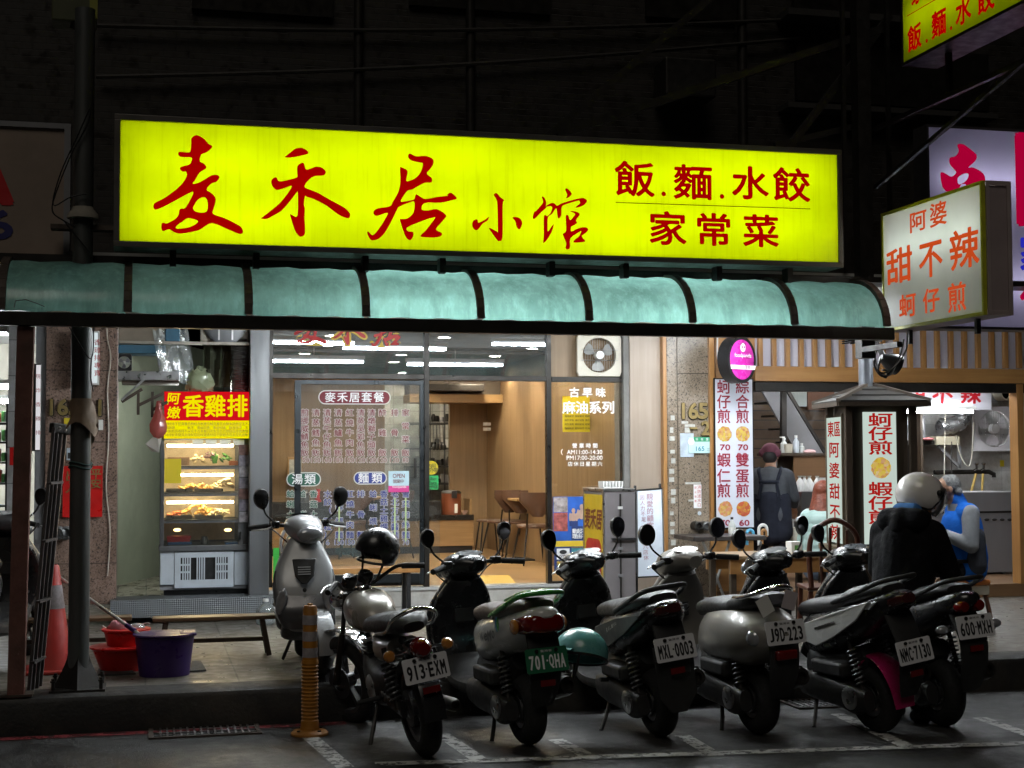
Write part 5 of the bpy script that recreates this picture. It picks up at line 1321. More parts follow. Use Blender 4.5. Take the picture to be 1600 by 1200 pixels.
for x0, y0, x1, y1, nm, lab, m in ((98, 728, 160, 808, 'red_banner', 'red festive paper banner on the granite pillar behind the steel pole', m_red), (15, 699, 21, 727, 'red_paper', 'small red paper slip on the white shop column, upper', m_red), (22, 706, 28, 742, 'red_paper', 'longer red paper slip on the white shop column', m_red)):
    q = rbox(x0, y0, x1, y1, 13.7 if x0 > 50 else 12.95, .004); o = thing(nm, lab, 'paper', tuple(P(x0, y1, 13.7))); child(q, 'sheet', m, o, False)
    if x0 > 50:
        q = MB(); line_px(q, '平安', 150, 740, 13.695, 13, 16, True, .02); line_px(q, '出入', 112, 744, 13.695, 15, 18, True, .02); child(q, 'lettering', m_brass, o, False)
q = rbox(100, 653, 112, 664, 13.72, .004); tag(q.build('yellow_notice', m_yellowpaper, None, False), 'small yellow notice on the granite pillar under the house number', 'notice')
o = thing('notice', 'small pale blue number notice on the granite pillar by the steel pole', 'notice', tuple(P(108, 710, 13.72)))
child(rbox(104, 700, 113, 719, 13.72, .004), 'sheet', mat('pale_blue_paper', (.5, .6, .68), .6), o, False); q = MB(); fit_px(q, '1', 108, 712, 13.715, 3, 8, .02); child(q, 'lettering', m_ink, o, False)
q = rbox(154, 656, 161, 672, 13.72, .004); tag(q.build('white_notice', m_paper, None, False), 'small white notice on the granite pillar right of the torn wrap', 'notice')
mt = thing('water_meter', 'twin round steel outlets low on the pink granite pillar', 'fitting', tuple(P(96, 833, 13.6)))
for x in (91, 103):
    c = P(x, 833, 13.66); q = MB(); q.lathe([(.06, .08), (.06, 0), (.04, -.01), (.035, .02), (.001, .02)], tuple(c), 'Y', 20); child(q, 'outlet', m_steel, mt)
q = MB(); q.tube(catmull([tuple(P(x, y, 13.72)) for x, y in ((166, 500), (168, 530), (173, 560), (168, 610), (170, 680), (166, 760), (172, 830), (168, 900))], 5), .006, 6); tag(q.build('wall_cable', m_cream, None), 'pale cable running down the edge of the pink granite pillar', 'cable')

# ------------------------------------------------------------------ neighbouring shop at the far left edge
nb = thing('corner_shop', 'brightly lit shop with white column and packed shelves at the left edge', 'shop', tuple(P(0, 860, 14.5)))
q = rbox(11, 495, 31, 1010, 13.0, .4); child(q, 'column', tiles('white_column_tile', (.5, .5, .5), (.46, .46, .46), (.25, .25, .25), .3, .3, .005, .3), nb, False)
q = rbox(-300, 490, 11, 516, 13.05, .4); child(q, 'lintel', m_alu, nb, False)
q = rbox(-300, 516, 72, 1000, 17.5, .1); child(q, 'back_wall', m_cream, nb, False)
q = MB(); a = P(-300, 560, 15); b = P(60, 560, 15); q.box(a.x, b.x, 14, 17.5, 3.0, 3.05); child(q, 'ceiling', m_white, nb, False)
rg = random.Random(31)
for i, y in enumerate((660, 690, 722, 755, 790)):
    child(rbox(-120, y, 10, y+3, 14.6, .3), 'shelf_board', m_dark, nb, False)
for x in (-40, 8): child(rbox(x, 630, x+3, 900, 14.58, .3), 'shelf_upright', m_dark, nb, False)
for i, y in enumerate((659, 689, 721, 754)):
    for k in range(7):
        x = -40+k*7; w = rg.uniform(4, 6.5); h = rg.uniform(12, 22)
        q = rbox(x, y-h, x+w, y, 14.6, .15); o = q.build('snack_packet', mat('packet_%s' % ['red', 'orange', 'yellow', 'green', 'violet'][k % 5], [(.5, .05, .03), (.55, .2, .03), (.6, .45, .05), (.1, .3, .08), (.25, .08, .3)][(k*3+i) % 5], .4, 0, .5, 30), None, False, .006)
        tag(o, 'coloured snack packet on the packed shelves of the shop at the left edge', 'packet', 'snack packets on the shelves at the left edge')
tube_lamp(P(-200, 560, 14.5).x, P(16, 560, 14.5).x, 14.6, P(5, 605, 14.6).z, 'bright fluorescent lamp in the shop at the left edge, upper', grp='lamps in the shop at the left edge')
tube_lamp(P(-200, 560, 16).x, P(16, 560, 16).x, 16.0, P(5, 628, 16).z, 'bright fluorescent lamp in the shop at the left edge, lower', grp='lamps in the shop at the left edge')

# unseen lamp, added to brighten the nook wall
tube_lamp(P(272, 640, 14.8).x, P(376, 640, 14.8).x, 14.8, P(320, 636, 14.8).z, 'fluorescent lamp inside the stall recess behind the red signboard', grp='lamps in the stall recess', m=emit('added_stall_lamp', (.97, 1, .93), 200), n=1)
# ------------------------------------------------------------------ food stall right of the brown granite pillar
YR = 13.85
zr = P(1570, 912, 13.8).z
rx0, rx1 = P(1112, 700, YR).x, P(1760, 700, YR).x+3
YRB = 17.2
rs = thing('food_stall', 'open fronted stall with pine slat fascia and white tiled kitchen wall at the right', 'stall', (rx0, YR, zr))
q = MB(); q.box(rx0, rx1, 13.8, YRB+.1, zr-.03, zr); child(q, 'deck', wood('deck_wood', (.16, .085, .04), (.26, .15, .08), (.06, 1, 1), 10, .5), rs, False)
q = MB(); q.box(rx0, rx1, 13.78, 13.8, ZP+.005, zr); child(q, 'deck_riser', wood('riser_wood', (.16, .08, .035), (.24, .13, .06), (.06, 1, 1), 10, .5), rs, False)
q = MB(); q.box(rx0, rx1, 13.9, YRB+.1, 2.95, 3.0); child(q, 'ceiling', m_cream, rs, False)
xw = P(1405, 700, YRB).x
m_wtile = tiles('stall_white_tile', (.6, .61, .6), (.57, .58, .57), (.45, .46, .45), .4, .3, .004, .25)
q = MB(); q.box(xw, rx1, YRB, YRB+.1, zr, 2.95); child(q, 'tiled_wall', m_wtile, rs, False)
q = MB(); q.box(rx0, xw, YRB+.3, YRB+.4, zr, 2.95); child(q, 'plank_wall', tiles('plank_wall', (.11, .065, .03), (.08, .045, .02), (.02, .012, .008), 2.4, .12, .006, .5, 'XZ', .4), rs, False)
q = MB(); q.box(xw-.03, xw, 16.6, YRB+.3, zr, 2.95); child(q, 'end_wall', m_darkwood, rs, False)
q = rbox(1262, 590, 1312, 640, YRB+.2, .05); child(q, 'brown_panel', mat('brown_panel', (.13, .05, .02), .6), rs, False)
q = rbox(1215, 590, 1262, 635, YRB+.22, .05); child(q, 'corrugated_panel', mat('pale_corrugated', (.4, .45, .42), .5, 0, .1, 3, stretch=(12, 1, .3)), rs, False)
# fascia
q = rbox(1180, 575.5, 1760, 598, 13.72, .1); child(q, 'fascia_rail', m_orange_wood, rs, False, .004)
q = rbox(1180, 598.5, 1760, 613, 13.76, .12); child(q, 'steel_beam', m_dark, rs, False, .003)
a, b, c, t = flatrect(1180, 500, 1760, 575, 13.8)
q = MB(); q.box(a, b, 13.8, 13.81, c, 3.0); child(q, 'white_backing', mat('gloss_white', (.6, .58, .66), .12, 0, .03, 3), rs, False)
x = 1189
while x < 1760:
    a, b, c, t = flatrect(x-3.2, 500, x+3.2, 575.5, 13.73); q = MB(); q.box(a, b, 13.73, 13.78, c, 3.0); child(q, 'slat', m_orange_woodv, rs, False, .003); x += 21.3
a, b, c, t = flatrect(1110, 500, 1118, 930, 13.7); q = MB(); q.box(a, b, 13.7, 13.85, ZP+.01, 3.0); child(q, 'upright', m_orange_woodv, rs, False, .003)
q = rbox(1118, 500, 1180, 592, 13.82, .05); child(q, 'fascia_board', m_orange_wood, rs, False, .003)
a, b, c, t = flatrect(1592, 600, 1602, 915, 13.75); q = MB(); q.box(a, b, 13.75, 13.9, zr, t); child(q, 'upright', m_orange_woodv, rs, False, .003)
q = rbox(1118, 828, 1178, 930, 13.8, .05); child(q, 'low_board', m_orange_wood, rs, False, .003)
# tall price banner with dishes
YM = 13.66
a, b, c, t = flatrect(1116.5, 591, 1178, 826, YM)
bn = thing('price_banner', 'tall white price banner with dark red lettering and dishes on the stall upright', 'banner', (a, YM, c))
q = MB(); q.box(a, b, YM, YM+.02, c, t); child(q, 'frame', m_frame, bn, False)
q = MB(); q.box(a+.012, b-.012, YM-.003, YM-.0005, c+.012, t-.012); child(q, 'sheet', mat('banner_white', (.62, .64, .72), .5, 0, .03, 3), bn, False)
q = MB(); yy = YM-.006
for x, col in ((1131, (('蚵', 605), ('仔', 628), ('煎', 651), ('蝦', 719), ('仁', 744), ('煎', 767))), (1160, (('綜', 605), ('合', 628), ('煎', 651), ('雙', 719), ('蛋', 744), ('煎', 767)))):
    for ch, y in col: put(q, ch, P(x, y, yy), UX, UZ, 20*pxm(yy), 20.5*pxm(yy), .018)
for s, x, y in (('70', 1133, 699), ('70', 1161, 699), ('70', 1133, 817), ('60', 1163, 817)): fit_px(q, s, x, y, yy, 17, 9, .03)
child(q, 'lettering', mat('banner_red', (.28, .012, .035), .5), bn, False)
def dish(par, x, y, r, Y, cols, seed, lit=0):
    """printed dish: a flat disc of colour"""
    nm = 'dish_print_%d' % seed
    m, nt, N, L, o = newmat(nm); b = N.new('ShaderNodeBsdfPrincipled'); L.new(b.outputs[0], o.inputs[0]); b.inputs['Roughness'].default_value = .5
    v = coords(nt); vo = N.new('ShaderNodeTexVoronoi'); vo.inputs['Scale'].default_value = 42; L.new(v, vo.inputs['Vector'])
    sp = N.new('ShaderNodeSeparateColor'); L.new(vo.outputs['Color'], sp.inputs[0])
    L.new(ramp(nt, sp.outputs[1], [(i/(len(cols)-1), cc) for i, cc in enumerate(cols)]), b.inputs['Base Color'])
    if lit: b.inputs['Emission Strength'].default_value = lit; L.new(b.inputs['Base Color'].links[0].from_socket, b.inputs['Emission Color'])
    q = MB(); k = pxm(Y); c = P(x, y, Y); rg = random.Random(seed); vs = [c]
    for i in range(28):
        rr = r*k*(1+rg.uniform(-.07, .05)); vs.append(c+Vector((rr*math.cos(i*.2244), 0, rr*math.sin(i*.2244))))
    q.add(vs, [(0, i+1, (i+1) % 28+1) for i in range(28)]); o = child(q, 'dish_picture', m, par, False)
    q = MB(); vs = [c+Vector((-.3*r*k, -.001, .35*r*k))]
    for i in range(12): rr = r*k*.42*(1+rg.uniform(-.3, .2)); vs.append(vs[0]+Vector((rr*math.cos(i*.5236), 0, rr*.7*math.sin(i*.5236))))
    q.add(vs, [(0, i+1, (i+1) % 12+1) for i in range(12)]); child(q, 'garnish_print', mat('garnish_green', (.05, .16, .02), .5, 0, .5, 60), o, False)
EGG = [(.5, .3, .02), (.62, .45, .06), (.6, .38, .12), (.45, .16, .06), (.6, .45, .25)]
SHR = [(.5, .3, .03), (.6, .25, .14), (.55, .18, .09), (.6, .4, .1), (.55, .3, .2)]
for i, (x, y, cc) in enumerate(((1132, 678, EGG), (1160.5, 678, EGG), (1133.5, 795, SHR), (1162, 795, [(.5, .3, .02), (.5, .1, .04), (.45, .08, .04), (.6, .38, .06)]))): dish(bn, x, y, 12.3, yy, cc, 40+i)
# round delivery sign on a bracket
c = P(1157, 562, 13.2)
rd = thing('round_sign', 'round magenta sign with a dark rim jutting out above the price banner', 'sign', tuple(c))
rot = Matrix.Rotation(R(24), 3, 'Z')
def rdl(prof, nm, m):
    q = MB(); q.lathe(prof, (0, 0, 0), 'Y', 40); q.v = [tuple(rot @ Vector((x*.86, y, z))+c) for x, y, z in q.v]; child(q, nm, m, rd)
rdl([(.215, -.02), (.225, -.02), (.225, .12), (.2, .13), (.001, .13)], 'rim', m_black)
rdl([(.001, -.03), (.17, -.026), (.213, -.014)], 'face', mat('magenta_face', (.5, .03, .3), .3, 0, .05, 4))
ur = rot @ UX
q = MB(); ctr = c+rot @ Vector((0, -.034, 0))
putfit(q, 'foodpanda', ctr+UZ*.035, ur, UZ, .23, .05, .0)
for (dx, dz, rx, rz) in ((0, .115, .035, .042),):
    q.add([ctr+ur*(dx+rx*math.cos(i*.314))+UZ*(dz+rz*math.sin(i*.314)) for i in range(20)], [tuple(range(20))])
child(q, 'lettering', m_whiteink, rd, False)
q = MB()
for sx in (-1, 1):
    q.add([ctr+rot @ Vector((sx*.014+.009*math.cos(i*.524), -.004, .118+.013*math.sin(i*.524))) for i in range(12)], [tuple(range(12))])
    q.add([ctr+rot @ Vector((sx*.027+.011*math.cos(i*.524), -.003, .15+.011*math.sin(i*.524))) for i in range(12)], [tuple(range(12))])
child(q, 'emblem', mat('emblem_magenta', (.3, .02, .18), .4), rd, False)
q = MB(); q.add([ctr+ur*(x*.86)+UZ*z for x, z in ((-.2, -.055), (.2, -.055), (.19, -.095), (-.19, -.095))], [(0, 1, 2, 3)]); wb_ = child(q, 'white_band', m_whiteink, rd, False)
q = MB(); line_s = '外送・自取'
for i, ch in enumerate(line_s): put(q, ch, ctr+ur*(-.08+i*.04)+UZ*(-.075)+rot @ Vector((0, -.003, 0)), ur, UZ, .03, .03)
child(q, 'lettering', mat('emblem_magenta', (.3, .02, .18)), rd, False)
q = MB(); q.tube([tuple(c+Vector((-.05, .1, .05))), tuple(P(1150, 550, 13.8))], .012, 6); child(q, 'bracket', m_dark, rd)
q = MB(); q.tube(catmull([tuple(P(x, y, 13.62)) for x, y in ((1122, 500), (1121, 555), (1128, 580), (1140, 585))], 5), .008, 6); tag(q.build('white_pipe', m_white, None), 'thin white conduit curving beside the round magenta sign', 'pipe')
# pale blue door plate and hydrant label on the brown pillar
o = thing('address_plate', 'green and pale blue address plate on the brown granite pillar', 'plate', tuple(P(1093, 700, 13.71)))
child(rbox(1076, 683, 1111, 708, 13.715, .006), 'plate', mat('plate_blue', (.5, .68, .66), .4), o, False); child(rbox(1084, 683, 1111, 690, 13.712, .002), 'green_band', mat('plate_green', (.03, .3, .14), .4), o, False)
q = MB(); c = P(1080, 690, 13.711); k = pxm(13.7); q.add([c+Vector((5.5*k*math.cos(i*.393), 0, 5.5*k*math.sin(i*.393))) for i in range(16)], [tuple(range(16))]); child(q, 'emblem', m_whiteink, o, False)
q = MB(); fit_px(q, '165', 1094, 701, 13.711, 14, 7, .02); fit_px(q, '之2', 1107, 702, 13.711, 6, 4.5); child(q, 'lettering', mat('plate_ink', (.05, .25, .35), .5), o, False)
q = MB(); line_px(q, '民有里', 1089, 686.5, 13.7105, 4, 8); child(q, 'lettering', m_whiteink, o, False)
q = rbox(1063, 677, 1084, 714, 13.726, .004); tag(q.build('pale_notice', mat('notice_pale', (.45, .52, .6), .7, 0, .25, 14), None, False), 'torn pale blue notice behind the address plate', 'notice')
o = thing('hydrant_label', 'white label with red vertical lettering on the brown granite pillar', 'label', tuple(P(1090, 776, 13.715)))
child(rbox(1084, 757, 1096, 794, 13.725, .004), 'sheet', m_whiteink, o, False); q = MB(); line_px(q, '消防送水口', 1092.5, 761, 13.72, 5.5, 7, True); line_px(q, '禁止堆置', 1086.8, 762, 13.72, 3.4, 7, True); child(q, 'lettering', m_redink, o, False)
o = thing('hydrant_outlet', 'round steel hydrant outlets on the brown granite pillar above the table', 'outlet', tuple(P(1100, 822, 13.6)))
for x in (1092, 1105):
    c = P(x, 822, 13.62); q = MB(); q.lathe([(.045, .12), (.045, 0), (.03, -.006), (.027, .03), (.001, .03)], tuple(c), 'Y', 18); child(q, 'outlet', m_steel if x > 1100 else m_dark, o)
q = MB(); c = P(1093, 802, 13.725); q.lathe([(.001, -.003), (.02, 0)], tuple(c), 'Y', 16); tag(q.build('round_sticker', m_bw, None), 'small round pale sticker above the hydrant outlets', 'sticker')

# inside: stairs, shelf unit, wall sign, fan, duct, sink range
stt = thing('staircase', 'steep dark steel staircase inside the stall', 'staircase', tuple(P(1250, 700, 16)))
for x0, y0, x1, y1 in ((1192, 592, 1262, 720), (1212, 592, 1285, 720)):
    q = MB(); q.bar(P(x0-15, y0-25, 16.2), P(x1, y1, 16.2), .04, .16); child(q, 'stringer', m_grey, stt, False)
for i in range(7):
    f = i/6; a, b = P(1186+70*f, 585+125*f, 16.2), P(1206+74*f, 585+125*f, 16.2); q = MB(); q.box(a.x, b.x, 16.2, 16.8, a.z-.02, a.z); child(q, 'tread', m_dark, stt, False)
q = MB(); q.bar(P(1224, 592, 16.0), P(1224, 700, 16.0), .06); child(q, 'post', m_dark, stt, False)
q = MB(); q.bar(P(1218, 590, 15.9), P(1292, 712, 15.9), .035); child(q, 'handrail', m_dark, stt, False)
cb = thing('shelf_unit', 'brown wooden shelf unit with bottles on top behind the cook', 'shelf', tuple(P(1260, 770, 15.6)))
q = rbox(1240, 712, 1290, 760, 15.6, .02); child(q, 'door_panel', wood('red_brown_wood', (.14, .07, .03), (.2, .11, .05), (.1, 1, 1), 12, .5), cb, False, .002)
q = rbox(1205, 708, 1292, 712, 15.58, .4); child(q, 'top_board', m_darkwood, cb, False, .002); q = rbox(1205, 712, 1240, 800, 15.9, .02); child(q, 'back_panel', m_darkwood, cb, False)
q = rbox(1205, 748, 1240, 752, 15.62, .3); child(q, 'shelf_board', m_darkwood, cb, False)
def bottle(x, y, Y, h, r, m, label, cap=None, pump=False):
    c = P(x, y, Y); o = thing('bottle', label, 'bottle', tuple(c)); q = MB(); q.lathe([(r, 0), (r, h*.62), (r*.45, h*.78), (r*.4, h*.86)], tuple(c), seg=16); child(q, 'body', m, o)
    q = MB(); q.lathe([(r*.5, h*.86), (r*.5, h), (.001, h)], tuple(c), seg=12)
    if pump: q.box(c.x-.05, c.x+.01, c.y-.008, c.y+.008, c.z+h, c.z+h+.015)
    child(q, 'cap', cap or m_white, o); return o
m_clear = mat('milky_plastic', (.5, .52, .5), .3, 0, .1, 6)
bottle(1225, 707.5, 15.7, .17, .04, m_clear, 'milky pump bottle on the shelf unit above the cook', pump=True)
bottle(1244, 707.5, 15.7, .2, .035, m_bw, 'tall pale bottle on the shelf unit right of the pump bottle')
bottle(1253, 707.5, 15.7, .11, .03, m_clear, 'short bottle at the right of the tall pale bottle')
c = P(1232, 707.5, 15.65); q = MB(); q.lathe([(.045, 0), (.05, .1), (.046, .1), (.042, .01)], tuple(c), seg=16); tag(q.build('paper_cup', m_cream, None), 'cream cup between the bottles on the shelf unit', 'cup')
q = MB(); q.ell(tuple(P(1265, 706, 15.65)), (.08, .05, .03), 12, 8); tag(q.build('pink_packet', mat('packet_pink', (.55, .35, .35), .5, 0, .3, 20), None), 'crumpled pinkish packet at the right of the shelf unit top', 'packet')
rg = random.Random(8)
for k in range(6):
    q = MB(); q.ell(tuple(P(1210+k*5, 746, 15.75)), (.035, .035, .05), 10, 8); tag(q.build('green_jar', m_green if k % 2 else m_dark, None), 'green topped jars on the dim shelf behind the cook', 'jar', 'jars on the shelf behind the cook')
# white plastic bags with red print standing on the counter
for k, x in enumerate((1250, 1257, 1265, 1277)):
    c = P(x, 768, 15.0); q = MB(); q.lathe([(.05, 0), (.05, .08), (.03, .12), (.012, .15), (.025, .17), (.001, .17)], tuple(c), seg=10); tag(q.build('white_bag', m_white, None), ['white plastic bag hanging leftmost by the stall counter', 'white plastic bag second from the left by the stall counter', 'white plastic bag third from the left by the stall counter', 'white plastic bag nearest the white cups by the stall counter'][k], 'bag')
o = thing('printed_bag', 'white plastic bag with a dark red print hanging beside the cook', 'bag', tuple(P(1248, 780, 14.7)))
q = MB(); a, b, c_, t = flatrect(1241, 762, 1254, 790, 14.7); q.prism([(a, 14.7, c_), (b, 14.7, c_), (b-.01, 14.7, t-.06), (b-.04, 14.7, t), (a+.04, 14.7, t), (a+.01, 14.7, t-.06)], (0, .04, 0)); child(q, 'bag', m_white, o, False, .004)
q = MB(); line_px(q, '甜', 1246, 774, 14.695, 10, 9, bold=.05); child(q, 'print', m_redink, o, False)
for k, x in enumerate((1284, 1290)):
    c = P(x, 765, 14.9); q = MB(); q.lathe([(.03, 0), (.04, .13), (.036, .13), (.027, .005)], tuple(c), seg=16); tag(q.build('white_cup', m_white, None), ['white cup stack left of the lantern kiosk', 'taller white cup stack touching the lantern kiosk'][k], 'cup')
# serving counter in front of the cook
q = rbox(1253, 768, 1330, 880, 14.6, .5); tag(q.build('steel_counter', mat('dull_steel', (.2, .2, .2), .4, .8, .1, 3), None, False, .006), 'grey steel counter between the cook and the red haired woman', 'counter')
for (x, y0, y1, w, lb, m) in ((1233, 811, 835, 16, 'white plastic bucket stack under the counter, upper', m_white), (1244, 824, 850, 22, 'larger white plastic bucket below the cook', m_cream)):
    c = P(x, y1, 14.2); t_ = P(x, y0, 14.2).z; k = pxm(14.2)*w/2; h = t_-c.z
    o = thing('bucket', lb, 'bucket', tuple(c)); q = MB(); q.lathe([(k*.85, 0), (k, h), (k*.93, h), (k*.8, .02)], tuple(c), seg=24); child(q, 'tub', m, o); q = MB(); q.lathe([(k, h*.85), (k*1.06, h*.87), (k*1.06, h), (k, h)], tuple(c), seg=24); child(q, 'rim', m, o)
# wall sign
YG = 16.4
a, b, c, t = flatrect(1307, 595, 1549, 640, YG)
o = thing('wall_sign', 'white board with red brush style characters above the stall kitchen', 'sign', (a, YG, c))
q = MB(); q.box(a, b, YG, YG+.06, c, t); child(q, 'board', mat('sign_white', (.6, .6, .66), .4), o, False, .004)
q = MB()
for ch, x in (('阿', 1340), ('婆', 1386), ('甜', 1431), ('不', 1473), ('辣', 1517)): put(q, ch, P(x, 616, YG-.003), UX, UZ, 33*pxm(YG), 30*pxm(YG), .03, .1)
child(q, 'lettering', mat('sign_red', (.5, .01, .02), .4), o, False)
a = P(1413, 643, 16.2); b = P(1522, 644, 16.2)
tube_lamp(a.x, b.x, 16.2, (a.z+b.z)/2, 'white fluorescent lamp under the white sign board in the stall', grp='fluorescent lamps in the food stall', m=emit('stall_tube', (.92, .96, 1), 120), n=1)
for xx, yy_ in ((5.8, 15.2), (7.2, 14.6), (8.4, 15.6)):  # unseen ceiling lamps, added to make the stall brighter
    tube_lamp(xx, xx+1.1, yy_, 2.88, 'fluorescent lamp at the ceiling of the food stall', grp='fluorescent lamps in the food stall', m=MC['stall_tube'], n=2)
ofan = box_fan(1523, 635, 1585, 705, 16.9, 'white box exhaust fan on the tiled wall of the stall', mat('fan_white', (.6, .58, .6), .4, 0, .05, 4, grime=.1), mat('fan_blade_white', (.55, .52, .54), .3))
o = thing('vent_pipe', 'round cream pipe end set in the wall above the white exhaust fan', 'pipe', tuple(P(1568, 614, 16.9)))
c = P(1568, 614, 17.0); q = MB(); q.lathe([(.1, .1), (.1, -.1), (.085, -.1), (.085, .1)], tuple(c), 'Y', 24); child(q, 'collar', m_cream, o); q = MB(); q.lathe([(.001, .0), (.084, .0)], tuple(c), 'Y', 24); child(q, 'opening', m_ink, o)
q = MB(); pts = catmull([tuple(P(x, y, 16.7)) for x, y in ((1468, 668), (1490, 664), (1503, 655), (1505, 640), (1507, 600))], 8); q.tube(pts, [.1+(.008 if i % 2 else 0) for i in range(len(pts))], 16); tag(q.build('flexible_duct', mat('duct_silver', (.45, .45, .45), .3, .9, .08, 5), None, True, 0, 60), 'silver flexible duct bending up beside the white exhaust fan', 'duct')
o = thing('wall_box', 'dark machine box with a pale label on the stall wall shelf', 'machine', tuple(P(1430, 690, 16.8)))
child(rbox(1415, 650, 1446, 688, 16.8, .25), 'body', m_grey, o, False, .006); child(rbox(1432, 654, 1443, 672, 16.79, .008), 'label_panel', m_white, o, False); child(rbox(1417, 656, 1428, 664, 16.79, .008), 'plate', m_bw, o, False)
o = thing('bracket_shelf', 'dark shelf on a steel bracket with a tan box in the stall', 'shelf', tuple(P(1460, 692, 16.7)))
child(rbox(1412, 688, 1490, 695, 16.7, .4), 'board', m_dark, o, False)
for x0, y0, x1, y1 in ((1466, 697, 1499, 730), (1499, 697, 1499, 732)): q = MB(); q.bar(P(x0, y0, 16.75), P(x1, y1, 16.75), .035); child(q, 'bracket_arm', m_grey, o, False)
for x in (1420, 1437): q = rbox(x, 695, x+4, 770, 16.8, .03); child(q, 'leg', m_dark, o, False)
q = rbox(1463, 682, 1500, 695, 16.66, .2); tag(q.build('tan_box', mat('tan_card', (.4, .36, .26), .6, 0, .1, 6), None, False, .004), 'tan box on the end of the dark bracket shelf', 'box')
q = MB(); q.ell(tuple(P(1450, 686, 16.66)), (.09, .06, .02), 10, 6); tag(q.build('meat_packet', mat('pink_meat', (.5, .15, .16), .4, 0, .3, 25), None), 'pink packet lying on the dark bracket shelf', 'packet')
for i, pts in enumerate((((1477, 640), (1476, 700), (1475, 760)), ((1494, 680), (1500, 710), (1512, 728), (1518, 715), (1521, 660)), ((1487, 690), (1487, 770)))):
    q = MB(); q.tube(catmull([tuple(P(x, y, 16.62)) for x, y in pts], 5), .006, 5); child(q, 'cord', m_cream if i != 2 else m_dark, ofan)
for x, y, lb in ((1566, 724, 'yellowed wall socket under the white exhaust fan'), (1583, 728, 'small white wall switch at the right of the yellowed socket')):
    q = rbox(x-3, y-5, x+3, y+5, YRB-.012, .011); tag(q.build('wall_socket', m_yellowpaper if x < 1575 else m_white, None, False, .002), lb, 'socket')
o = thing('tap_pipe', 'wall pipe with two chrome taps and yellow hoses above the steel range', 'tap', tuple(P(1535, 738, 16.8)))
q = MB(); q.tube([tuple(P(x, y, 16.85)) for x, y in ((1460, 738), (1545, 737), (1553, 741), (1553, 746))], .03, 10); child(q, 'pipe', m_dark, o)
for x in (1526, 1537):
    c = P(x, 732, 16.75); q = MB(); q.tube([(c.x, c.y+.1, c.z-.03), (c.x, c.y, c.z), (c.x, c.y, c.z+.05)], .016, 8); q.ell((c.x, c.y, c.z+.06), (.03, .03, .016), 10, 6); child(q, 'tap', m_chrome, o)
m_hose = mat('yellow_hose', (.5, .35, .1), .4)
for x0, x1 in ((1525, 1517), (1536, 1534)): q = MB(); q.tube([tuple(P(x0, 740, 16.72)), tuple(P(x1, 772, 16.72))], .016, 8); child(q, 'hose', m_hose, o)
# steel range with knobs and castors
YQ = 14.9
rg_ = thing('steel_range', 'wide stainless steel cooking range on castors behind the man in the blue vest', 'range', tuple(P(1525, 905, YQ)))
m_rng = mat('range_steel', (.3, .29, .3), .4, .45, .12, 2.5, stretch=(1, 1, .1))
z_t, z_b = P(1525, 769, YQ).z, P(1525, 895, YQ).z; a, b = P(1440, 800, YQ).x, P(1594, 800, YQ).x
q = MB(); q.box(a, b, YQ, YQ+.6, z_b, z_t); child(q, 'body', m_rng, rg_, False, .006)
q = rbox(1440, 799, 1594, 802, YQ-.008, .007); child(q, 'seam', m_dark, rg_, False)
q = rbox(1590, 799, 1592, 895, YQ-.008, .007); child(q, 'seam', m_dark, rg_, False)
for x in (1478, 1490, 1542, 1554, 1566, 1578):
    c = P(x, 812, YQ-.01); q = MB(); q.ell(tuple(c), (.032, .012, .015), 14, 8); child(q, 'knob_slot', m_ink, rg_)
for x in (1450, 1571):
    c = P(x, 905, YQ-.0); r_ = .05; q = MB(); q.lathe([(r_*.5, -.02), (r_, -.018), (r_, .018), (r_*.5, .02)], (c.x, c.y+.05, zr+r_), 'X', 18); child(q, 'castor', m_grey, rg_)
    q = MB(); q.box(c.x-.03, c.x+.03, c.y+.02, c.y+.08, zr+r_*1.7, z_b); child(q, 'castor_fork', m_steel, rg_, False)
q = rbox(1588, 893, 1594, 910, YQ+.02, .04); child(q, 'leg', m_steel, rg_, False)
# ------------------------------------------------------------------ lantern kiosk on a post
KY = 11.0
kz = ZP
kx0, kx1 = P(1322, 700, KY).x, P(1425, 700, KY).x
kd = kx1-kx0
kt = P(1360, 628, KY).z; kb_ = P(1360, 860, KY).z
kk = thing('lantern_kiosk', 'weathered wooden lantern kiosk with a hipped roof and lit lettered panels', 'kiosk', (kx0, KY, kz))
q = MB(); q.box(kx0, kx1, KY, KY+kd, kz+.25, kb_-.02); child(q, 'plinth', m_darkwood, kk, False, .006)
q = MB(); q.box(kx0-.06, kx1+.06, KY-.06, KY+kd+.06, kb_-.02, kb_+.03); child(q, 'ledge', wood('greyed_wood', (.08, .055, .03), (.13, .1, .06), (.1, 1, 1), 12, .6), kk, False, .004)
q = MB(); q.box(kx0-.03, kx1+.03, KY-.03, KY+kd+.03, kz+.004, kz+.25); child(q, 'foot', m_darkwood, kk, False, .006)
pw = .055
for x, y in ((kx0, KY), (kx1-pw, KY), (kx0, KY+kd-pw), (kx1-pw, KY+kd-pw)):
    q = MB(); q.box(x, x+pw, y, y+pw, kb_+.03, kt); child(q, 'corner_post', m_darkwood, kk, False, .003)
q = MB(); q.box(kx0+.06, kx1-.06, KY+.06, KY+kd-.06, kb_+.031, kt); child(q, 'core', m_darkwood, kk, False)
a, b, c, t = flatrect(1348, 644, 1395, 885, KY+.03); c = kb_+.05
m_klit = emit('kiosk_panel_lit', (.66, .78, .7), .85, .12, 1.5)
m_kred = emit('kiosk_red_letter', (.42, .012, .01), .9)
q = MB(); q.box(a, b, KY+.03, KY+.058, c, t); child(q, 'lit_panel', m_klit, kk, False)
q = MB()
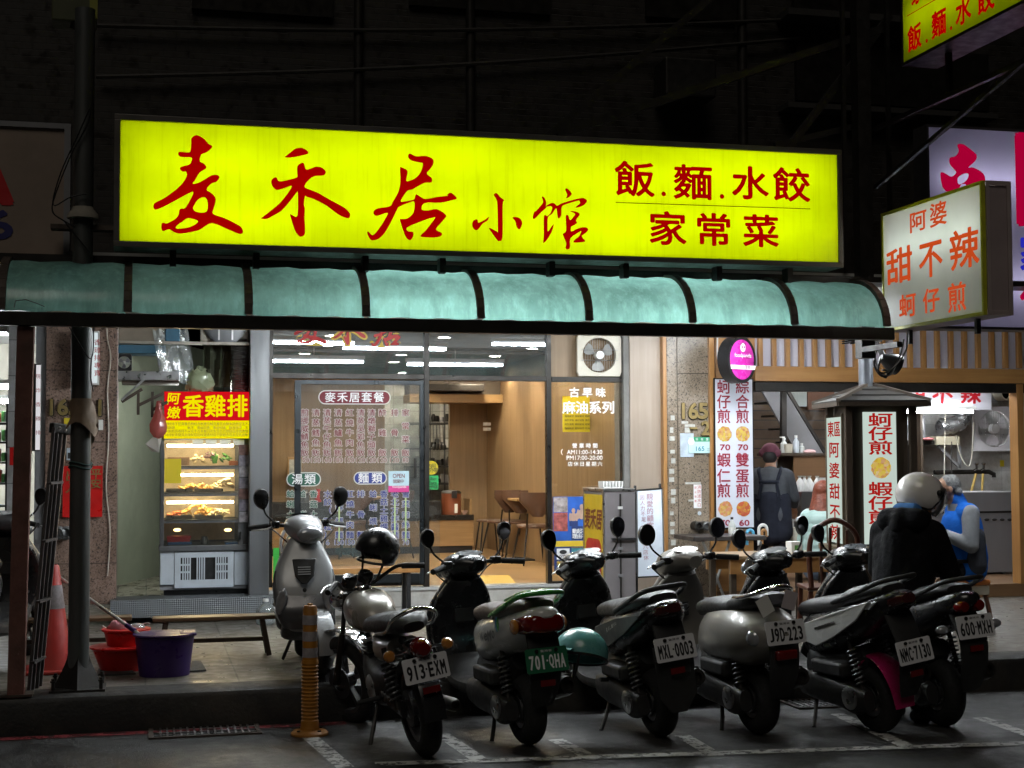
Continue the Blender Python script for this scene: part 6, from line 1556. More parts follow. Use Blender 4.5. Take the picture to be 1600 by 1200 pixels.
for ch, y in (('蚵', 657), ('仔', 678), ('煎', 700), ('蝦', 764), ('仔', 786), ('煎', 808)): put(q, ch, P(1371, y, KY+.027), UX, UZ, 35*pxm(KY), 21*pxm(KY), .022)
child(q, 'lettering', m_kred, kk, False); dish(kk, 1372, 731, 17, KY+.026, EGG, 60, .8)
q = MB(); c2, t2 = kb_+.05, kt-.12; q.box(kx0-.012, kx0-.002, KY+.07, KY+kd-.07, c2, t2); child(q, 'lit_panel', m_klit, kk, False)
q = MB(); nch = '東區阿婆甜不辣'
for i, ch in enumerate('東阿婆甜不辣'):
    put(q, ch, (kx0-.015, KY+kd*.5+(.09 if i == 0 else 0), t2-.1-(t2-c2-.18)*i/5), UN, UZ, .16 if i == 0 else .26, .12, .02)
put(q, '區', (kx0-.015, KY+kd*.5-.1, t2-.1), UN, UZ, .16, .12, .02)
child(q, 'lettering', m_kred, kk, False)
for y0_, y1_ in ((KY+.0551, KY+.07), (KY+kd-.07, KY+kd-.0551)):
    q = MB(); q.box(kx0-.02, kx0-.001, y0_, y1_, c2-.03, t2+.03); child(q, 'panel_trim', MC['greyed_wood'], kk, False)
cx, cy = (kx0+kx1)/2, KY+kd/2; ra = kd/2+.085; rh = .155
m_roofw = wood('roof_boards', (.014, .011, .009), (.03, .025, .02), (.15, .15, 1), 18, .6)
q = MB(); vs = [(cx-ra, cy-ra, kt), (cx+ra, cy-ra, kt), (cx+ra, cy+ra, kt), (cx-ra, cy+ra, kt)]; n = 3
for i in range(n):
    f0, f1 = i/n, (i+1)/n; lo = [Vector(v).lerp(Vector((cx, cy, kt+rh)), f0)+Vector((0, 0, .012)) for v in vs]; hi = [Vector(v).lerp(Vector((cx, cy, kt+rh)), f1*.97) for v in vs]
    for k in range(4): j = (k+1) % 4; q.add([lo[k], lo[j], hi[j], hi[k], lo[k]-Vector((0, 0, .018)), lo[j]-Vector((0, 0, .018))], [(0, 1, 2, 3), (4, 5, 1, 0)])
q.add([(x, y, kt-.006) for x, y, z in vs], [(0, 1, 2, 3)]); child(q, 'roof', m_roofw, kk, False)
for v in vs: q = MB(); q.bar(Vector(v)+Vector((0, 0, .01)), (cx, cy, kt+rh+.01), .035, .03); child(q, 'hip_rafter', m_darkwood, kk, False)
for k in range(4):
    a, b = Vector(vs[k]), Vector(vs[(k+1) % 4]); q = MB(); q.bar(a-Vector((0, 0, .02)), b-Vector((0, 0, .02)), .02, .035); child(q, 'eaves_board', m_darkwood, kk, False)
q = MB(); zt2 = P(1350, 525, cy).z; q.lathe([(.06, kt+rh-.05), (.06, zt2)], (cx-.03, cy, 0), seg=20); child(q, 'post', mat('galvanised', (.2, .21, .23), .4, .8, .15, 5), kk)
q = MB(); q.bar((cx-.03, cy-.04, zt2+.03), (cx-.03+.25, 10.3, zt2+.1), .1); child(q, 'arm', MC['galvanised'], kk, False, .004)
kk.rotation_euler.z = R(-10)
# wires and a lamp on the kiosk arm
lt = thing('spot_lamp', 'dark spot lamp with looped cables on the arm above the lantern kiosk', 'lamp', tuple(P(1390, 565, 10.7)))
c = P(1393, 566, 10.7); q = MB(); q.lathe([(.03, .1), (.07, .02), (.085, -.06), (.06, -.06), (.001, -.03)], (0, 0, 0), seg=18); rt_ = Matrix.Rotation(R(-70), 3, 'Y'); q.v = [tuple(rt_ @ Vector(v)+c) for v in q.v]; child(q, 'shade', m_black, lt)
q = MB(); q.bar(P(1372, 540, 10.75), P(1388, 572, 10.7), .04); child(q, 'bracket', m_grey, lt, False)
for k, pts in enumerate((((1370, 545), (1366, 570), (1378, 588), (1392, 580), (1405, 560), (1412, 530)), ((1368, 560), (1374, 582), (1390, 586), (1400, 570)), ((1376, 585), (1384, 590), (1386, 580), (1378, 578)))):
    q = MB(); q.tube(catmull([tuple(P(x, y, 10.62)) for x, y in pts], 6), .008, 6); child(q, 'cable', m_black if k != 1 else m_grey, lt)
q = MB(); rg = random.Random(17)
for k in range(14):
    a = P(1345+rg.uniform(-6, 14), 529+rg.uniform(-3, 6), cy-.1); q.tube(catmull([tuple(a+Vector((-.13+rg.uniform(-.03, .03), rg.uniform(-.03, .03), rg.uniform(-.02, .03)))), tuple(a), tuple(a+Vector((.12, 0, rg.uniform(-.04, .02))))], 4), .006, 5)
tag(q.build('wire_bundle', m_dark, None), 'bundle of loose wires tied on the post above the kiosk roof', 'wires')
# ------------------------------------------------------------------ things standing on the pavement and road
m_orange = mat('bollard_orange', (.36, .145, .012), .5, 0, .2, 8, grime=.5)
m_reflect = mat('reflective_band', (.34, .31, .32), .5, 0, .25, 30, grime=.45)
p = G(484, 1148); bo = thing('bollard', 'orange yellow flexible bollard with three white reflective bands on a round base', 'bollard', (p.x, p.y, 0))
q = MB(); q.lathe([(.115, .002), (.115, .014), (.1, .028), (.06, .034), (.058, .05), (.001, .05)], seg=28); q.build('base', m_orange, bo)
for k in range(4):
    a = k*1.57+.6; q = MB(); q.lathe([(.011, .026), (.011, .036), (.001, .037)], (.088*math.cos(a), .088*math.sin(a), 0), seg=8); q.build('bolt', m_dark, bo)
prof = [(.056, .05)]
for k in range(16): z = .09+k*.022; prof += [(.054, z), (.0485, z+.004), (.0485, z+.012), (.053, z+.016)]
prof += [(.05, .46)]
q = MB(); q.lathe(prof, seg=28); q.build('ribbed_sleeve', m_orange, bo)
q = MB(); q.lathe([(.046, .455), (.044, .775), (.036, .79), (.018, .793), (.016, .803), (.001, .805)], seg=28); q.build('post', m_orange, bo)
for z in (.475, .575, .675): q = MB(); q.lathe([(.0464, z), (.0462, z+.058)], seg=28); q.lathe([(.0464, z), (.0462, z+.058)], seg=28) if False else None; q.build('reflective_band', m_reflect, bo)
p = G(80, 1050, ZP); cn = thing('traffic_cone', 'red traffic cone with one white reflective collar beside the steel pole', 'cone', (p.x, p.y, ZP))
q = MB(); q.box(-.19, .19, -.19, .19, .004, .03); q.build('base', mat('cone_red', (.42, .02, .012), .5, 0, .2, 6, grime=.35), cn, False, .01)
q = MB(); q.lathe([(.15, .03), (.14, .06), (.045, .73), (.035, .74), (.03, .72)], seg=32); q.build('cone', MC['cone_red'], cn)
q = MB(); q.lathe([(.0885, .44), (.0645, .6)], seg=32); q.build('collar', m_reflect, cn)
# washing-up corner
p = G(198, 1040, ZP)
m_purple = mat('purple_plastic', (.028, .008, .085), .35, 0, .1, 5)
def tub(name, label, cat, x, y, r0, r1, h, m, z=ZP, rim=.012, sx=1.0):
    o = thing(name, label, cat, (x, y, z)); q = MB(); q.lathe([(.001, .004), (r0, .004), (r1, h), (r1-.006, h), (r0-.008, .012), (.001, .012)], seg=36)
    q.v = [(a*sx, b, c) for a, b, c in q.v]; q.build('tub', m, o)
    q = MB(); q.lathe([(r1-.002, h-.02), (r1+rim, h-.012), (r1+rim, h), (r1-.004, h+.002)], seg=36); q.v = [(a*sx, b, c) for a, b, c in q.v]; q.build('rim', m, o); return o
by = 10.75; bx = P(192, 1030, by).x
tub('wash_basin', 'wide low red plastic wash basin on the pavement behind the purple bucket', 'basin', bx, by, .15, .215, .17, m_red)
bk2 = tub('red_bucket', 'small red bucket with pink cloth standing in the wide red basin', 'bucket', P(197, 1000, by+.02).x, by+.02, .11, .155, .2, m_red, ZP+.085)
q = MB(); q.tube([(.16*math.cos(a), .16*math.sin(a), .2+.03*math.sin(a*2+1)) for a in [k*math.pi/10 for k in range(11)]], .004, 6); q.build('bail_handle', m_white, bk2)
q = MB(); rg = random.Random(6); q.ell((-.05, 0, .2), (.075, .07, .06), 16, 10); q.v = [(x+rg.uniform(-.01, .01), y, z+rg.uniform(-.012, .012)) for x, y, z in q.v]; o = q.build('pink_cloth', mat('pink_cloth', (.5, .2, .22), .9, 0, .2, 16), None); o.location = (bk2.location.x, bk2.location.y, bk2.location.z); tag(o, 'crumpled pink cloth lying in the small red bucket', 'cloth')
q = MB(); q.ell((.07, 0, .2), (.06, .06, .035), 12, 8); o = q.build('clear_bag', glass('bag_film', (.9, .9, .9), .2, .2, True, .5), None); o.location = bk2.location; tag(o, 'clear crumpled bag lying beside the pink cloth in the red bucket', 'bag')
py = 10.42; px_ = P(257, 1030, py).x
pb_ = tub('mop_bucket', 'oval purple mop bucket with a wringer rim on the pavement', 'bucket', px_, py, .155, .185, .285, m_purple, sx=1.08)
q = MB(); q.sheet([[(.03+.15*math.cos(a)*f, .12*math.sin(a)*f, .27-.05*(1-f)) for a in [k*.42 for k in range(16)]] for f in (1, .7, .4)]); q.build('wringer', m_purple, pb_)
q = MB(); q.box(.1, .21, -.1, .1, .272, .292); q.build('rim_tray', m_purple, pb_, True, .006)
a_, b_ = P(80, 893, 10.9), Vector((px_-.11, py-.02, ZP+.24))
mp = thing('mop', 'mop with a long pale metal handle leaning from the purple bucket to the rusty post', 'mop', tuple(b_))
q = MB(); q.tube([a_, b_], .0125, 10); child(q, 'handle', mat('pale_handle', (.5, .5, .47), .3, .6, .08, 6), mp)
q = MB(); d_ = (a_-b_); q.tube([b_+d_*.13, b_+d_*.22], .017, 10); child(q, 'grip_joint', m_purple, mp)
q = MB(); q.ell(tuple(b_-d_.normalized()*.02+Vector((.02, 0, -.02))), (.07, .06, .03), 14, 8); child(q, 'mop_head', m_white, mp)
m_cover = mat('cover_dark', (.05, .05, .048), .7, .3, .3, 9, grime=.4)
for x0, y0, x1, y1, lb in ((150, 1046, 212, 1056, 'square dark service cover in the pavement under the red basin'), (296, 1034, 322, 1050, 'small dark service cover in the pavement right of the purple bucket')):
    pts = [G(x0, y1, ZP+.006), G(x1, y1-2, ZP+.006), G(x1-8, y0, ZP+.006), G(x0+4, y0, ZP+.006)]; q = MB(); q.prism(pts, (0, 0, .008)); tag(child(q, 'service_cover', m_cover, None, False), lb, 'cover')
# low benches
def bench(x0, x1, Y, zt, lab, d=.2, leg=.035, m=m_bench, top=.028, stretcher=True, cat='bench', splay=.05, lm=None):
    o = thing('low_bench', lab, cat, ((x0+x1)/2, Y, ZP)); lm = lm or m_darkwood; w = (x1-x0)/2; h = zt-ZP
    q = MB(); q.box(-w, w, -d/2, d/2, h-top, h); q.build('seat', m, o, False, .005)
    for sx in (-1, 1):
        for sy in (-1, 1):
            q = MB(); q.bar((sx*(w-.1), sy*d*.35, h-top), (sx*(w-.1+splay), sy*d*.45, .006), leg); q.build('leg', lm, o, False, .003)
    if stretcher:
        q = MB(); q.bar((-w+.09, 0, h*.4), (w-.09, 0, h*.4), .03, .03); q.build('stretcher', lm, o, False)
        for sx in (-1, 1): q = MB(); q.bar((sx*(w-.07), -d*.4, h*.4), (sx*(w-.07), d*.4, h*.4), .025, .025); q.build('cross_rail', lm, o, False)
    return o
YB1 = 11.3; bench(P(238, 965, YB1).x, P(430, 960, YB1).x, YB1, P(330, 962, YB1).z, 'long low wooden bench with splayed legs in front of the chequer plate step')
bench(P(20, 965, 11.6).x, P(206, 965, 11.6).x, 11.6, P(130, 964, 11.6).z, 'low wooden bench behind the traffic cone and the red basin')
YB2 = 13.25; bench(P(500, 888, YB2).x, P(652, 888, YB2).x, YB2, P(600, 885, YB2).z, 'narrow orange topped bench with black square legs under the menu glass', .28, .04, m_orange_wood, .05, False, 'bench', 0, m_black)
# water bottle by the step
p = P(415, 955, 13.3); o = thing('water_canister', 'clear plastic water canister at the foot of the steel pillar', 'canister', (p.x, 13.3, ZP))
q = MB(); q.lathe([(.07, .005), (.085, .02), (.085, .13), (.06, .17), (.025, .19), (.025, .21)], seg=20); q.build('body', glass('canister_plastic', (.85, .88, .88), .1, .1, True, .35), o)
q = MB(); q.lathe([(.027, .205), (.027, .23), (.001, .23)], seg=14); q.build('cap', m_white, o)
# leaning folded ladder of grey channels
ld = thing('leaning_ladder', 'tall folded grey metal ladder leaning behind the rusty post', 'ladder', tuple(G(62, 1075, ZP)))
m_lad = mat('worn_channel', (.13, .12, .12), .5, .6, .3, 6, stretch=(1, 1, .2), grime=.5)
for i, (xt, xb, yb) in enumerate(((84, 44, 1090), (90, 50, 1088), (96, 57, 1082), (103, 63, 1072))):
    q = MB(); q.bar(P(xb, yb, 9.95+.05*i), P(xt, 668, 10.2+.04*i), .022, .05); child(q, 'channel', m_lad, ld, False, .003)
for f in (.12, .35, .58, .8): q = MB(); a, b = P(46+38*f, 1085-412*f, 9.94), P(64+40*f, 1075-402*f, 10.1); q.bar(a, b, .03, .015); child(q, 'rung', m_lad, ld, False)
q = MB(); a, b = P(79, 668, 10.2), P(110, 672, 10.3); q.bar(a, b, .05, .07); child(q, 'top_cap', m_dark, ld, False, .012)
for x, y in ((93, 669), (102, 672)): q = MB(); c = P(x, y, 10.15); q.ell(tuple(c), (.012, .012, .012), 8, 6); child(q, 'bolt', m_alu, ld)
# tables and chairs of the food stall
def ftable(name, label, x0, x1, Y, d, zt, m_top, m_leg, apron=.1, zb=ZP, th=.03):
    o = thing(name, label, 'table', ((x0+x1)/2, Y+d/2, zb)); w = (x1-x0)/2; h = zt-zb
    q = MB(); q.box(-w, w, -d/2, d/2, h-th, h); q.build('tabletop', m_top, o, False, .006)
    if apron:
        q = MB(); q.box(-w+.02, w-.02, -d/2+.02, -d/2+.04, h-th-apron, h-th); q.build('apron', m_orange_wood, o, False); q = MB(); q.box(-w+.02, w-.02, d/2-.04, d/2-.02, h-th-apron, h-th); q.build('apron', m_orange_wood, o, False)
    for sx in (-1, 1):
        for sy in (-1, 1): q = MB(); q.box(sx*(w-.06)-.025, sx*(w-.06)+.025, sy*(d/2-.07)-.025, sy*(d/2-.07)+.025, .004, h-th); q.build('leg', m_leg, o, False, .003)
    return o
YT = 11.55; zt_b = P(1200, 868, YT).z
tb = ftable('dining_table', 'wooden table with a pale top where the red haired woman sits', P(1139, 870, YT).x, P(1300, 876, YT).x, YT, .6, zt_b, wood('pale_top', (.36, .24, .12), (.5, .36, .22), (.1, 1, 1), 10, .3), m_darkwood, .12)
o = thing('folding_table', 'dark folding table with crossed metal legs against the brown granite pillar', 'table', tuple(P(1140, 925, 13.2)))
a, b, c, t = flatrect(1084, 838, 1198, 845, 13.0); q = MB(); q.box(a, b, 13.0, 13.55, c, t); child(q, 'tabletop', mat('dark_top', (.035, .03, .028), .35, 0, .2, 4), o, False, .006)
for x0, x1 in ((1098, 1140), (1140, 1102)): q = MB(); q.tube([tuple(P(x0, 846, 13.05)), (P(x1, 930, 13.05).x, 13.05, ZP+.01)], .014, 8); child(q, 'leg', m_alu, o)
for x0, x1 in ((1150, 1190), (1190, 1150)): q = MB(); q.tube([tuple(P(x0, 846, 13.4)), (P(x1, 930, 13.4).x, 13.4, ZP+.01)], .014, 8); child(q, 'leg', m_alu, o)
c = P(1144, 838.5, 13.2); o = thing('spirit_bottle', 'frosted white bottle with a black cap on the dark folding table', 'bottle', tuple(c))
q = MB(); q.lathe([(.033, 0), (.035, .01), (.035, .11), (.014, .155), (.012, .165)], tuple(c), seg=18); child(q, 'body', m_clear, o); q = MB(); q.lathe([(.014, .163), (.014, .185), (.001, .186)], tuple(c), seg=12); child(q, 'cap', m_black, o); q = MB(); q.lathe([(.0356, .03), (.0356, .09)], tuple(c), seg=18); child(q, 'bottle_label', m_paper, o)
for x, y, h, w, m, lb in ((1172, 842, 14, 5.5, mat('blue_handle', (.12, .4, .6), .3), 'pale blue hooked umbrella handle behind the dark folding table'), (1192, 840, 20, 7, m_white, 'white hooked umbrella handle behind the dark folding table'), (1194, 842, 14, 4, m_orange_wood, 'small wooden hooked umbrella handle under the white one')):
    k = pxm(13.58); cc = P(x, y-h+w, 13.58); q = MB(); q.tube([(cc.x-w*k, 13.58, cc.z-h*k*1.3)]+[(cc.x-w*k*math.cos(a), 13.58, cc.z+w*k*math.sin(a)) for a in [j*math.pi/8 for j in range(9)]]+[(cc.x+w*k, 13.58, cc.z-h*k*.5)], .016, 8); tag(q.build('umbrella_handle', m, None), lb, 'umbrella')
c = P(1243, 869, 11.75); q = MB(); q.box(c.x-.05, c.x+.05, 11.72, 11.84, zt_b+.001, zt_b+.1); o = thing('tissue_box', 'white box with a green label on the wooden table', 'box', (c.x, 11.78, zt_b)); child(q, 'carton', m_white, o, False, .005); q = MB(); q.box(c.x-.02, c.x+.02, 11.716, 11.7195, zt_b+.03, zt_b+.07); child(q, 'green_label', m_green, o, False)
def slat_chair(px, ztop_px, Y, rz, label):
    c = P(px, 900, Y); o = thing('wooden_chair', label, 'chair', (c.x, Y, ZP), rz)
    m = wood('mahogany', (.05, .014, .008), (.11, .035, .018), (1, 1, .1), 12, .3)
    q = MB(); q.box(-.2, .2, -.2, .2, .43, .46); q.build('seat', m, o, False, .01)
    H = .98
    q = MB(); q.tube(catmull([(-.17, -.2, .46), (-.19, -.225, .7), (-.16, -.25, .88), (0, -.265, H), (.16, -.25, .88), (.19, -.225, .7), (.17, -.2, .46)], 6), .021, 10); q.build('back_frame', m, o)
    for k in range(4):
        x = -.1+k*.067; q = MB(); q.tube(catmull([(x*.8, -.2, .45), (x, -.225, .65), (x*.95, -.255, .93-abs(x)*.3)], 4), [.013]*9, 6); q.build('slat', m, o)
    for sx in (-1, 1):
        for sy in (-1, 1): q = MB(); q.bar((sx*.17, sy*.17, .43), (sx*.18, sy*.2, .004), .035); q.build('leg', m, o, False, .004)
    return o
slat_chair(1292, 845, 10.75, R(-12), 'dark red wooden chair with a slatted round back in front of the lantern kiosk')
# stool under the man and his table
c = P(1520, 907, 11.25); zst = P(1520, 906, 11.25).z
o = thing('plastic_stool', 'orange plastic stool with a cream frame under the man in the blue vest', 'stool', (c.x, 11.4, ZP)); h = zst-ZP
m_op = mat('orange_plastic', (.6, .2, .05), .4, 0, .08, 5)
q = MB(); q.box(-.17, .17, -.16, .16, h-.05, h); q.build('seat', m_op, o, True, .02)
q = MB(); q.box(-.16, .16, -.15, .15, h-.13, h-.051); q.build('skirt', m_cream, o, True, .012)
for sx in (-1, 1):
    for sy in (-1, 1): q = MB(); q.bar((sx*.13, sy*.12, h-.12), (sx*.18, sy*.16, .004), .03); q.build('leg', mat('brown_leg', (.12, .05, .03), .5), o, False, .003)
MANX, MANY, SEATZ = c.x, 11.4, zst
zmt = P(1480, 871, 11.5).z
ftable('black_table', 'black topped table in front of the man in the blue vest', P(1395, 875, 11.3).x, P(1507, 875, 11.3).x, 11.2, .6, zmt, m_black, m_dark, 0)
# standing lightbox sign and white board by the door
YL2 = 12.3
a, b, c, t = flatrect(945, 768, 993, 930, YL2); 
o = thing('pavement_sign', 'grey boxed standing sign with a yellow lettered side beside the doorway', 'sign', (a, YL2, ZP))
q = MB(); dd = .62; q.box(a, b, YL2, YL2+dd, ZP+.06, t); child(q, 'casing', mat('sign_grey', (.17, .155, .16), .6, 0, .12, 3, grime=.2), o, False, .005)
q = MB(); q.box(a-.006, a-.001, YL2+.03, YL2+dd-.03, ZP+.3, t-.03); child(q, 'yellow_face', mat('yellow_film_face', (.6, .42, .02), .4), o, False)
q = MB(); q.box(a-.01, a+.0, YL2, YL2+.03, ZP+.06, t); q.box(a-.01, a, YL2+dd-.03, YL2+dd, ZP+.06, t); child(q, 'edge_trim', m_alu, o, False)
q = MB(); q.box(a-.012, b+.004, YL2-.005, YL2+dd+.01, t, t+.025); child(q, 'lid', m_alu, o, False, .003)
zr0, zr1 = t-.85, t-.42
q = MB(); yc_ = YL2+dd/2; pts = [(a-.008, yc_+(y-yc_), z) for y, _, z in [(p_[0], 0, p_[2]) for p_ in rounded(YL2+.08, zr0, YL2+dd-.08, zr1, 0, .09)]]; q.add(pts, [tuple(range(len(pts)))]); child(q, 'red_panel', m_redink, o, False)
q = MB(); put(q, '宵', (a-.011, YL2+dd*.68, (zr0+zr1)/2), UN, UZ, .17, .17, .03); put(q, '夜', (a-.011, YL2+dd*.32, (zr0+zr1)/2), UN, UZ, .17, .17, .03); child(q, 'lettering', m_whiteink, o, False)
q = MB()
for i, ch in enumerate('麦禾居'): put(q, ch, (a-.009, YL2+dd*(.78-.28*i), t-.25), UN, UZ, .15, .17, .03, .15)
child(q, 'lettering', mat('brush_brown', (.16, .03, .01), .6), o, False)
q = MB(); q.tube([((a+b)/2, YL2-.012, t-.02), ((a+b)/2, YL2-.012, ZP+.2)], .008, 6); child(q, 'cable', m_dark, o)
for f in (.12, .42, .62, .8): q = MB(); z = t-(t-ZP)*f; q.box((a+b)/2-.02, (a+b)/2+.02, YL2-.02, YL2-.001, z-.012, z+.012); child(q, 'cable_clip', m_white if f < .2 else m_grey, o, False)
q = MB(); z = P(970, 842, YL2).z; q.box((a+b)/2-.08, b+.0, YL2-.03, YL2-.005, z-.01, z+.01); child(q, 'hasp_bar', m_black, o, False)
for wx in (a+.03, b-.03): q = MB(); q.lathe([(.001, -.015), (.03, -.015), (.03, .015), (.001, .015)], (wx, YL2+.08, ZP+.034), 'X', 14); child(q, 'castor', m_black, o)
q = MB(); a2, b2, c2, t2 = flatrect(941, 752, 970, 762, YL2+.3)
o2 = thing('wire_rack', 'white plastic rack standing on top of the grey pavement sign', 'rack', (a2, YL2+.3, t+.03))
q.box(a2, b2, YL2+.25, YL2+.4, t+.026, t+.035); child(q, 'tray', m_white, o2, False)
for i in range(7): q = MB(); x = a2+(b2-a2)*i/6; q.box(x-.006, x+.006, YL2+.25, YL2+.4, t+.035, t+.085); child(q, 'bar', m_white, o2, False)
YWb = 12.7
wbx = [P(995, 766, YWb+.25), P(1034, 763, YWb+.25), P(1038, 900, YWb), P(996, 902, YWb)]
o = thing('white_board', 'white board with faint red handwriting leaning by the laminate column', 'board', tuple(wbx[3]))
q = MB(); q.prism(wbx, (0, .012, .002)); child(q, 'board', mat('board_white', (.6, .66, .74), .3, 0, .03, 3), o, False)
q = MB(); 
for i in range(4): q.bar(wbx[i]+Vector((0, -.004, 0)), wbx[(i+1) % 4]+Vector((0, -.004, 0)), .012)
child(q, 'frame', m_black, o, False)
lo = (wbx[3]+wbx[2])/2; q = MB(); q.bar((wbx[3].x, YWb+.02, ZP), (wbx[0].x, YWb+.3, wbx[0].z+.04), .02); child(q, 'easel_leg', m_black, o, False); q = MB(); q.bar((wbx[2].x, YWb+.02, ZP), (wbx[1].x, YWb+.3, wbx[1].z+.04), .02); child(q, 'easel_leg', m_black, o, False)
q = MB(); vv = (wbx[0]-wbx[3]).normalized()
def on_board(x, y): f = (902-y)/136; return wbx[3].lerp(wbx[0], f)+(wbx[2]-wbx[3])*((x-996)/42)+Vector((0, -.006, 0))
for i, ch in enumerate('親愛的顧客：'): put(q, ch, on_board(1016+.2*i, 777+i*11.5), UX, vv, .058, .058)
for i, ch in enumerate('因人力不足，故星期六店休'): put(q, ch, on_board(1004+.5*i, 778+i*8.6), UX, vv, .042, .042)
child(q, 'handwriting', mat('marker_red', (.35, .16, .2), .7), o, False)
# grey slatted bench beside the retro scooter
o = bench(P(1070, 940, 12.4).x, P(1150, 940, 12.4).x, 12.4, P(1110, 935, 12.4).z, 'low grey metal slat seat behind the silver retro scooter', .3, .03, m_alu, .02, False, 'bench', 0, m_dark)
# ------------------------------------------------------------------ scooters and the motorcycle
m_paint = lambda n, c, met=.3, r=.28: mat(n, c, r, met, .05, 3, coat=.4, grime=.12)
m_bk = mat('scooter_black', (.012, .012, .013), .3, 0, .1, 5, coat=.2)
m_mattblk = mat('scooter_matt_black', (.016, .016, .016), .6, 0, .15, 8)
m_seat = mat('vinyl_seat', (.018, .017, .017), .5, 0, .15, 20, bump=.08)
m_redlens = mat('red_lens', (.13, .004, .004), .12, 0, .15, 30, coat=.6)
m_amber = mat('amber_lens', (.4, .16, .03), .15, 0, .15, 30, coat=.5)
m_clearlens = mat('clear_lens', (.35, .36, .38), .1, .4, .2, 30, coat=.6)
m_mirror = mat('mirror_glass', (.3, .3, .32), .04, 1, .02, 3)
m_plate = mat('plate_white', (.66, .66, .68), .45, 0, .04, 8, grime=.1)
m_plink = mat('plate_black', (.012, .012, .014), .5)
m_engine = mat('engine_metal', (.045, .045, .045), .5, .7, .2, 8, grime=.4)
m_exh = mat('exhaust_steel', (.06, .057, .052), .45, .9, .2, 6, grime=.4)
def wheel(root, name, y, r, tw, parent_xf=None, spokes=5, rimcol=None, wire=False):
    def xf(mb):
        if parent_xf: mb.v = [parent_xf(v) for v in mb.v]
        return mb
    ro = r-tw*1.05
    prof = []
    for k in range(13):
        a = -1.95+3.9*k/12; prof.append((r-tw*.62+tw*.62*math.cos(a), tw*.62*math.sin(a)))
    q = MB(); q.lathe([(b, c) for b, c in prof], (0, y, r), 'X', 40, closed=True); ty = xf(q).build(name, m_rubber, root)   # tyre carries the wheel
    q = MB(); q.lathe([(ro+.012, -tw*.42), (ro-.014, -tw*.36), (ro-.02, 0), (ro-.014, tw*.36), (ro+.012, tw*.42), (ro+.004, 0)], (0, y, r), 'X', 36, closed=True)
    for k in range(spokes):
        a = 2*math.pi*k/spokes+.4
        q.bar((0, y+.025*math.cos(a), r+.025*math.sin(a)), (0, y+(ro-.01)*math.cos(a), r+(ro-.01)*math.sin(a)), .035, .03)
    q.lathe([(.001, -.055), (.045, -.05), (.05, 0), (.045, .05), (.001, .055)], (0, y, r), 'X', 20)
    rim = xf(q).build('rim', rimcol or m_alu, None); rim.parent = ty
    q = MB(); q.lathe([(.06, -.062), (min(.105, ro-.02), -.062), (min(.105, ro-.02), -.056), (.06, -.056)], (0, y, r), 'X', 28, closed=True); dsc = xf(q).build('brake_disc', m_steel, None); dsc.parent = ty
    return ty
def mirror_at(root, base, top, sz, xf, face=-1, shape=1):
    q = MB(); mid = tuple((a+b)/2+c for a, b, c in zip(base, top, (.02 if top[0] > 0 else -.02, .0, -.02))); q.tube(catmull([base, mid, (top[0]*.97, top[1], top[2]-sz*.6)], 5), .007, 8); q.v = [xf(v) for v in q.v]; st = q.build('mirror', m_bk, root)
    sd = 1 if top[0] > 0 else -1; out = catmull([(-.45, -.95), (-.85, -.2), (-.75, .62), (-.2, .98), (.5, .9), (.95, .35), (.8, -.45), (.1, -1.0)], 3, True) if shape else [(math.cos(k*.2618), math.sin(k*.2618)) for k in range(24)]
    q = MB(); n = len(out); rings = [(.55, .03), (.92, .018), (1.0, 0), (1.0, -.012), (.93, -.016)]; vs = []
    for f, dy in rings: vs += [(top[0]+sd*x*sz*.9*f, top[1]-face*dy, top[2]+z*sz*f) for x, z in out]
    q.add(vs, [(i*n+k, i*n+(k+1) % n, (i+1)*n+(k+1) % n, (i+1)*n+k) for i in range(len(rings)-1) for k in range(n)]+[tuple(range(n))]); q.v = [xf(v) for v in q.v]; h = q.build('mirror_shell', m_bk, None); h.parent = st
    q = MB(); vs = [(top[0]+sd*x*sz*.9*.925, top[1]+face*.0155, top[2]+z*sz*.925) for x, z in out]; q.add(vs, [tuple(range(n))]); q.v = [xf(v) for v in q.v]; g = q.build('mirror_glass', m_mirror, None); g.parent = st
    return st
def plate(root, txt, y, z, bg=None, ink=None, tilt=-12, w=.26, h=.14, small=True):
    rt_ = Matrix.Rotation(R(tilt), 3, 'X'); o_ = Vector((0, y, z))
    q = MB(); pts = [(p_[0], 0, p_[2]) for p_ in rounded(-w/2, -h/2, w/2, h/2, 0, .012, 4)]; q.prism(pts, (0, .003, 0)); q.v = [tuple(rt_ @ Vector(v)+o_) for v in q.v]
    pl = q.build('license_plate', bg or m_plate, root, False)
    q = MB(); u, v = rt_ @ UX, rt_ @ UZ; n = rt_ @ Vector((0, -.002, 0)); cs = list(txt); adv = .205/ (len(cs)-.45); x = -.205/2
    tot = sum(.45 if c in '-·' else 1 for c in cs); adv = .228/tot; x = -.114
    for c in cs:
        a = adv*(.45 if c in '-·' else 1)
        if c in '-·': putfit(q, '-', o_+n+u*(x+a/2)-v*.004, u, v, .010, .010, 0)
        else: putfit(q, c, o_+n+u*(x+a/2)-v*.011, u, v, a*.72 if c != '1' else a*.2, .076, .022)
        x += a
    lt_ = child_local(q, 'lettering', ink or m_plink, pl)
    if small:
        q = MB(); putfit(q, '臺灣省', o_+n+v*.052, u, v, .07, .013); child_local(q, 'lettering', ink or m_plink, pl)
        for s in (-.06, .06): q = MB(); q.lathe([(.011, -.008), (.011, .0), (.001, -.009)], (0, 0, 0), 'Y', 10); q.v = [tuple(Vector(a)+o_+u*s+v*.054+n) for a in q.v]; child_local(q, 'bolt', m_dark, pl)
    return pl
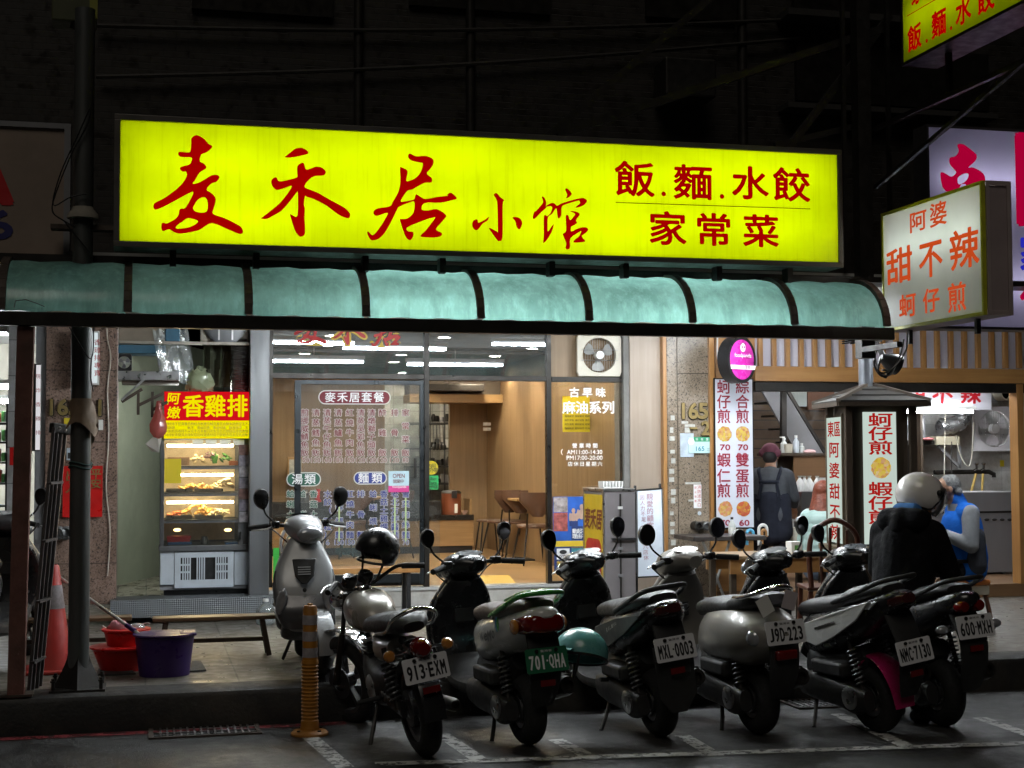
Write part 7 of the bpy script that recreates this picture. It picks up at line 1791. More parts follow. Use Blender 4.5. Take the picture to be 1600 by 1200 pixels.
def child_local(mb, name, m, parent, smooth=False): return mb.build(name, m, parent, smooth)
def coil(root, a, b, r, n=8, nm='shock_absorber', m=None):
    a, b = Vector(a), Vector(b); q = MB(); q.tube([a, b], r*.45, 10); s = q.build(nm, m_dark, root)
    t = (b-a).normalized(); e = t.orthogonal().normalized(); g = t.cross(e); q = MB()
    q.tube([a.lerp(b, .12+.68*k/(n*10))+(e*math.cos(k*.628)+g*math.sin(k*.628))*r for k in range(n*10+1)], .006, 6); c = q.build('spring', m or m_steel, None); c.parent = s
def scooter(label, loc, yaw, lean=0, steer=0, body=None, shield=None, acc=None, seat=None, txt='', pbg=None, pink=None, py=-.38, pz=.56, rail=None, tail='wide', sp=1.0, name='scooter', front=True, retro=False, rimc=None, mirror=1.0, inner=None, stand='center', high=0.0):
    body = body or m_bk; shield = shield or body; acc = acc or m_mattblk; seat = seat or m_seat; rail = rail or m_mattblk
    t = thing(name, label, 'scooter', loc); t.rotation_euler = (0, R(lean), R(yaw)); t['group'] = 'scooters and motorcycles parked at the kerb'
    wb, r = 1.24, .215; pv_ = Vector((0, wb-.3, 0)); S = Matrix.Rotation(R(steer), 3, 'Z')
    fx = lambda v: tuple(S @ (Vector(v)-pv_)+pv_)
    idn = lambda v: tuple(v)
    wheel(t, 'rear_wheel', 0, r, .11, None, 5, rimc); wheel(t, 'front_wheel', wb, r, .1, fx, 5, rimc)
    def B(q, nm, m, f=idn, sm=True, bev=0, par=None): q.v = [f(v) for v in q.v]; o = q.build(nm, m, None, sm, bev); o.parent = par or t; return o
    h = high
    # tail, seat, centre
    if retro: secs = [(.56, .46, .09, .1), (.42, .55, .15, .17), (.2, .6, .2, .2), (-.05, .62, .225, .19), (-.25, .63, .19, .14), (-.36, .62, .1, .08), (-.39, .61, .03, .02)]; ex = 2.1
    else: secs = [(.55, .50, .09, .1), (.42, .58, .15, .14), (.2, .63+h*.2, .175, .14), (-.05, .69+h*.5, .17, .115), (-.24, .755+h, .135, .085), (-.36, .80+h, .085, .05), (-.4, .815+h, .03, .02)]; ex = 2.7
    q = MB(); q.loft(secs, ex, 28, 5); bd = B(q, 'tail_body', body)
    q = MB(); q.loft([(.6, .685, .06, .02), (.52, .735, .115, .045), (.3, .765, .145, .06), (.08, .775+h*.5, .15, .06), (.0, .80+h*.8, .15, .06), (-.18, .835+h, .135, .05), (-.28, .85+h, .09, .03)], 2.8, 24, 5); B(q, 'seat', seat)
    q = MB(); q.loft([(.5, .4, .12, .12), (.3, .36, .13, .13), (.1, .42, .1, .1), (-.02, .5, .08, .06)], 2.6, 18, 4); B(q, 'centre_body', m_mattblk)
    q = MB(); q.loft([(.36, .3, .15, .05), (.6, .27, .17, .055), (.85, .28, .175, .055), (wb-.2, .38, .16, .05)], 3, 18, 4); B(q, 'floorboard', m_mattblk)
    # front
    q = MB(); q.loft([(wb-.1, .34, .11, .05), (wb-.05, .45, .185, .06), (wb-.07, .58, .215, .06), (wb-.13, .72, .21, .055), (wb-.2, .85, .15, .055), (wb-.25, .95, .085, .05)], 2.6, 26, 5); ls = B(q, 'leg_shield', shield)
    q = MB(); q.loft([(wb-.2, .38, .15, .03), (wb-.155, .5, .2, .04), (wb-.17, .65, .215, .04), (wb-.235, .8, .18, .04), (wb-.3, .92, .1, .04)], 2.8, 22, 4); B(q, 'inner_shield', inner or m_bk)
    q = MB(); q.box(-.07, .07, wb-.24, wb-.2, .62, .72); B(q, 'glove_box', m_mattblk, idn, True, .01)
    q = MB(); rr = r+.04; q.loft([(wb+rr*math.cos(a), r+rr*math.sin(a), .066, .012) for a in [R(x) for x in (-5, 20, 50, 80, 110, 140, 160)]], 3, 14, 3); B(q, 'front_fender', acc if acc is not m_mattblk else body, fx)
    for s in (-1, 1):
        q = MB(); q.tube([(s*.075, wb, r), (s*.06, wb-.07, .42), (s*.05, wb-.14, .55)], [.018, .022, .024], 10); B(q, 'fork_leg', m_dark, fx)
    q = MB(); q.loft([(wb-.45, 1.0, .05, .04), (wb-.38, 1.01, .12, .065), (wb-.28, 1.0, .135, .085), (wb-.18, .97, .115, .08), (wb-.1, .93, .06, .04), (wb-.08, .92, .02, .015)], 2.4, 24, 5); hs = B(q, 'headset', shield if front else m_bk, fx)
    q = MB(); q.add([(x*.1, wb-.4+.09*(y*.5+.5), 1.064+.028*(y*.5+.5)+.004) for x, y in [(math.cos(k*.2618), math.sin(k*.2618)) for k in range(24)]], [tuple(range(24))]); B(q, 'instrument_panel', mat('instrument_glass', (.12, .13, .14), .1, 0, .3, 12, coat=.5), fx, False, 0, None)
    q = MB(); q.ell((0, wb-.115, .955), (.1, .045, .055), 20, 12); B(q, 'headlight', m_clearlens, fx)
    q = MB(); q.tube(catmull([(-.34, wb-.46, 1.0), (-.2, wb-.38, 1.015), (0, wb-.34, 1.01), (.2, wb-.38, 1.015), (.34, wb-.46, 1.0)], 6), .013, 10); hb = B(q, 'handlebar', m_dark, fx)
    for s in (-1, 1):
        q = MB(); q.tube([(s*.23, wb-.395, 1.013), (s*.36, wb-.47, .998)], .019, 12); B(q, 'grip', m_rubber, fx)
        q = MB(); q.tube([(s*.2, wb-.35, 1.01), (s*.26, wb-.34, .995), (s*.36, wb-.4, .985)], [.008, .007, .005], 8); B(q, 'brake_lever', m_alu, fx)
        q = MB(); q.cbox((s*.19, wb-.375, 1.02), (.06, .06, .05)); B(q, 'switch_box', m_bk, fx, True, .01)
        mirror_at(t, (s*.19, wb-.36, 1.03), (s*.3, wb-.33, 1.2), .06*mirror, fx, shape=0 if retro else 1)
        q = MB(); q.tube(catmull([(s*.24, wb-.36, 1.0), (s*.22, wb-.26, .98), (s*.13, wb-.25, .9), (s*.06, wb-.28, .85)], 5), .005, 6); B(q, 'brake_cable', m_black, fx)
        q = MB(); q.ell((s*.135, wb-.045, .53), (.035, .022, .085), 14, 10, Matrix.Rotation(R(-s*18), 3, 'Y')); B(q, 'front_signal', m_clearlens)
    q = MB(); vs = [(-.085, .80), (.085, .80), (.065, .69), (.02, .64), (-.02, .64), (-.065, .69)]; q.prism([(x, wb+.012-(z-.58)*.38, z) for x, z in vs], (0, .03, 0)); gr = B(q, 'grille', m_mattblk, idn, True, .006)
    q = MB()
    # tail end
    if tail == 'wide':
        q = MB(); q.loft([(-.22, .735+h, .145, .06), (-.33, .75+h, .13, .065), (-.395, .755+h, .1, .05), (-.41, .757+h, .05, .03)], 3.2, 22, 4); B(q, 'tail_light', m_redlens)
        for s in (-1, 1): q = MB(); q.ell((s*.15, -.25, .735+h), (.022, .06, .045), 12, 8); B(q, 'rear_signal', m_amber)
    elif tail == 'round2':
        for s in (-1, 1):
            q = MB(); q.lathe([(.001, -.035), (.03, -.03), (.04, -.005), (.042, .03)], (s*.055, -.37, .76+h), 'Y', 20); B(q, 'tail_light', m_redlens)
            q = MB(); q.ell((s*.19, -.34, .66), (.045, .03, .028), 12, 8); sg = B(q, 'rear_signal', m_clearlens); q = MB(); q.tube([(s*.1, -.3, .66), (s*.16, -.33, .66)], .01, 8); st_ = B(q, 'signal_stalk', m_black, idn, True, 0, sg)
    elif tail == 'slim':
        q = MB(); q.loft([(-.2, .745+h, .12, .035), (-.34, .785+h, .1, .04), (-.41, .805+h, .05, .025)], 3.4, 20, 4); B(q, 'tail_light', mat('smoked_lens', (.05, .012, .012), .1, 0, .2, 20, coat=.6))
        for s in (-1, 1): q = MB(); q.prism([(s*.155, .06, .73+h), (s*.13, -.3, .8+h), (s*.145, -.24, .745+h)], (s*.022, 0, 0)); B(q, 'rear_signal', m_clearlens, idn, True, .004)
    elif tail == 'retro':
        q = MB(); q.box(-.07, .07, -.41, -.35, .5, .56); B(q, 'tail_light', m_redlens, idn, True, .012)
        for s in (-1, 1):
            q = MB(); q.lathe([(.001, -.03), (.03, -.026), (.048, -.008), (.055, .015)], (0, 0, 0), 'Y', 20); rt_ = Matrix.Rotation(R(-38*-s), 3, 'Z'); q.v = [tuple(rt_ @ Vector(v)+Vector((s*.15, -.285, .63))) for v in q.v]; B(q, 'rear_signal', m_clearlens)
    if retro: rl = [(-.12, .0, .84), (-.14, -.15, .86), (-.11, -.3, .9), (0, -.36, .93), (.11, -.3, .9), (.14, -.15, .86), (.12, .0, .84)]
    else: rl = [(-.155, .12, .76+h), (-.165, -.1, .83+h), (-.145, -.28, .9+h), (-.1, -.36, .925+h), (0, -.385, .93+h), (.1, -.36, .925+h), (.145, -.28, .9+h), (.165, -.1, .83+h), (.155, .12, .76+h)]
    q = MB(); q.tube(catmull(rl, 6), .015, 10); B(q, 'grab_rail', rail)
    # rear guard, plate, engine, silencer, stand
    q = MB(); q.loft([(-.28, .72+h, .1, .016), (py+.025, .6, .1, .014), (py+.025, .46, .1, .014), (py+.06, .34, .085, .012), (py+.09, .27, .06, .01)], 3, 14, 4); gd = B(q, 'rear_guard', m_mattblk)
    q = MB(); q.box(-.045, .045, py-.012, py-.002, pz-.15, pz-.115); B(q, 'reflector', m_redlens, idn, False, .0)
    if txt: plate(t, txt, py-.012, pz, pbg, pink)
    q = MB(); q.loft([(.52, .27, .055, .075), (.35, .27, .07, .095), (.15, .25, .065, .085), (.0, .225, .06, .09), (-.1, .23, .04, .06)], 3, 18, 4, x=-.13); B(q, 'engine_case', m_engine)
    q = MB(); q.lathe([(.001, -.2), (.055, -.198), (.07, -.19), (.07, -.18)], (0, .02, .24), 'X', 20); B(q, 'case_cover', m_alu)
    q = MB(); q.box(-.2, -.08, .05, .36, .36, .45); B(q, 'air_box', m_mattblk, idn, True, .02)
    q = MB(); q.tube([(.11, .5, .3), (.14, .3, .22), (.15, .15, .25)], .018, 10); ep = B(q, 'exhaust_pipe', m_exh)
    q = MB(); q.lathe([(.03, .22), (.055, .18), (.062, .0), (.06, -.22), (.05, -.27), (.03, -.27), (.026, -.24), (.001, -.24)], (0, 0, 0), 'Y', 22); rt_ = Matrix.Rotation(R(-14), 3, 'X'); q.v = [tuple(rt_ @ Vector(v)+Vector((.155, -.03, .31))) for v in q.v]; B(q, 'silencer', m_exh)
    q = MB(); q.loft([(.1, .385, .02, .012), (-.05, .385, .05, .012), (-.2, .41, .03, .012)], 3, 12, 3, x=.185); B(q, 'heat_shield', m_mattblk)
    coil(t, (-.13, -.05, .28), (-.12, .05, .6), .032); coil(t, (.12, -.05, .3), (.12, .05, .6), .032)
    if stand == 'center':
        for s in (-1, 1): q = MB(); q.tube([(s*.08, .3, .2), (s*.13, .22, .08), (s*.16, .18, .012)], .013, 8); B(q, 'stand_leg', m_dark)
    else:
        q = MB(); q.tube([(-.12, .42, .22), (-.2, .36, .1), (-.27, .3, .0+.27*math.sin(R(-lean)))], .013, 8); B(q, 'side_stand', m_dark)
    return t, fx
def local_text(t, mb_fn, nm, m): q = MB(); mb_fn(q); return q.build(nm, m, t, False)

m_silver = m_paint('silver_paint', (.33, .34, .35), .25, .42); m_gun = m_paint('gunmetal_paint', (.09, .09, .095), .5, .35)
m_wht = m_paint('pearl_white', (.55, .55, .53), 0, .25); m_grn = m_paint('vivid_green', (.03, .27, .03), 0, .3); m_champ = m_paint('champagne_paint', (.24, .225, .2), .2, .42)
m_teal = m_paint('teal_paint', (.1, .3, .29), 0, .3)
# 1 silver scooter facing the street
p = G(470, 1064, ZP)
t, fx = scooter('silver and grey scooter parked on the pavement facing the street', (p.x+.14, p.y+1.22, ZP), 175, 1, 16, m_gun, m_silver, m_silver, None, '', rail=m_gun, mirror=1.15)
q = MB(); wb = 1.24; t.scale.x = .93
q.loft([(wb-.02, .36, .16, .05), (wb+.0, .45, .2, .05), (wb-.06, .6, .225, .03), (wb-.11, .72, .21, .02)], 2.6, 24, 4); q.build('side_cowl', m_gun, t)
for s in (-1, 1):
    q = MB(); q.ell((s*.165, wb+.035, .53), (.036, .02, .09), 16, 10, Matrix.Rotation(R(-s*16), 3, 'Y')); q.build('front_lens', m_clearlens, t)
    for k in range(2): q = MB(); q.box(-.045, .045, wb+.0, wb+.03, .70+k*.03+(.0 if s < 0 else .015), .706+k*.03+(.0 if s < 0 else .015)); q.v = [(x, y-(z-.58)*.38+.025, z) for x, y, z in q.v]; q.build('grille_bar', m_silver, t, False)
q = MB(); q.add([(.014*math.cos(k*.393), wb+.002, .6+.014*math.sin(k*.393)) for k in range(16)], [tuple(range(16))]); q.v = [(x, y+.03, z) for x, y, z in q.v]; q.build('key_cover', m_ink, t, False)
# 2 motorcycle below
# 3 green and white electric scooter
p = G(833, 1163)
t, fx = scooter('white and green electric scooter with a green number plate', (p.x-.03, p.y, 0), 8, -3, 14, m_wht, m_bk, m_grn, mat('tan_seat', (.13, .1, .085), .55, 0, .1, 20), '701-QHA', mat('plate_green_bg', (.015, .13, .06), .45, 0, .05, 8, grime=.2), m_whiteink, pz=.545, py=-.345, rail=m_grn, front=False)
q = MB(); q.loft([(.2, .835, .03, .012), (-.1, .9, .06, .016), (-.3, .93, .09, .016), (-.38, .93, .07, .012)], 3, 14, 4); q.build('rail_plate', m_grn, t)
q = MB()
for i, ch in enumerate('WeMo'): putfit(q, ch, (-.184+.001*i, .2-.062*i, .625+.014*i), (0, -1, .2), (0, .1, 1), .058 if ch in 'WM' else .042, .064 if ch in 'WM' else .046, .015)
q.build('lettering', mat('logo_grey', (.12, .13, .13), .5), t, False)
q = MB(); q.add([(-.184, -.065+.034*math.cos(k*.314), .735+.045*math.sin(k*.314)) for k in range(20)], [tuple(range(20))]); q.build('emblem', mat('logo_blue', (.02, .2, .42), .4), t, False)
q = MB(); q.add([(-.187, -.085+.02*math.cos(k*.314), .735+.042*math.sin(k*.314)) for k in range(20)], [tuple(range(20))]); q.build('emblem', m_grn, t, False)
# 4 black scooter with teal helmet
p = G(1040, 1150)
t, fx = scooter('black scooter with a teal helmet hung on its left side', (p.x-.03, p.y, 0), 5, -7, 18, m_bk, m_bk, None, None, 'MXL-0003', pz=.585, py=-.36, tail='slim', stand='side', mirror=1.15, high=.02)
t4 = t
q = MB()
for i, ch in enumerate('RACING'): putfit(q, ch, (-.188, .2-.03*i, .66+.012*i), (0, -1, .35), UZ, .022, .028)
q.build('lettering', m_alu, t, False)
def helmet(loc, label, m, rz=0, ry=0, rx=0, r=.135, visor=False, half=True, strap=True, name='helmet'):
    o = thing(name, label, 'helmet', loc); o.rotation_euler = (R(rx), R(ry), R(rz))
    q = MB(); rows = []
    for i in range(12):
        th = math.pi*.02+(math.pi*(.56 if half else .68))*i/11
        row = []
        for k in range(29):
            a = 2*math.pi*k/28; y_ = math.sin(th)*math.sin(a)*1.12*r; x_ = math.sin(th)*math.cos(a)*r; z_ = math.cos(th)*r*1.02
            if math.sin(a) > .35 and i > 8 and not half: z_ = max(z_, -.02)
            row.append((x_, y_, z_))
        rows.append(row)
    q.sheet(rows); n0 = len(q.v); nr = len(rows); q.sheet([[(x*.88, y*.88, z*.88) for x, y, z in r_] for r_ in rows])
    for k in range(28): a, b = (nr-1)*29+k, (nr-1)*29+k+1; q.f.append([a, b, b+n0, a+n0]); q.mi.append(0)
    q.build('shell', m, o)
    zb_ = math.cos(math.pi*(.58 if half else .7))*r*1.02; rb = math.sin(math.pi*(.58 if half else .7))*r
    q = MB(); q.tube([(rb*1.0*math.cos(a), rb*1.12*math.sin(a), zb_) for a in [k*.2244 for k in range(28)]], .009, 6, True); q.build('edge_trim', m_black, o)
    if half:
        q = MB(); q.sheet([[((r+.001+e)*math.cos(a), (r*1.1+e*1.6)*math.sin(a), -.01-e*.5) for a in [R(20+k*14) for k in range(11)]] for e in (0, .03, .05)]); q.build('peak', m, o)
    if strap:
        for s in (-1, 1): q = MB(); q.tube([(s*rb*.98, .02, zb_+.01), (s*rb*.7, .03, zb_-.1), (s*.02, .04, zb_-.15)], .008, 6); q.build('chin_strap', m_black, o)
    return o
hw = t4.matrix_basis.copy()
hl = Vector(t4.location)+Matrix.Rotation(R(5), 3, 'Z') @ Vector((-.33, .1, .53))
helmet(tuple(P(908, 1020, hl.y)), 'teal half helmet hanging on the left of the black scooter', m_teal, 80, 20, 8, .15)
for s in (-1, 1):
    q = MB(); q.prism([(s*.17, .5, .5), (s*.176, .4, .66), (s*.178, .05, .75), (s*.15, -.3, .8), (s*.165, -.05, .66), (s*.176, .2, .56)], (s*.012, 0, 0)); q.build('side_panel', mat('dark_panel', (.035, .035, .037), .45, 0, .1, 6), t4, True, .006)
    q = MB(); q.tube([(s*.12, .3, .33), (s*.24, .28, .35)], .014, 8); q.build('footpeg', m_rubber, t4)
q = MB(); q.prism([(-.13, -.33, .6), (.13, -.33, .6), (.12, -.345, .3), (.05, -.33, .2), (-.05, -.33, .2), (-.12, -.345, .3)], (0, .008, 0)); q.build('mud_flap', m_mattblk, t4, True, .004)
# 5 retro scooter
p = G(1200, 1146)
t, fx = scooter('silver retro scooter with rounded rear panels and a chrome grab rail', (p.x-.06, p.y, 0), 6, -3, 12, m_champ, m_champ, None, None, 'J9D-223', pz=.665, py=-.385, tail='retro', retro=True, rail=m_chrome, front=True, mirror=1.2, inner=m_champ)
q = MB()
for i, ch in enumerate('Cuxi'): putfit(q, ch, (-.2165+.012*i, .02-.028*i, .6), (.35, -1, .08), UZ, .024, .04 if ch == 'C' else .028)
q.build('lettering', m_chrome, t, False)
for (x, z, rz, m) in ((-.11, .83, 25, m_paper), (.06, .85, -20, mat('receipt', (.5, .44, .46), .7))):
    q = MB(); a = R(rz); q.add([(x+dx*math.cos(a)-dz*math.sin(a), -.36-.01*abs(dx)*8, z+dx*math.sin(a)+dz*math.cos(a)) for dx, dz in ((-.045, -.06), (.045, -.06), (.045, .05), (-.045, .05))], [(0, 1, 2, 3)]); o = q.build('parking_slip', m, None, False); o.matrix_world = t.matrix_basis; tag(o, 'folded white paper slip tucked under the chrome rail, left' if x < 0 else 'pale printed slip tucked under the chrome rail, right', 'slip')
q = MB(); q.box(-.14, .14, 1.24-.33, 1.24-.28, 1.12, 1.2); 
# 6 white and black sport scooter with magenta guard
p = G(1395, 1142)
t, fx = scooter('white and black sport scooter with a magenta rear guard', (p.x-.09, p.y, 0), 12, -7, 10, m_bk, m_bk, None, None, 'NMC-7130', pz=.55, py=-.4, tail='slim', stand='side', high=.06, mirror=1.1)
for s in (-1, 1):
    q = MB(); q.prism([(s*.168, .46, .56), (s*.172, .42, .66), (s*.176, .1, .76), (s*.16, -.25, .86), (s*.168, -.12, .73), (s*.178, .12, .6), (s*.17, .3, .53)], (s*.014, 0, 0)); q.build('side_panel', m_wht, t, True, .006)
    q = MB(); q.bar((s*.192, .28, .645), (s*.188, .08, .705), .004, .014); q.build('silver_stripe', m_chrome, t, False)
q = MB(); a0 = [R(x) for x in (60, 85, 110, 135, 160, 185)]
q.loft([(.27*math.cos(a), .215+.27*math.sin(a), .075+.01*math.sin(a*3), .01) for a in a0], 3, 16, 4); hg = q.build('wheel_guard', mat('magenta_plastic', (.35, .01, .09), .3, 0, .1, 6, coat=.3), t)
for s in (-1, 1):
    q = MB(); q.prism([(s*.075, .06, .43), (s*.08, -.05, .47), (s*.085, .16, .3), (s*.085, .22, .33)], (s*.012, 0, 0)); q.build('guard_arm', MC['magenta_plastic'], t, True, .003)
# 7 black scooter with round lamps
p = G(1512, 1132)
t, fx = scooter('black scooter with twin round tail lamps and a high grab rail', (p.x-.17, p.y, 0), 5, -4, 10, m_bk, m_bk, None, None, '600-MXH', pz=.67, py=-.4, tail='round2', stand='side', high=.03, mirror=1)
# 8 scooter at the left edge
p = G(-66, 1075, ZP)
t, fx = scooter('dark scooter half cut off at the left edge of the pavement', (p.x-.05, p.y+.35, ZP), -14, 0, -14, m_gun, m_gun, None, None, '', rail=m_chrome)

# motorcycle
p = G(667, 1181)
mo = thing('motorcycle', 'small motorcycle with a silver tank and chrome tail rail leaning on its stand', 'motorcycle', (p.x, p.y, 0)); mo['group'] = 'scooters and motorcycles parked at the kerb'
mo.rotation_euler = (0, R(-10), R(6)); wb = 1.27; r = .29
pv_ = Vector((0, wb-.3, 0)); S = Matrix.Rotation(R(24), 3, 'Z'); fx = lambda v: tuple(S @ (Vector(v)-pv_)+pv_); idn = lambda v: tuple(v)
def B(q, nm, m, f=idn, sm=True, bev=0, par=None): q.v = [f(v) for v in q.v]; o = q.build(nm, m, None, sm, bev); o.parent = par or mo; return o
wheel(mo, 'rear_wheel', 0, r, .1, None, 5, m_gun); wheel(mo, 'front_wheel', wb, r, .085, fx, 5, m_gun)
m_tank = m_paint('tank_silver', (.34, .32, .29), .25, .3)
q = MB(); q.loft([(.58, .71, .08, .06), (.66, .74, .13, .1), (.8, .77, .155, .125), (.93, .78, .13, .11), (1.0, .78, .06, .05)], 2.3, 26, 6); tk = B(q, 'fuel_tank', m_tank)
q = MB(); q.lathe([(.045, .0), (.042, .02), (.02, .028), (.001, .03)], (0, .84, .895), seg=20); B(q, 'filler_cap', m_chrome, idn, True, 0, tk)
q = MB(); q.loft([(.62, .7, .1, .03), (.5, .73, .12, .05), (.25, .75, .125, .06), (.02, .78, .125, .065), (-.12, .785, .11, .055), (-.2, .77, .06, .03)], 2.6, 22, 5); B(q, 'seat', m_seat)
q = MB(); q.tube(catmull([(-.13, .15, .72), (-.135, -.1, .76), (-.12, -.24, .84), (0, -.29, .88), (.12, -.24, .84), (.135, -.1, .76), (.13, .15, .72)], 6), .012, 10); B(q, 'grab_rail', m_chrome)
q = MB(); q.loft([(.45, .62, .1, .07), (.3, .6, .13, .08), (.1, .62, .1, .06)], 2.8, 18, 4); B(q, 'side_cover', m_tank)
q = MB(); rr = r+.05; q.loft([(rr*math.cos(a), r+rr*math.sin(a), .065, .01) for a in [R(x) for x in (45, 80, 110, 140, 165, 185)]], 3, 14, 4); B(q, 'rear_fender', m_bk)
q = MB(); q.loft([(wb+rr*math.cos(a), r+rr*math.sin(a), .055, .01) for a in [R(x) for x in (20, 50, 80, 110, 140, 165)]], 3, 14, 4); B(q, 'front_fender', m_chrome, fx)
for s in (-1, 1):
    q = MB(); q.tube([(s*.085, wb, r), (s*.085, wb-.16, .62)], [.024, .02], 10); q.tube([(s*.085, wb-.16, .62), (s*.085, wb-.26, .88)], .015, 10); B(q, 'fork_leg', m_dark, fx)
    q = MB(); q.lathe([(.048, .0), (.05, .04), (.045, .055), (.001, .055)], (0, 0, 0), 'Z', 22); rt_ = Matrix.Rotation(R(35), 3, 'X'); q.v = [tuple(rt_ @ Vector(v)+Vector((s*.065, wb-.28, .93))) for v in q.v]; B(q, 'gauge', m_bk, fx)
    q = MB(); q.tube([(s*.05, wb-.285, .985), (s*.05, wb-.285, .986)], .04, 20); q.v = [tuple(Vector(v)+Vector((s*.015, -.02, -.006))) for v in q.v]; B(q, 'gauge_face', m_clearlens, fx)
    q = MB(); q.tube([(s*.27, wb-.42, .975), (s*.39, wb-.5, .95)], .018, 12); B(q, 'grip', m_rubber, fx)
    q = MB(); q.tube([(s*.24, wb-.36, .97), (s*.32, wb-.38, .965), (s*.4, wb-.44, .945)], [.008, .007, .005], 8); B(q, 'brake_lever', m_alu, fx)
    q = MB(); q.lathe([(.001, -.03), (.022, -.026), (.034, -.005), (.034, .02), (.02, .04)], (s*.17, -.22, .64), 'Y', 18); sg = B(q, 'rear_signal', m_amber); q = MB(); q.tube([(s*.06, -.19, .64), (s*.15, -.2, .64)], .009, 8); B(q, 'signal_stalk', m_chrome, idn, True, 0, sg)
    coil(mo, (s*.12, .0, .3), (s*.12, .1, .64), .036)
    q = MB(); q.lathe([(.02, .6), (.03, .5), (.038, .3), (.04, -.1), (.03, -.15), (.022, -.15), (.02, -.1), (.001, -.1)], (0, 0, 0), 'Y', 18); rt_ = Matrix.Rotation(R(-4), 3, 'X'); q.v = [tuple(rt_ @ Vector(v)+Vector((s*.17, -.03, .27))) for v in q.v]; B(q, 'silencer', m_exh) if s > 0 else None
    q = MB(); q.tube([(s*.1, .42, .3), (s*.26, .42, .3)], .015, 10); B(q, 'footpeg', m_rubber)
q = MB(); q.tube(catmull([(-.39, wb-.5, .95), (-.25, wb-.41, .98), (-.1, wb-.3, .9), (.1, wb-.3, .9), (.25, wb-.41, .98), (.39, wb-.5, .95)], 6), .012, 10); B(q, 'handlebar', m_dark, fx)
q = MB(); q.lathe([(.001, .1), (.07, .085), (.085, .04), (.075, -.03), (.03, -.07)], (0, wb-.14, .83), 'Y', 24); B(q, 'headlight', m_chrome, fx)
q = MB(); q.lathe([(.001, -.06), (.035, -.055), (.055, -.025), (.058, .03)], (0, -.28, .66), 'Y', 24); B(q, 'tail_light', m_redlens)
q = MB(); q.loft([(-.1, .66, .06, .03), (-.25, .64, .06, .03)], 3, 12, 3); B(q, 'tail_bracket', m_bk)
plate(mo, '913-EXM', -.31, .55, tilt=-8)
q = MB(); q.box(-.05, .05, -.355, -.345, .42, .455); B(q, 'reflector', m_redlens, idn, False)
q = MB(); q.loft([(.85, .42, .09, .14), (.65, .36, .12, .15), (.45, .36, .13, .13), (.3, .38, .1, .1)], 3, 18, 4); en = B(q, 'engine', m_engine)
q = MB()
for k in range(7): z = .46+k*.022; q.box(-.085, .085, .66, .82, z, z+.008)
B(q, 'cylinder_fins', m_engine, idn, False, 0, en)
q = MB(); q.lathe([(.001, -.145), (.07, -.142), (.085, -.13), (.085, -.1)], (0, .55, .34), 'X', 22); B(q, 'crank_cover', m_alu, idn, True, 0, en)
q = MB(); q.loft([(.5, .33, .02, .045), (.25, .31, .022, .035), (-.05, .3, .02, .05)], 3, 12, 4, x=-.1); B(q, 'chain_case', m_bk)
for s in (-1, 1): q = MB(); q.tube([(s*.09, .55, .3), (s*.085, 0, .29)], .016, 8); B(q, 'swingarm', m_dark)
q = MB(); q.tube([(-.1, .55, .25), (-.19, .45, .1), (-.24, .42, -.02)], .013, 8); q.tube([(-.24, .42, -.022), (-.3, .4, -.03)], .012, 8); B(q, 'side_stand', m_dark)
q = MB(); q.tube([(0, wb-.3, .86), (0, .75, .66), (0, .4, .62), (0, .1, .66)], .025, 10); B(q, 'frame_tube', m_bk)
q = MB(); q.tube([(0, wb-.28, .78), (0, .85, .35), (0, .6, .2), (0, .4, .2)], .022, 10); B(q, 'down_tube', m_bk)
# helmet on the motorcycle bar
hp = P(590, 852, 9.42)
helmet((hp.x, hp.y, hp.z-.02), 'black open helmet resting on the right grip of the silver tank motorcycle', m_bk, 120, -10, 4, .135, half=False)
# ------------------------------------------------------------------ people
def cap(q, a, b, ra, rb, seg=14):
    a, b = Vector(a), Vector(b); t = (b-a); L = t.length; t = t/L if L > 1e-6 else Vector((0, 0, 1))
    pts, rs = [], []
    for k in range(4): an = math.pi/2*k/4; pts.append(a-t*ra*math.cos(an)); rs.append(max(.001, ra*math.sin(an)))
    pts.append(a); rs.append(ra); pts.append(b); rs.append(rb)
    for k in range(3, -1, -1): an = math.pi/2*k/4; pts.append(b+t*rb*math.cos(an)); rs.append(max(.001, rb*math.sin(an)))
    q.tube(pts, rs, seg)
def fuse(q, name, m, parent, vox=.008, it=4, fac=.5, dec=None):
    """one continuous skin over all the shapes in q"""
    o = q.build(name, m, None, False)
    r_ = o.modifiers.new('remesh', 'REMESH'); r_.mode = 'VOXEL'; r_.voxel_size = vox
    s = o.modifiers.new('smooth', 'SMOOTH'); s.iterations = it; s.factor = fac
    dg = bpy.context.evaluated_depsgraph_get(); dg.update()
    me = bpy.data.meshes.new_from_object(o.evaluated_get(dg))
    o.modifiers.clear(); old = o.data; o.data = me; bpy.data.meshes.remove(old)
    me.polygons.foreach_set('use_smooth', [True]*len(me.polygons))
    if not me.materials: me.materials.append(m)
    o.parent = parent
    return o
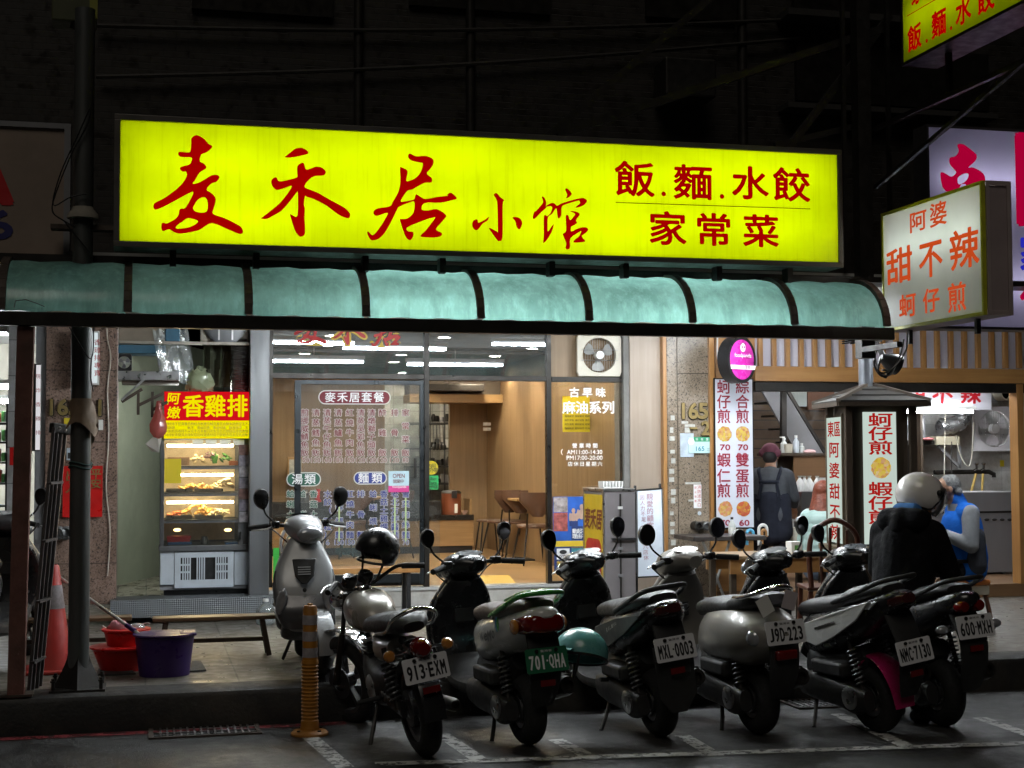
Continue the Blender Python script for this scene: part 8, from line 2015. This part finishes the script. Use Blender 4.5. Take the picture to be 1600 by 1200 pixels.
def hand(q, w, d, palm_n, side, curl=.9, s=1.0):
    """five fingers: w wrist, d pointing direction, palm_n palm normal, side +1/-1 puts the thumb"""
    w, d, n = Vector(w), Vector(d).normalized(), Vector(palm_n).normalized()
    n = (n-d*n.dot(d)).normalized(); e = d.cross(n)*side
    for i in range(4):
        off = e*(.03-.02*i)*s; cap(q, w+d*.01*s+off*.6, w+d*.085*s+off, .0155*s, .0125*s, 8)
        b = w+d*.088*s+off; dirv = d.copy(); L = (.04, .045, .042, .033)[i]*s
        for k, f in enumerate((1, .75, .6)):
            an = curl*(.55+.45*k); dirv = (d*math.cos(an)+n*math.sin(an)).normalized(); c = b+dirv*L*f; cap(q, b, c, (.0098-.001*k)*s, (.0092-.001*k)*s, 8); b = c
    b = w+d*.025*s+e*.035*s; td = (d*.6+e*.75+n*.4).normalized(); c = b+td*.04*s; cap(q, w+d*.02*s+e*.015*s, b, .016*s, .013*s, 8); cap(q, b, c, .0125*s, .011*s, 8); td = (d*.9+e*.2+n*.5).normalized(); cap(q, c, c+td*.03*s, .0105*s, .009*s, 8)
m_skin = mat('skin', (.42, .23, .15), .5, 0, .08, 14, bump=.05)
def head_shapes(q, c, look, up_=Vector((0, 0, 1)), s=1.0):
    c = Vector(c); f = Vector(look).normalized(); u = (up_-f*up_.dot(f)).normalized(); r = f.cross(u)
    M = Matrix((r, f, u)).transposed()
    L = lambda x, y, z: c+M @ Vector((x*s, y*s, z*s))
    q.ell(L(0, -.012, .03), (.074*s, .092*s, .085*s), 20, 14, M); q.ell(L(0, .03, -.045), (.055*s, .055*s, .065*s), 16, 12, M); q.ell(L(0, .05, -.085), (.03*s, .028*s, .025*s), 12, 8, M)
    cap(q, L(0, .085, .01), L(0, .103, -.025), .009*s, .014*s, 10); q.ell(L(0, .078, -.058), (.026*s, .014*s, .012*s), 12, 8, M); q.ell(L(0, .07, .03), (.055*s, .02*s, .014*s), 12, 8, M)
    for sx in (-1, 1): q.ell(L(sx*.077, -.005, -.005), (.011*s, .02*s, .032*s), 10, 8, M); q.ell(L(sx*.04, .06, -.025), (.022*s, .025*s, .02*s), 10, 8, M)
    return L, M
def figure(label, loc, yaw, J, look, skin=m_skin, vox=.008, hands=True, palm=None):
    t = thing('person', label, 'person', loc, R(yaw), 'people at the stall and by the scooters')
    q = MB(); L, M = head_shapes(q, J['head'], look)
    cap(q, Vector(J['head'])+Vector((0, -.02, -.05)), J['neck'], .055, .06)
    cap(q, J['neck'], J['chest'], .07, .12); cap(q, J['chest'], J['pelvis'], .125, .13)
    for s in 'LR':
        sd = -1 if s == 'L' else 1
        cap(q, J['chest'], J['sh'+s], .1, .055); cap(q, J['sh'+s], J['el'+s], .05, .04); cap(q, J['el'+s], J['wr'+s], .04, .027)
        d = Vector(J['wr'+s])-Vector(J['el'+s]); hand(q, J['wr'+s], d, (palm or {}).get(s, (0, 0, -1)), sd, 1.0)
        cap(q, J['pelvis'], J['hip'+s], .11, .09); cap(q, J['hip'+s], J['kn'+s], .085, .058); cap(q, J['kn'+s], J['an'+s], .055, .038)
        a = Vector(J['an'+s]); fd = Vector(J.get('toe', (0, 1, 0))); cap(q, a+Vector((0, 0, -.035))-fd*.03, a+fd*.13+Vector((0, 0, -.05)), .038, .03)
    fuse(q, 'body', skin, t, vox)
    for sx in (-1, 1):
        q = MB(); q.ell(tuple(L(sx*.032, .079, .005)), (.011, .008, .0075), 10, 8, M); e = q.build('eye', m_whiteink, t); q = MB(); q.ell(tuple(L(sx*.032, .0855, .005)), (.0045, .003, .0045), 8, 6, M); pu = q.build('pupil', m_ink, None); pu.parent = e
    return t, L, M
def wear(t, name, m, shapes, vox=.01, it=5):
    q = MB()
    for s in shapes:
        if len(s) == 4: cap(q, *s)
        else: q.ell(s[0], s[1], 16, 12)
    return fuse(q, name, m, t, vox, it)
def shoes(t, J, m):
    fd = Vector(J.get('toe', (0, 1, 0)))
    for s in 'LR':
        a = Vector(J['an'+s]); wear(t, 'shoe', m, [(a+Vector((0, 0, -.04))-fd*.04, a+fd*.14+Vector((0, 0, -.055)), .047, .038), (a+Vector((0, 0, .0)), a+Vector((0, 0, -.04)), .045, .047)], .009)
def cloth(name, col, var=.25, bump=.5): return mat(name, col, .85, 0, var, 7, bump=bump, bscale=22, spec=.12)
# man in the blue vest, seated, seen from his left side
X_, Y_, Z_ = MANX, MANY, SEATZ
J = dict(head=(.0, .13, 1.2+.0), neck=(0, .05, 1.08), chest=(0, .0, .9), pelvis=(0, -.02, .58), shL=(-.19, .0, 1.0), shR=(.19, .0, 1.0), elL=(-.25, .02, .73), elR=(.25, .08, .74), wrL=(-.1, .255, .85), wrR=(.09, .28, .87),
         hipL=(-.1, .02, .53), hipR=(.1, .02, .53), knL=(-.13, .42, .55), knR=(.13, .42, .55), anL=(-.13, .38, .085), anR=(.13, .38, .085))
dz = (SEATZ-ZP)-.44
for k in ('head', 'neck', 'chest', 'pelvis', 'shL', 'shR', 'elL', 'elR', 'wrL', 'wrR', 'hipL', 'hipR', 'knL', 'knR'): J[k] = (J[k][0], J[k][1], J[k][2]+dz)
t, L, M = figure('grey haired man in a blue vest seated on an orange stool with raised hands', (X_, Y_, ZP), 80, J, (.0, 1, .02), vox=.0065, palm={'L': (1, .2, 0), 'R': (-1, .2, 0)})
m_hair = mat('grey_hair', (.2, .2, .2), .7, 0, .5, 60, bump=.8)
q = MB(); hc = L(0, -.03, .042); q.ell(tuple(hc), (.083, .096, .088), 18, 12, M); cap(q, L(-.05, -.085, -.02), L(.05, -.085, -.02), .035, .035); fuse(q, 'hair', m_hair, t, .009, 3)
V = lambda k, dx=0, dy=0, dz_=0: Vector(J[k])+Vector((dx, dy, dz_))
m_fleece = cloth('grey_fleece', (.27, .28, .3)); m_vest = cloth('blue_vest', (.015, .13, .55), .2); m_vdark = cloth('dark_vest_panel', (.055, .06, .075)); m_trou = cloth('black_trousers', (.015, .015, .018))
sl_ = []
for s in 'LR': sl_ += [(V('sh'+s), V('el'+s), .078, .064), (V('el'+s), V('wr'+s), .064, .043)]
wear(t, 'fleece_sleeves', m_fleece, sl_+[(V('neck', 0, -.01, -.03), V('chest'), .085, .12), (V('shL'), V('shR'), .075, .075)], .009)
wear(t, 'vest', m_vest, [(V('neck', 0, -.02, -.02), V('neck', 0, -.0, .035), .085, .075), (V('shL', .03), V('shR', -.03), .09, .09), (V('chest', -.06), V('pelvis', -.05, -.01, .03), .145, .165), (V('chest', .06), V('pelvis', .05, -.01, .03), .145, .165), (V('chest', 0, .03), V('pelvis', 0, .06, .04), .15, .16), (V('pelvis', -.06, 0, -.04), V('pelvis', .06, 0, -.04), .165, .165)], .009)
wear(t, 'side_panel', m_vdark, [(V('pelvis', -.13, -.03, .22), V('pelvis', -.13, -.02, -.02), .095, .112)], .009)
wear(t, 'trousers', m_trou, [(V('hipL'), V('knL'), .1, .075), (V('knL'), V('anL', 0, 0, .02), .075, .06), (V('hipR'), V('knR'), .1, .075), (V('knR'), V('anR', 0, 0, .02), .075, .06), (V('hipL'), V('hipR'), .11, .11)], .012)
shoes(t, J, m_black)
wa, wb2 = V('elL').lerp(V('wrL'), .9), V('elL').lerp(V('wrL'), .98); q = MB(); q.tube([wa, wb2], .036, 16); wt = q.build('watch', m_chrome, t); q = MB(); n_ = (wa+wb2)/2+Vector((-.036, 0, .004)); q.ell(tuple(n_), (.006, .017, .017), 12, 8); f_ = q.build('watch_face', m_ink, None); f_.parent = wt
# rider standing between the two right hand scooters
p = G(1428, 1128)
J = dict(head=(.03, .19, 1.41), neck=(.01, .09, 1.29), chest=(0, .03, 1.12), pelvis=(0, -.05, .86), shL=(-.18, .06, 1.2), shR=(.18, .06, 1.2), elL=(-.25, .12, .95), elR=(.25, .14, .95), wrL=(-.14, .33, .9), wrR=(.12, .35, .9),
         hipL=(-.09, -.03, .84), hipR=(.09, -.03, .84), knL=(-.11, .03, .46), knR=(.11, .03, .46), anL=(-.11, -.02, .085), anR=(.11, -.02, .085))
t, L, M = figure('person in a long black hooded coat and white open helmet standing between scooters', (p.x, p.y+.1, 0), -58, J, (.62, .8, -.3), vox=.01)
m_coat = cloth('black_coat', (.005, .005, .006), .3, .8)
cs = []
for s in 'LR': cs += [(V('sh'+s), V('el'+s), .088, .074), (V('el'+s), V('wr'+s), .074, .05)]
cs += [(V('shL', .04), V('shR', -.04), .1, .1), (V('chest', -.05), V('pelvis', -.05, -.02, -.1), .13, .145), (V('chest', .05), V('pelvis', .05, -.02, -.1), .13, .145), (V('pelvis', -.06, 0, -.1), V('pelvis', -.07, -.02, -.3), .15, .145), (V('pelvis', .06, 0, -.1), V('pelvis', .07, -.02, -.3), .15, .145)]
cs += [(V('shL', .06, -.03, -.08), V('pelvis', -.05, -.04, -.25), .105, .13), (V('shR', -.06, -.03, -.08), V('pelvis', .05, -.04, -.25), .105, .13), (V('chest', 0, -.03, .05), V('pelvis', 0, -.03, -.25), .135, .15)]
wear(t, 'coat', m_coat, cs, .011, 6)
wear(t, 'hood', m_coat, [(V('neck', -.1, -.1, -.01), V('neck', .1, -.1, -.01), .085, .085), (V('neck', -.09, -.03, .0), V('neck', -.07, .05, -.04), .07, .05), (V('neck', .09, -.03, .0), V('neck', .07, .05, -.04), .07, .05), (V('neck', 0, -.15, -.06), V('neck', 0, -.12, .0), .07, .08)], .011)
wear(t, 'blue_collar', cloth('blue_lining', (.05, .14, .33)), [(V('neck', -.05, -.05, .05), V('neck', .05, -.05, .05), .055, .055), (V('neck', -.04, .02, .03), V('neck', .04, .02, .03), .05, .05)], .01)
wear(t, 'trousers', m_trou, [(V('hipL'), V('knL'), .1, .08), (V('knL'), V('anL', 0, 0, .02), .08, .065), (V('hipR'), V('knR'), .1, .08), (V('knR'), V('anR', 0, 0, .02), .08, .065)], .013)
shoes(t, J, m_black)
# helmet worn: part of the person's clothing
hc = L(0, -.015, .03); r = .15
def hp_(th, ph, k=1.0):  # th from the crown, ph from the face
    return hc+M @ Vector((r*.95*k*math.sin(th)*math.sin(ph), r*1.1*k*math.sin(th)*math.cos(ph), r*k*math.cos(th)))
rows = []; nr = 18; nk = 36
lim = lambda ph: math.pi*(.38 if abs(ph) < .75 else (.38+.32*min(1, (abs(ph)-.75)/.5)))
for i in range(nr+1): rows.append([tuple(hp_(.02+(lim(-math.pi+2*math.pi*k/nk)-.02)*i/nr, -math.pi+2*math.pi*k/nk)) for k in range(nk+1)])
q = MB(); q.sheet(rows); n0 = len(q.v); q.sheet([[tuple(hp_(.02+(lim(-math.pi+2*math.pi*k/nk)-.02)*i/nr, -math.pi+2*math.pi*k/nk, .88)) for k in range(nk+1)] for i in range(nr+1)])
for k in range(nk): a, b = nr*(nk+1)+k, nr*(nk+1)+k+1; q.f.append([a, b, b+n0, a+n0]); q.mi.append(0)
hm = q.build('helmet', mat('helmet_white', (.8, .77, .75), .22, 0, .05, 3, coat=.6, grime=.1), t)
q = MB(); q.tube([tuple(hp_(lim(-math.pi+2*math.pi*k/nk), -math.pi+2*math.pi*k/nk, .97)) for k in range(nk)], .009, 6, True); o = q.build('edge_trim', m_black, None); o.parent = hm
q = MB(); q.sheet([[tuple(hp_(th, ph, 1.06+.1*max(0, th-1.0)*(1-abs(ph)/1.2))) for ph in [(-1.1+2.2*k/16) for k in range(17)]] for th in [1.0+1.25*i/10 for i in range(11)]]); o = q.build('visor', glass('visor_smoke', (.75, .72, .72), .1, .02, True, .06), None); o.parent = hm
for sx in (-1, 1): q = MB(); q.ell(tuple(hp_(1.35, sx*1.15, 1.04)), (.02, .02, .02), 10, 8); o = q.build('visor_pivot', m_black, None); o.parent = hm
for th, ph in ((1.75, -1.75), (1.95, -1.6)): q = MB(); q.ell(tuple(hp_(th, -ph*-1, 1.0)), (.008, .008, .008), 8, 6); o = q.build('snap_stud', m_black, None); o.parent = hm
for th0, ph0, w_, h_, m in ((.72, -1.3, .34, .3, mat('sticker_cream', (.45, .43, .3), .4)), (.98, -1.15, .3, .22, mat('sticker_lime', (.35, .4, .06), .4))):
    q = MB(); q.sheet([[tuple(hp_(th0+h_*(a/6-.5)*math.sqrt(max(.05, 1-(2*b/6-1)**2*.7)), ph0+w_*(b/6-.5)*1.6, 1.004)) for b in range(7)] for a in range(7)]); o = q.build('sticker', m, None); o.parent = hm
# cook with an apron, back to the street
c = P(1204, 800, 14.25)
J = dict(head=(0, .1, 1.33), neck=(0, .04, 1.2), chest=(0, -.01, 1.05), pelvis=(0, -.04, .78), shL=(-.18, 0, 1.13), shR=(.18, 0, 1.13), elL=(-.23, .08, .88), elR=(.24, .1, .9), wrL=(-.12, .3, .85), wrR=(.22, .33, .78),
         hipL=(-.09, -.03, .74), hipR=(.09, -.03, .74), knL=(-.1, .0, .42), knR=(.1, .0, .42), anL=(-.1, -.03, .085), anR=(.1, -.03, .085))
t, L, M = figure('cook in a grey top, dark apron and plum cap working behind the price banner', (c.x, 14.25, zr), -28, J, (.1, 1, -.25), vox=.009)
m_top = cloth('grey_top', (.075, .08, .09)); m_apron = cloth('navy_apron', (.018, .02, .03)); m_plum = cloth('plum_cap', (.14, .05, .07))
cs = []
for s in 'LR': cs += [(V('sh'+s), V('el'+s), .07, .056), (V('el'+s), V('el'+s).lerp(V('wr'+s), .55), .056, .05)]
wear(t, 'top', m_top, cs+[(V('shL', .03), V('shR', -.03), .085, .085), (V('chest', -.05), V('pelvis', -.05, 0, -.06), .14, .15), (V('chest', .05), V('pelvis', .05, 0, -.06), .14, .15), (V('chest', 0, -.01, .04), V('pelvis', 0, -.01), .145, .155), (V('neck', 0, 0, -.04), V('chest'), .085, .14)], .011)
q = MB()
for s in (-1, 1): q.tube(catmull([tuple(V('shL' if s < 0 else 'shR', -s*.07, .05, .08)), tuple(V('shL' if s < 0 else 'shR', -s*.07, -.08, .05)), tuple(V('chest', s*.08, -.15, .0)), tuple(V('pelvis', s*.11, -.15, .12))], 6), .018, 8)
q.build('apron_straps', m_apron, t)
q = MB(); q.tube(catmull([tuple(V('chest', -.1, -.148, .02)), tuple(V('chest', 0, -.16, .02)), tuple(V('chest', .1, -.148, .02))], 4), .018, 8); q.build('apron_band', m_apron, t)
wear(t, 'apron_skirt', m_apron, [(V('pelvis', -.09, 0, .1), V('pelvis', -.1, .0, -.22), .125, .13), (V('pelvis', .09, 0, .1), V('pelvis', .1, .0, -.22), .125, .13), (V('pelvis', 0, -.02, .1), V('pelvis', 0, -.02, -.22), .155, .15)], .012)
wear(t, 'trousers', m_trou, [(V('hipL'), V('knL'), .1, .08), (V('knL'), V('anL', 0, 0, .02), .08, .065), (V('hipR'), V('knR'), .1, .08), (V('knR'), V('anR', 0, 0, .02), .08, .065)], .013)
shoes(t, J, m_black)
q = MB(); q.ell(tuple(L(0, -.02, .06)), (.092, .105, .08), 18, 12, M); cap(q, L(-.07, -.04, .03), L(.07, -.04, .03), .05, .05); fuse(q, 'cap', m_plum, t, .009, 3)
q = MB(); q.ell(tuple(L(0, -.045, -.01)), (.078, .075, .08), 16, 12, M); fuse(q, 'hair', mat('black_hair', (.012, .01, .01), .6, 0, .3, 60, bump=.6), t, .009, 3)
q = MB(); q.sheet([[tuple(L(x, .075-.9*x*x*8+.012, z)) for x in (-.06, -.03, 0, .03, .06)] for z in (-.02, -.05, -.09)]); q.build('face_mask', mat('mask_white', (.5, .55, .58), .7), t)
# woman with long red hair
c = P(1291, 840, 12.5)
J = dict(head=(-.03, .06, 1.18), neck=(0, .03, 1.05), chest=(0, -.0, .88), pelvis=(0, -.02, .56), shL=(-.17, 0, .97), shR=(.17, 0, .97), elL=(-.22, .06, .72), elR=(.22, .08, .72), wrL=(-.1, .27, .75), wrR=(.1, .27, .75),
         hipL=(-.09, .02, .52), hipR=(.09, .02, .52), knL=(-.11, .4, .5), knR=(.11, .4, .5), anL=(-.11, .38, .085), anR=(.11, .38, .085))
t, L, M = figure('red haired woman in a mint quilted jacket seated beside the lantern kiosk', (c.x+.0, 12.5, ZP-.06), -40, J, (.1, 1, -.1), vox=.01)
m_mintj = mat('mint_jacket', (.36, .5, .47), .45, 0, .12, 6, bump=.2)
cs = [(V('shL', .02), V('shR', -.02), .085, .085), (V('neck', 0, 0, -.02), V('pelvis'), .1, .16)]
for k in range(6):
    z = .95-.075*k; w = .13+.012*k
    for s in (-1, 1): cs.append((Vector((s*w*.55, -.02, z)), Vector((s*w*.4, .03, z)), .115, .11))
    cs.append((Vector((-w*.5, -.07, z)), Vector((w*.5, -.07, z)), .085, .085))
for s in 'LR':
    a, b, c_ = V('sh'+s), V('el'+s), V('wr'+s)
    for k in range(4): cs.append((a.lerp(b, k/4), a.lerp(b, (k+.6)/4), .073, .073))
    for k in range(4): cs.append((b.lerp(c_, k/4), b.lerp(c_, (k+.6)/4), .066-.004*k, .064-.004*k))
wear(t, 'quilted_jacket', m_mintj, cs, .008, 1)
wear(t, 'jacket_panel', cloth('slate_panel', (.1, .12, .16)), [(Vector((-.1, -.085, .5)), Vector((.1, -.085, .5)), .1, .1)], .01)
wear(t, 'trousers', m_trou, [(V('hipL'), V('knL'), .09, .07), (V('knL'), V('anL', 0, 0, .02), .07, .06), (V('hipR'), V('knR'), .09, .07), (V('knR'), V('anR', 0, 0, .02), .07, .06), (V('hipL'), V('hipR'), .1, .1)], .013)
shoes(t, J, m_black)
q = MB(); q.ell(tuple(L(0, -.03, .04)), (.088, .1, .09), 18, 12, M); rg = random.Random(11)
for k in range(16): a = -1.25+2.5*k/15; q.tube(catmull([tuple(L(.075*math.sin(a), -.02-.07*math.cos(a), .05)), tuple(L(.09*math.sin(a), -.03-.08*math.cos(a), -.08)), tuple(L(.11*math.sin(a)+rg.uniform(-.02, .02), -.05-.08*math.cos(a), -.2)), tuple(L(.1*math.sin(a)+rg.uniform(-.03, .03), -.06-.085*math.cos(a), -.3+rg.uniform(-.03, .03)))], 4), [.02]*10+[.012, .008, .004], 6)
fuse(q, 'hair', mat('red_brown_hair', (.16, .035, .015), .5, 0, .4, 50, bump=.7), t, .008, 2)
st2 = thing('low_stool', 'dark stool under the red haired woman', 'stool', (t.location.x, t.location.y, ZP)); q = MB(); q.lathe([(.001, .43), (.16, .43), (.165, .41), (.16, .395), (.001, .395)], seg=20); q.build('seat', m_black, st2)
for sx, sy in ((-1, -1), (1, -1), (1, 1), (-1, 1)): q = MB(); q.tube([(sx*.1, sy*.1, .4), (sx*.14, sy*.14, .004)], .012, 8); q.build('leg', m_dark, st2)
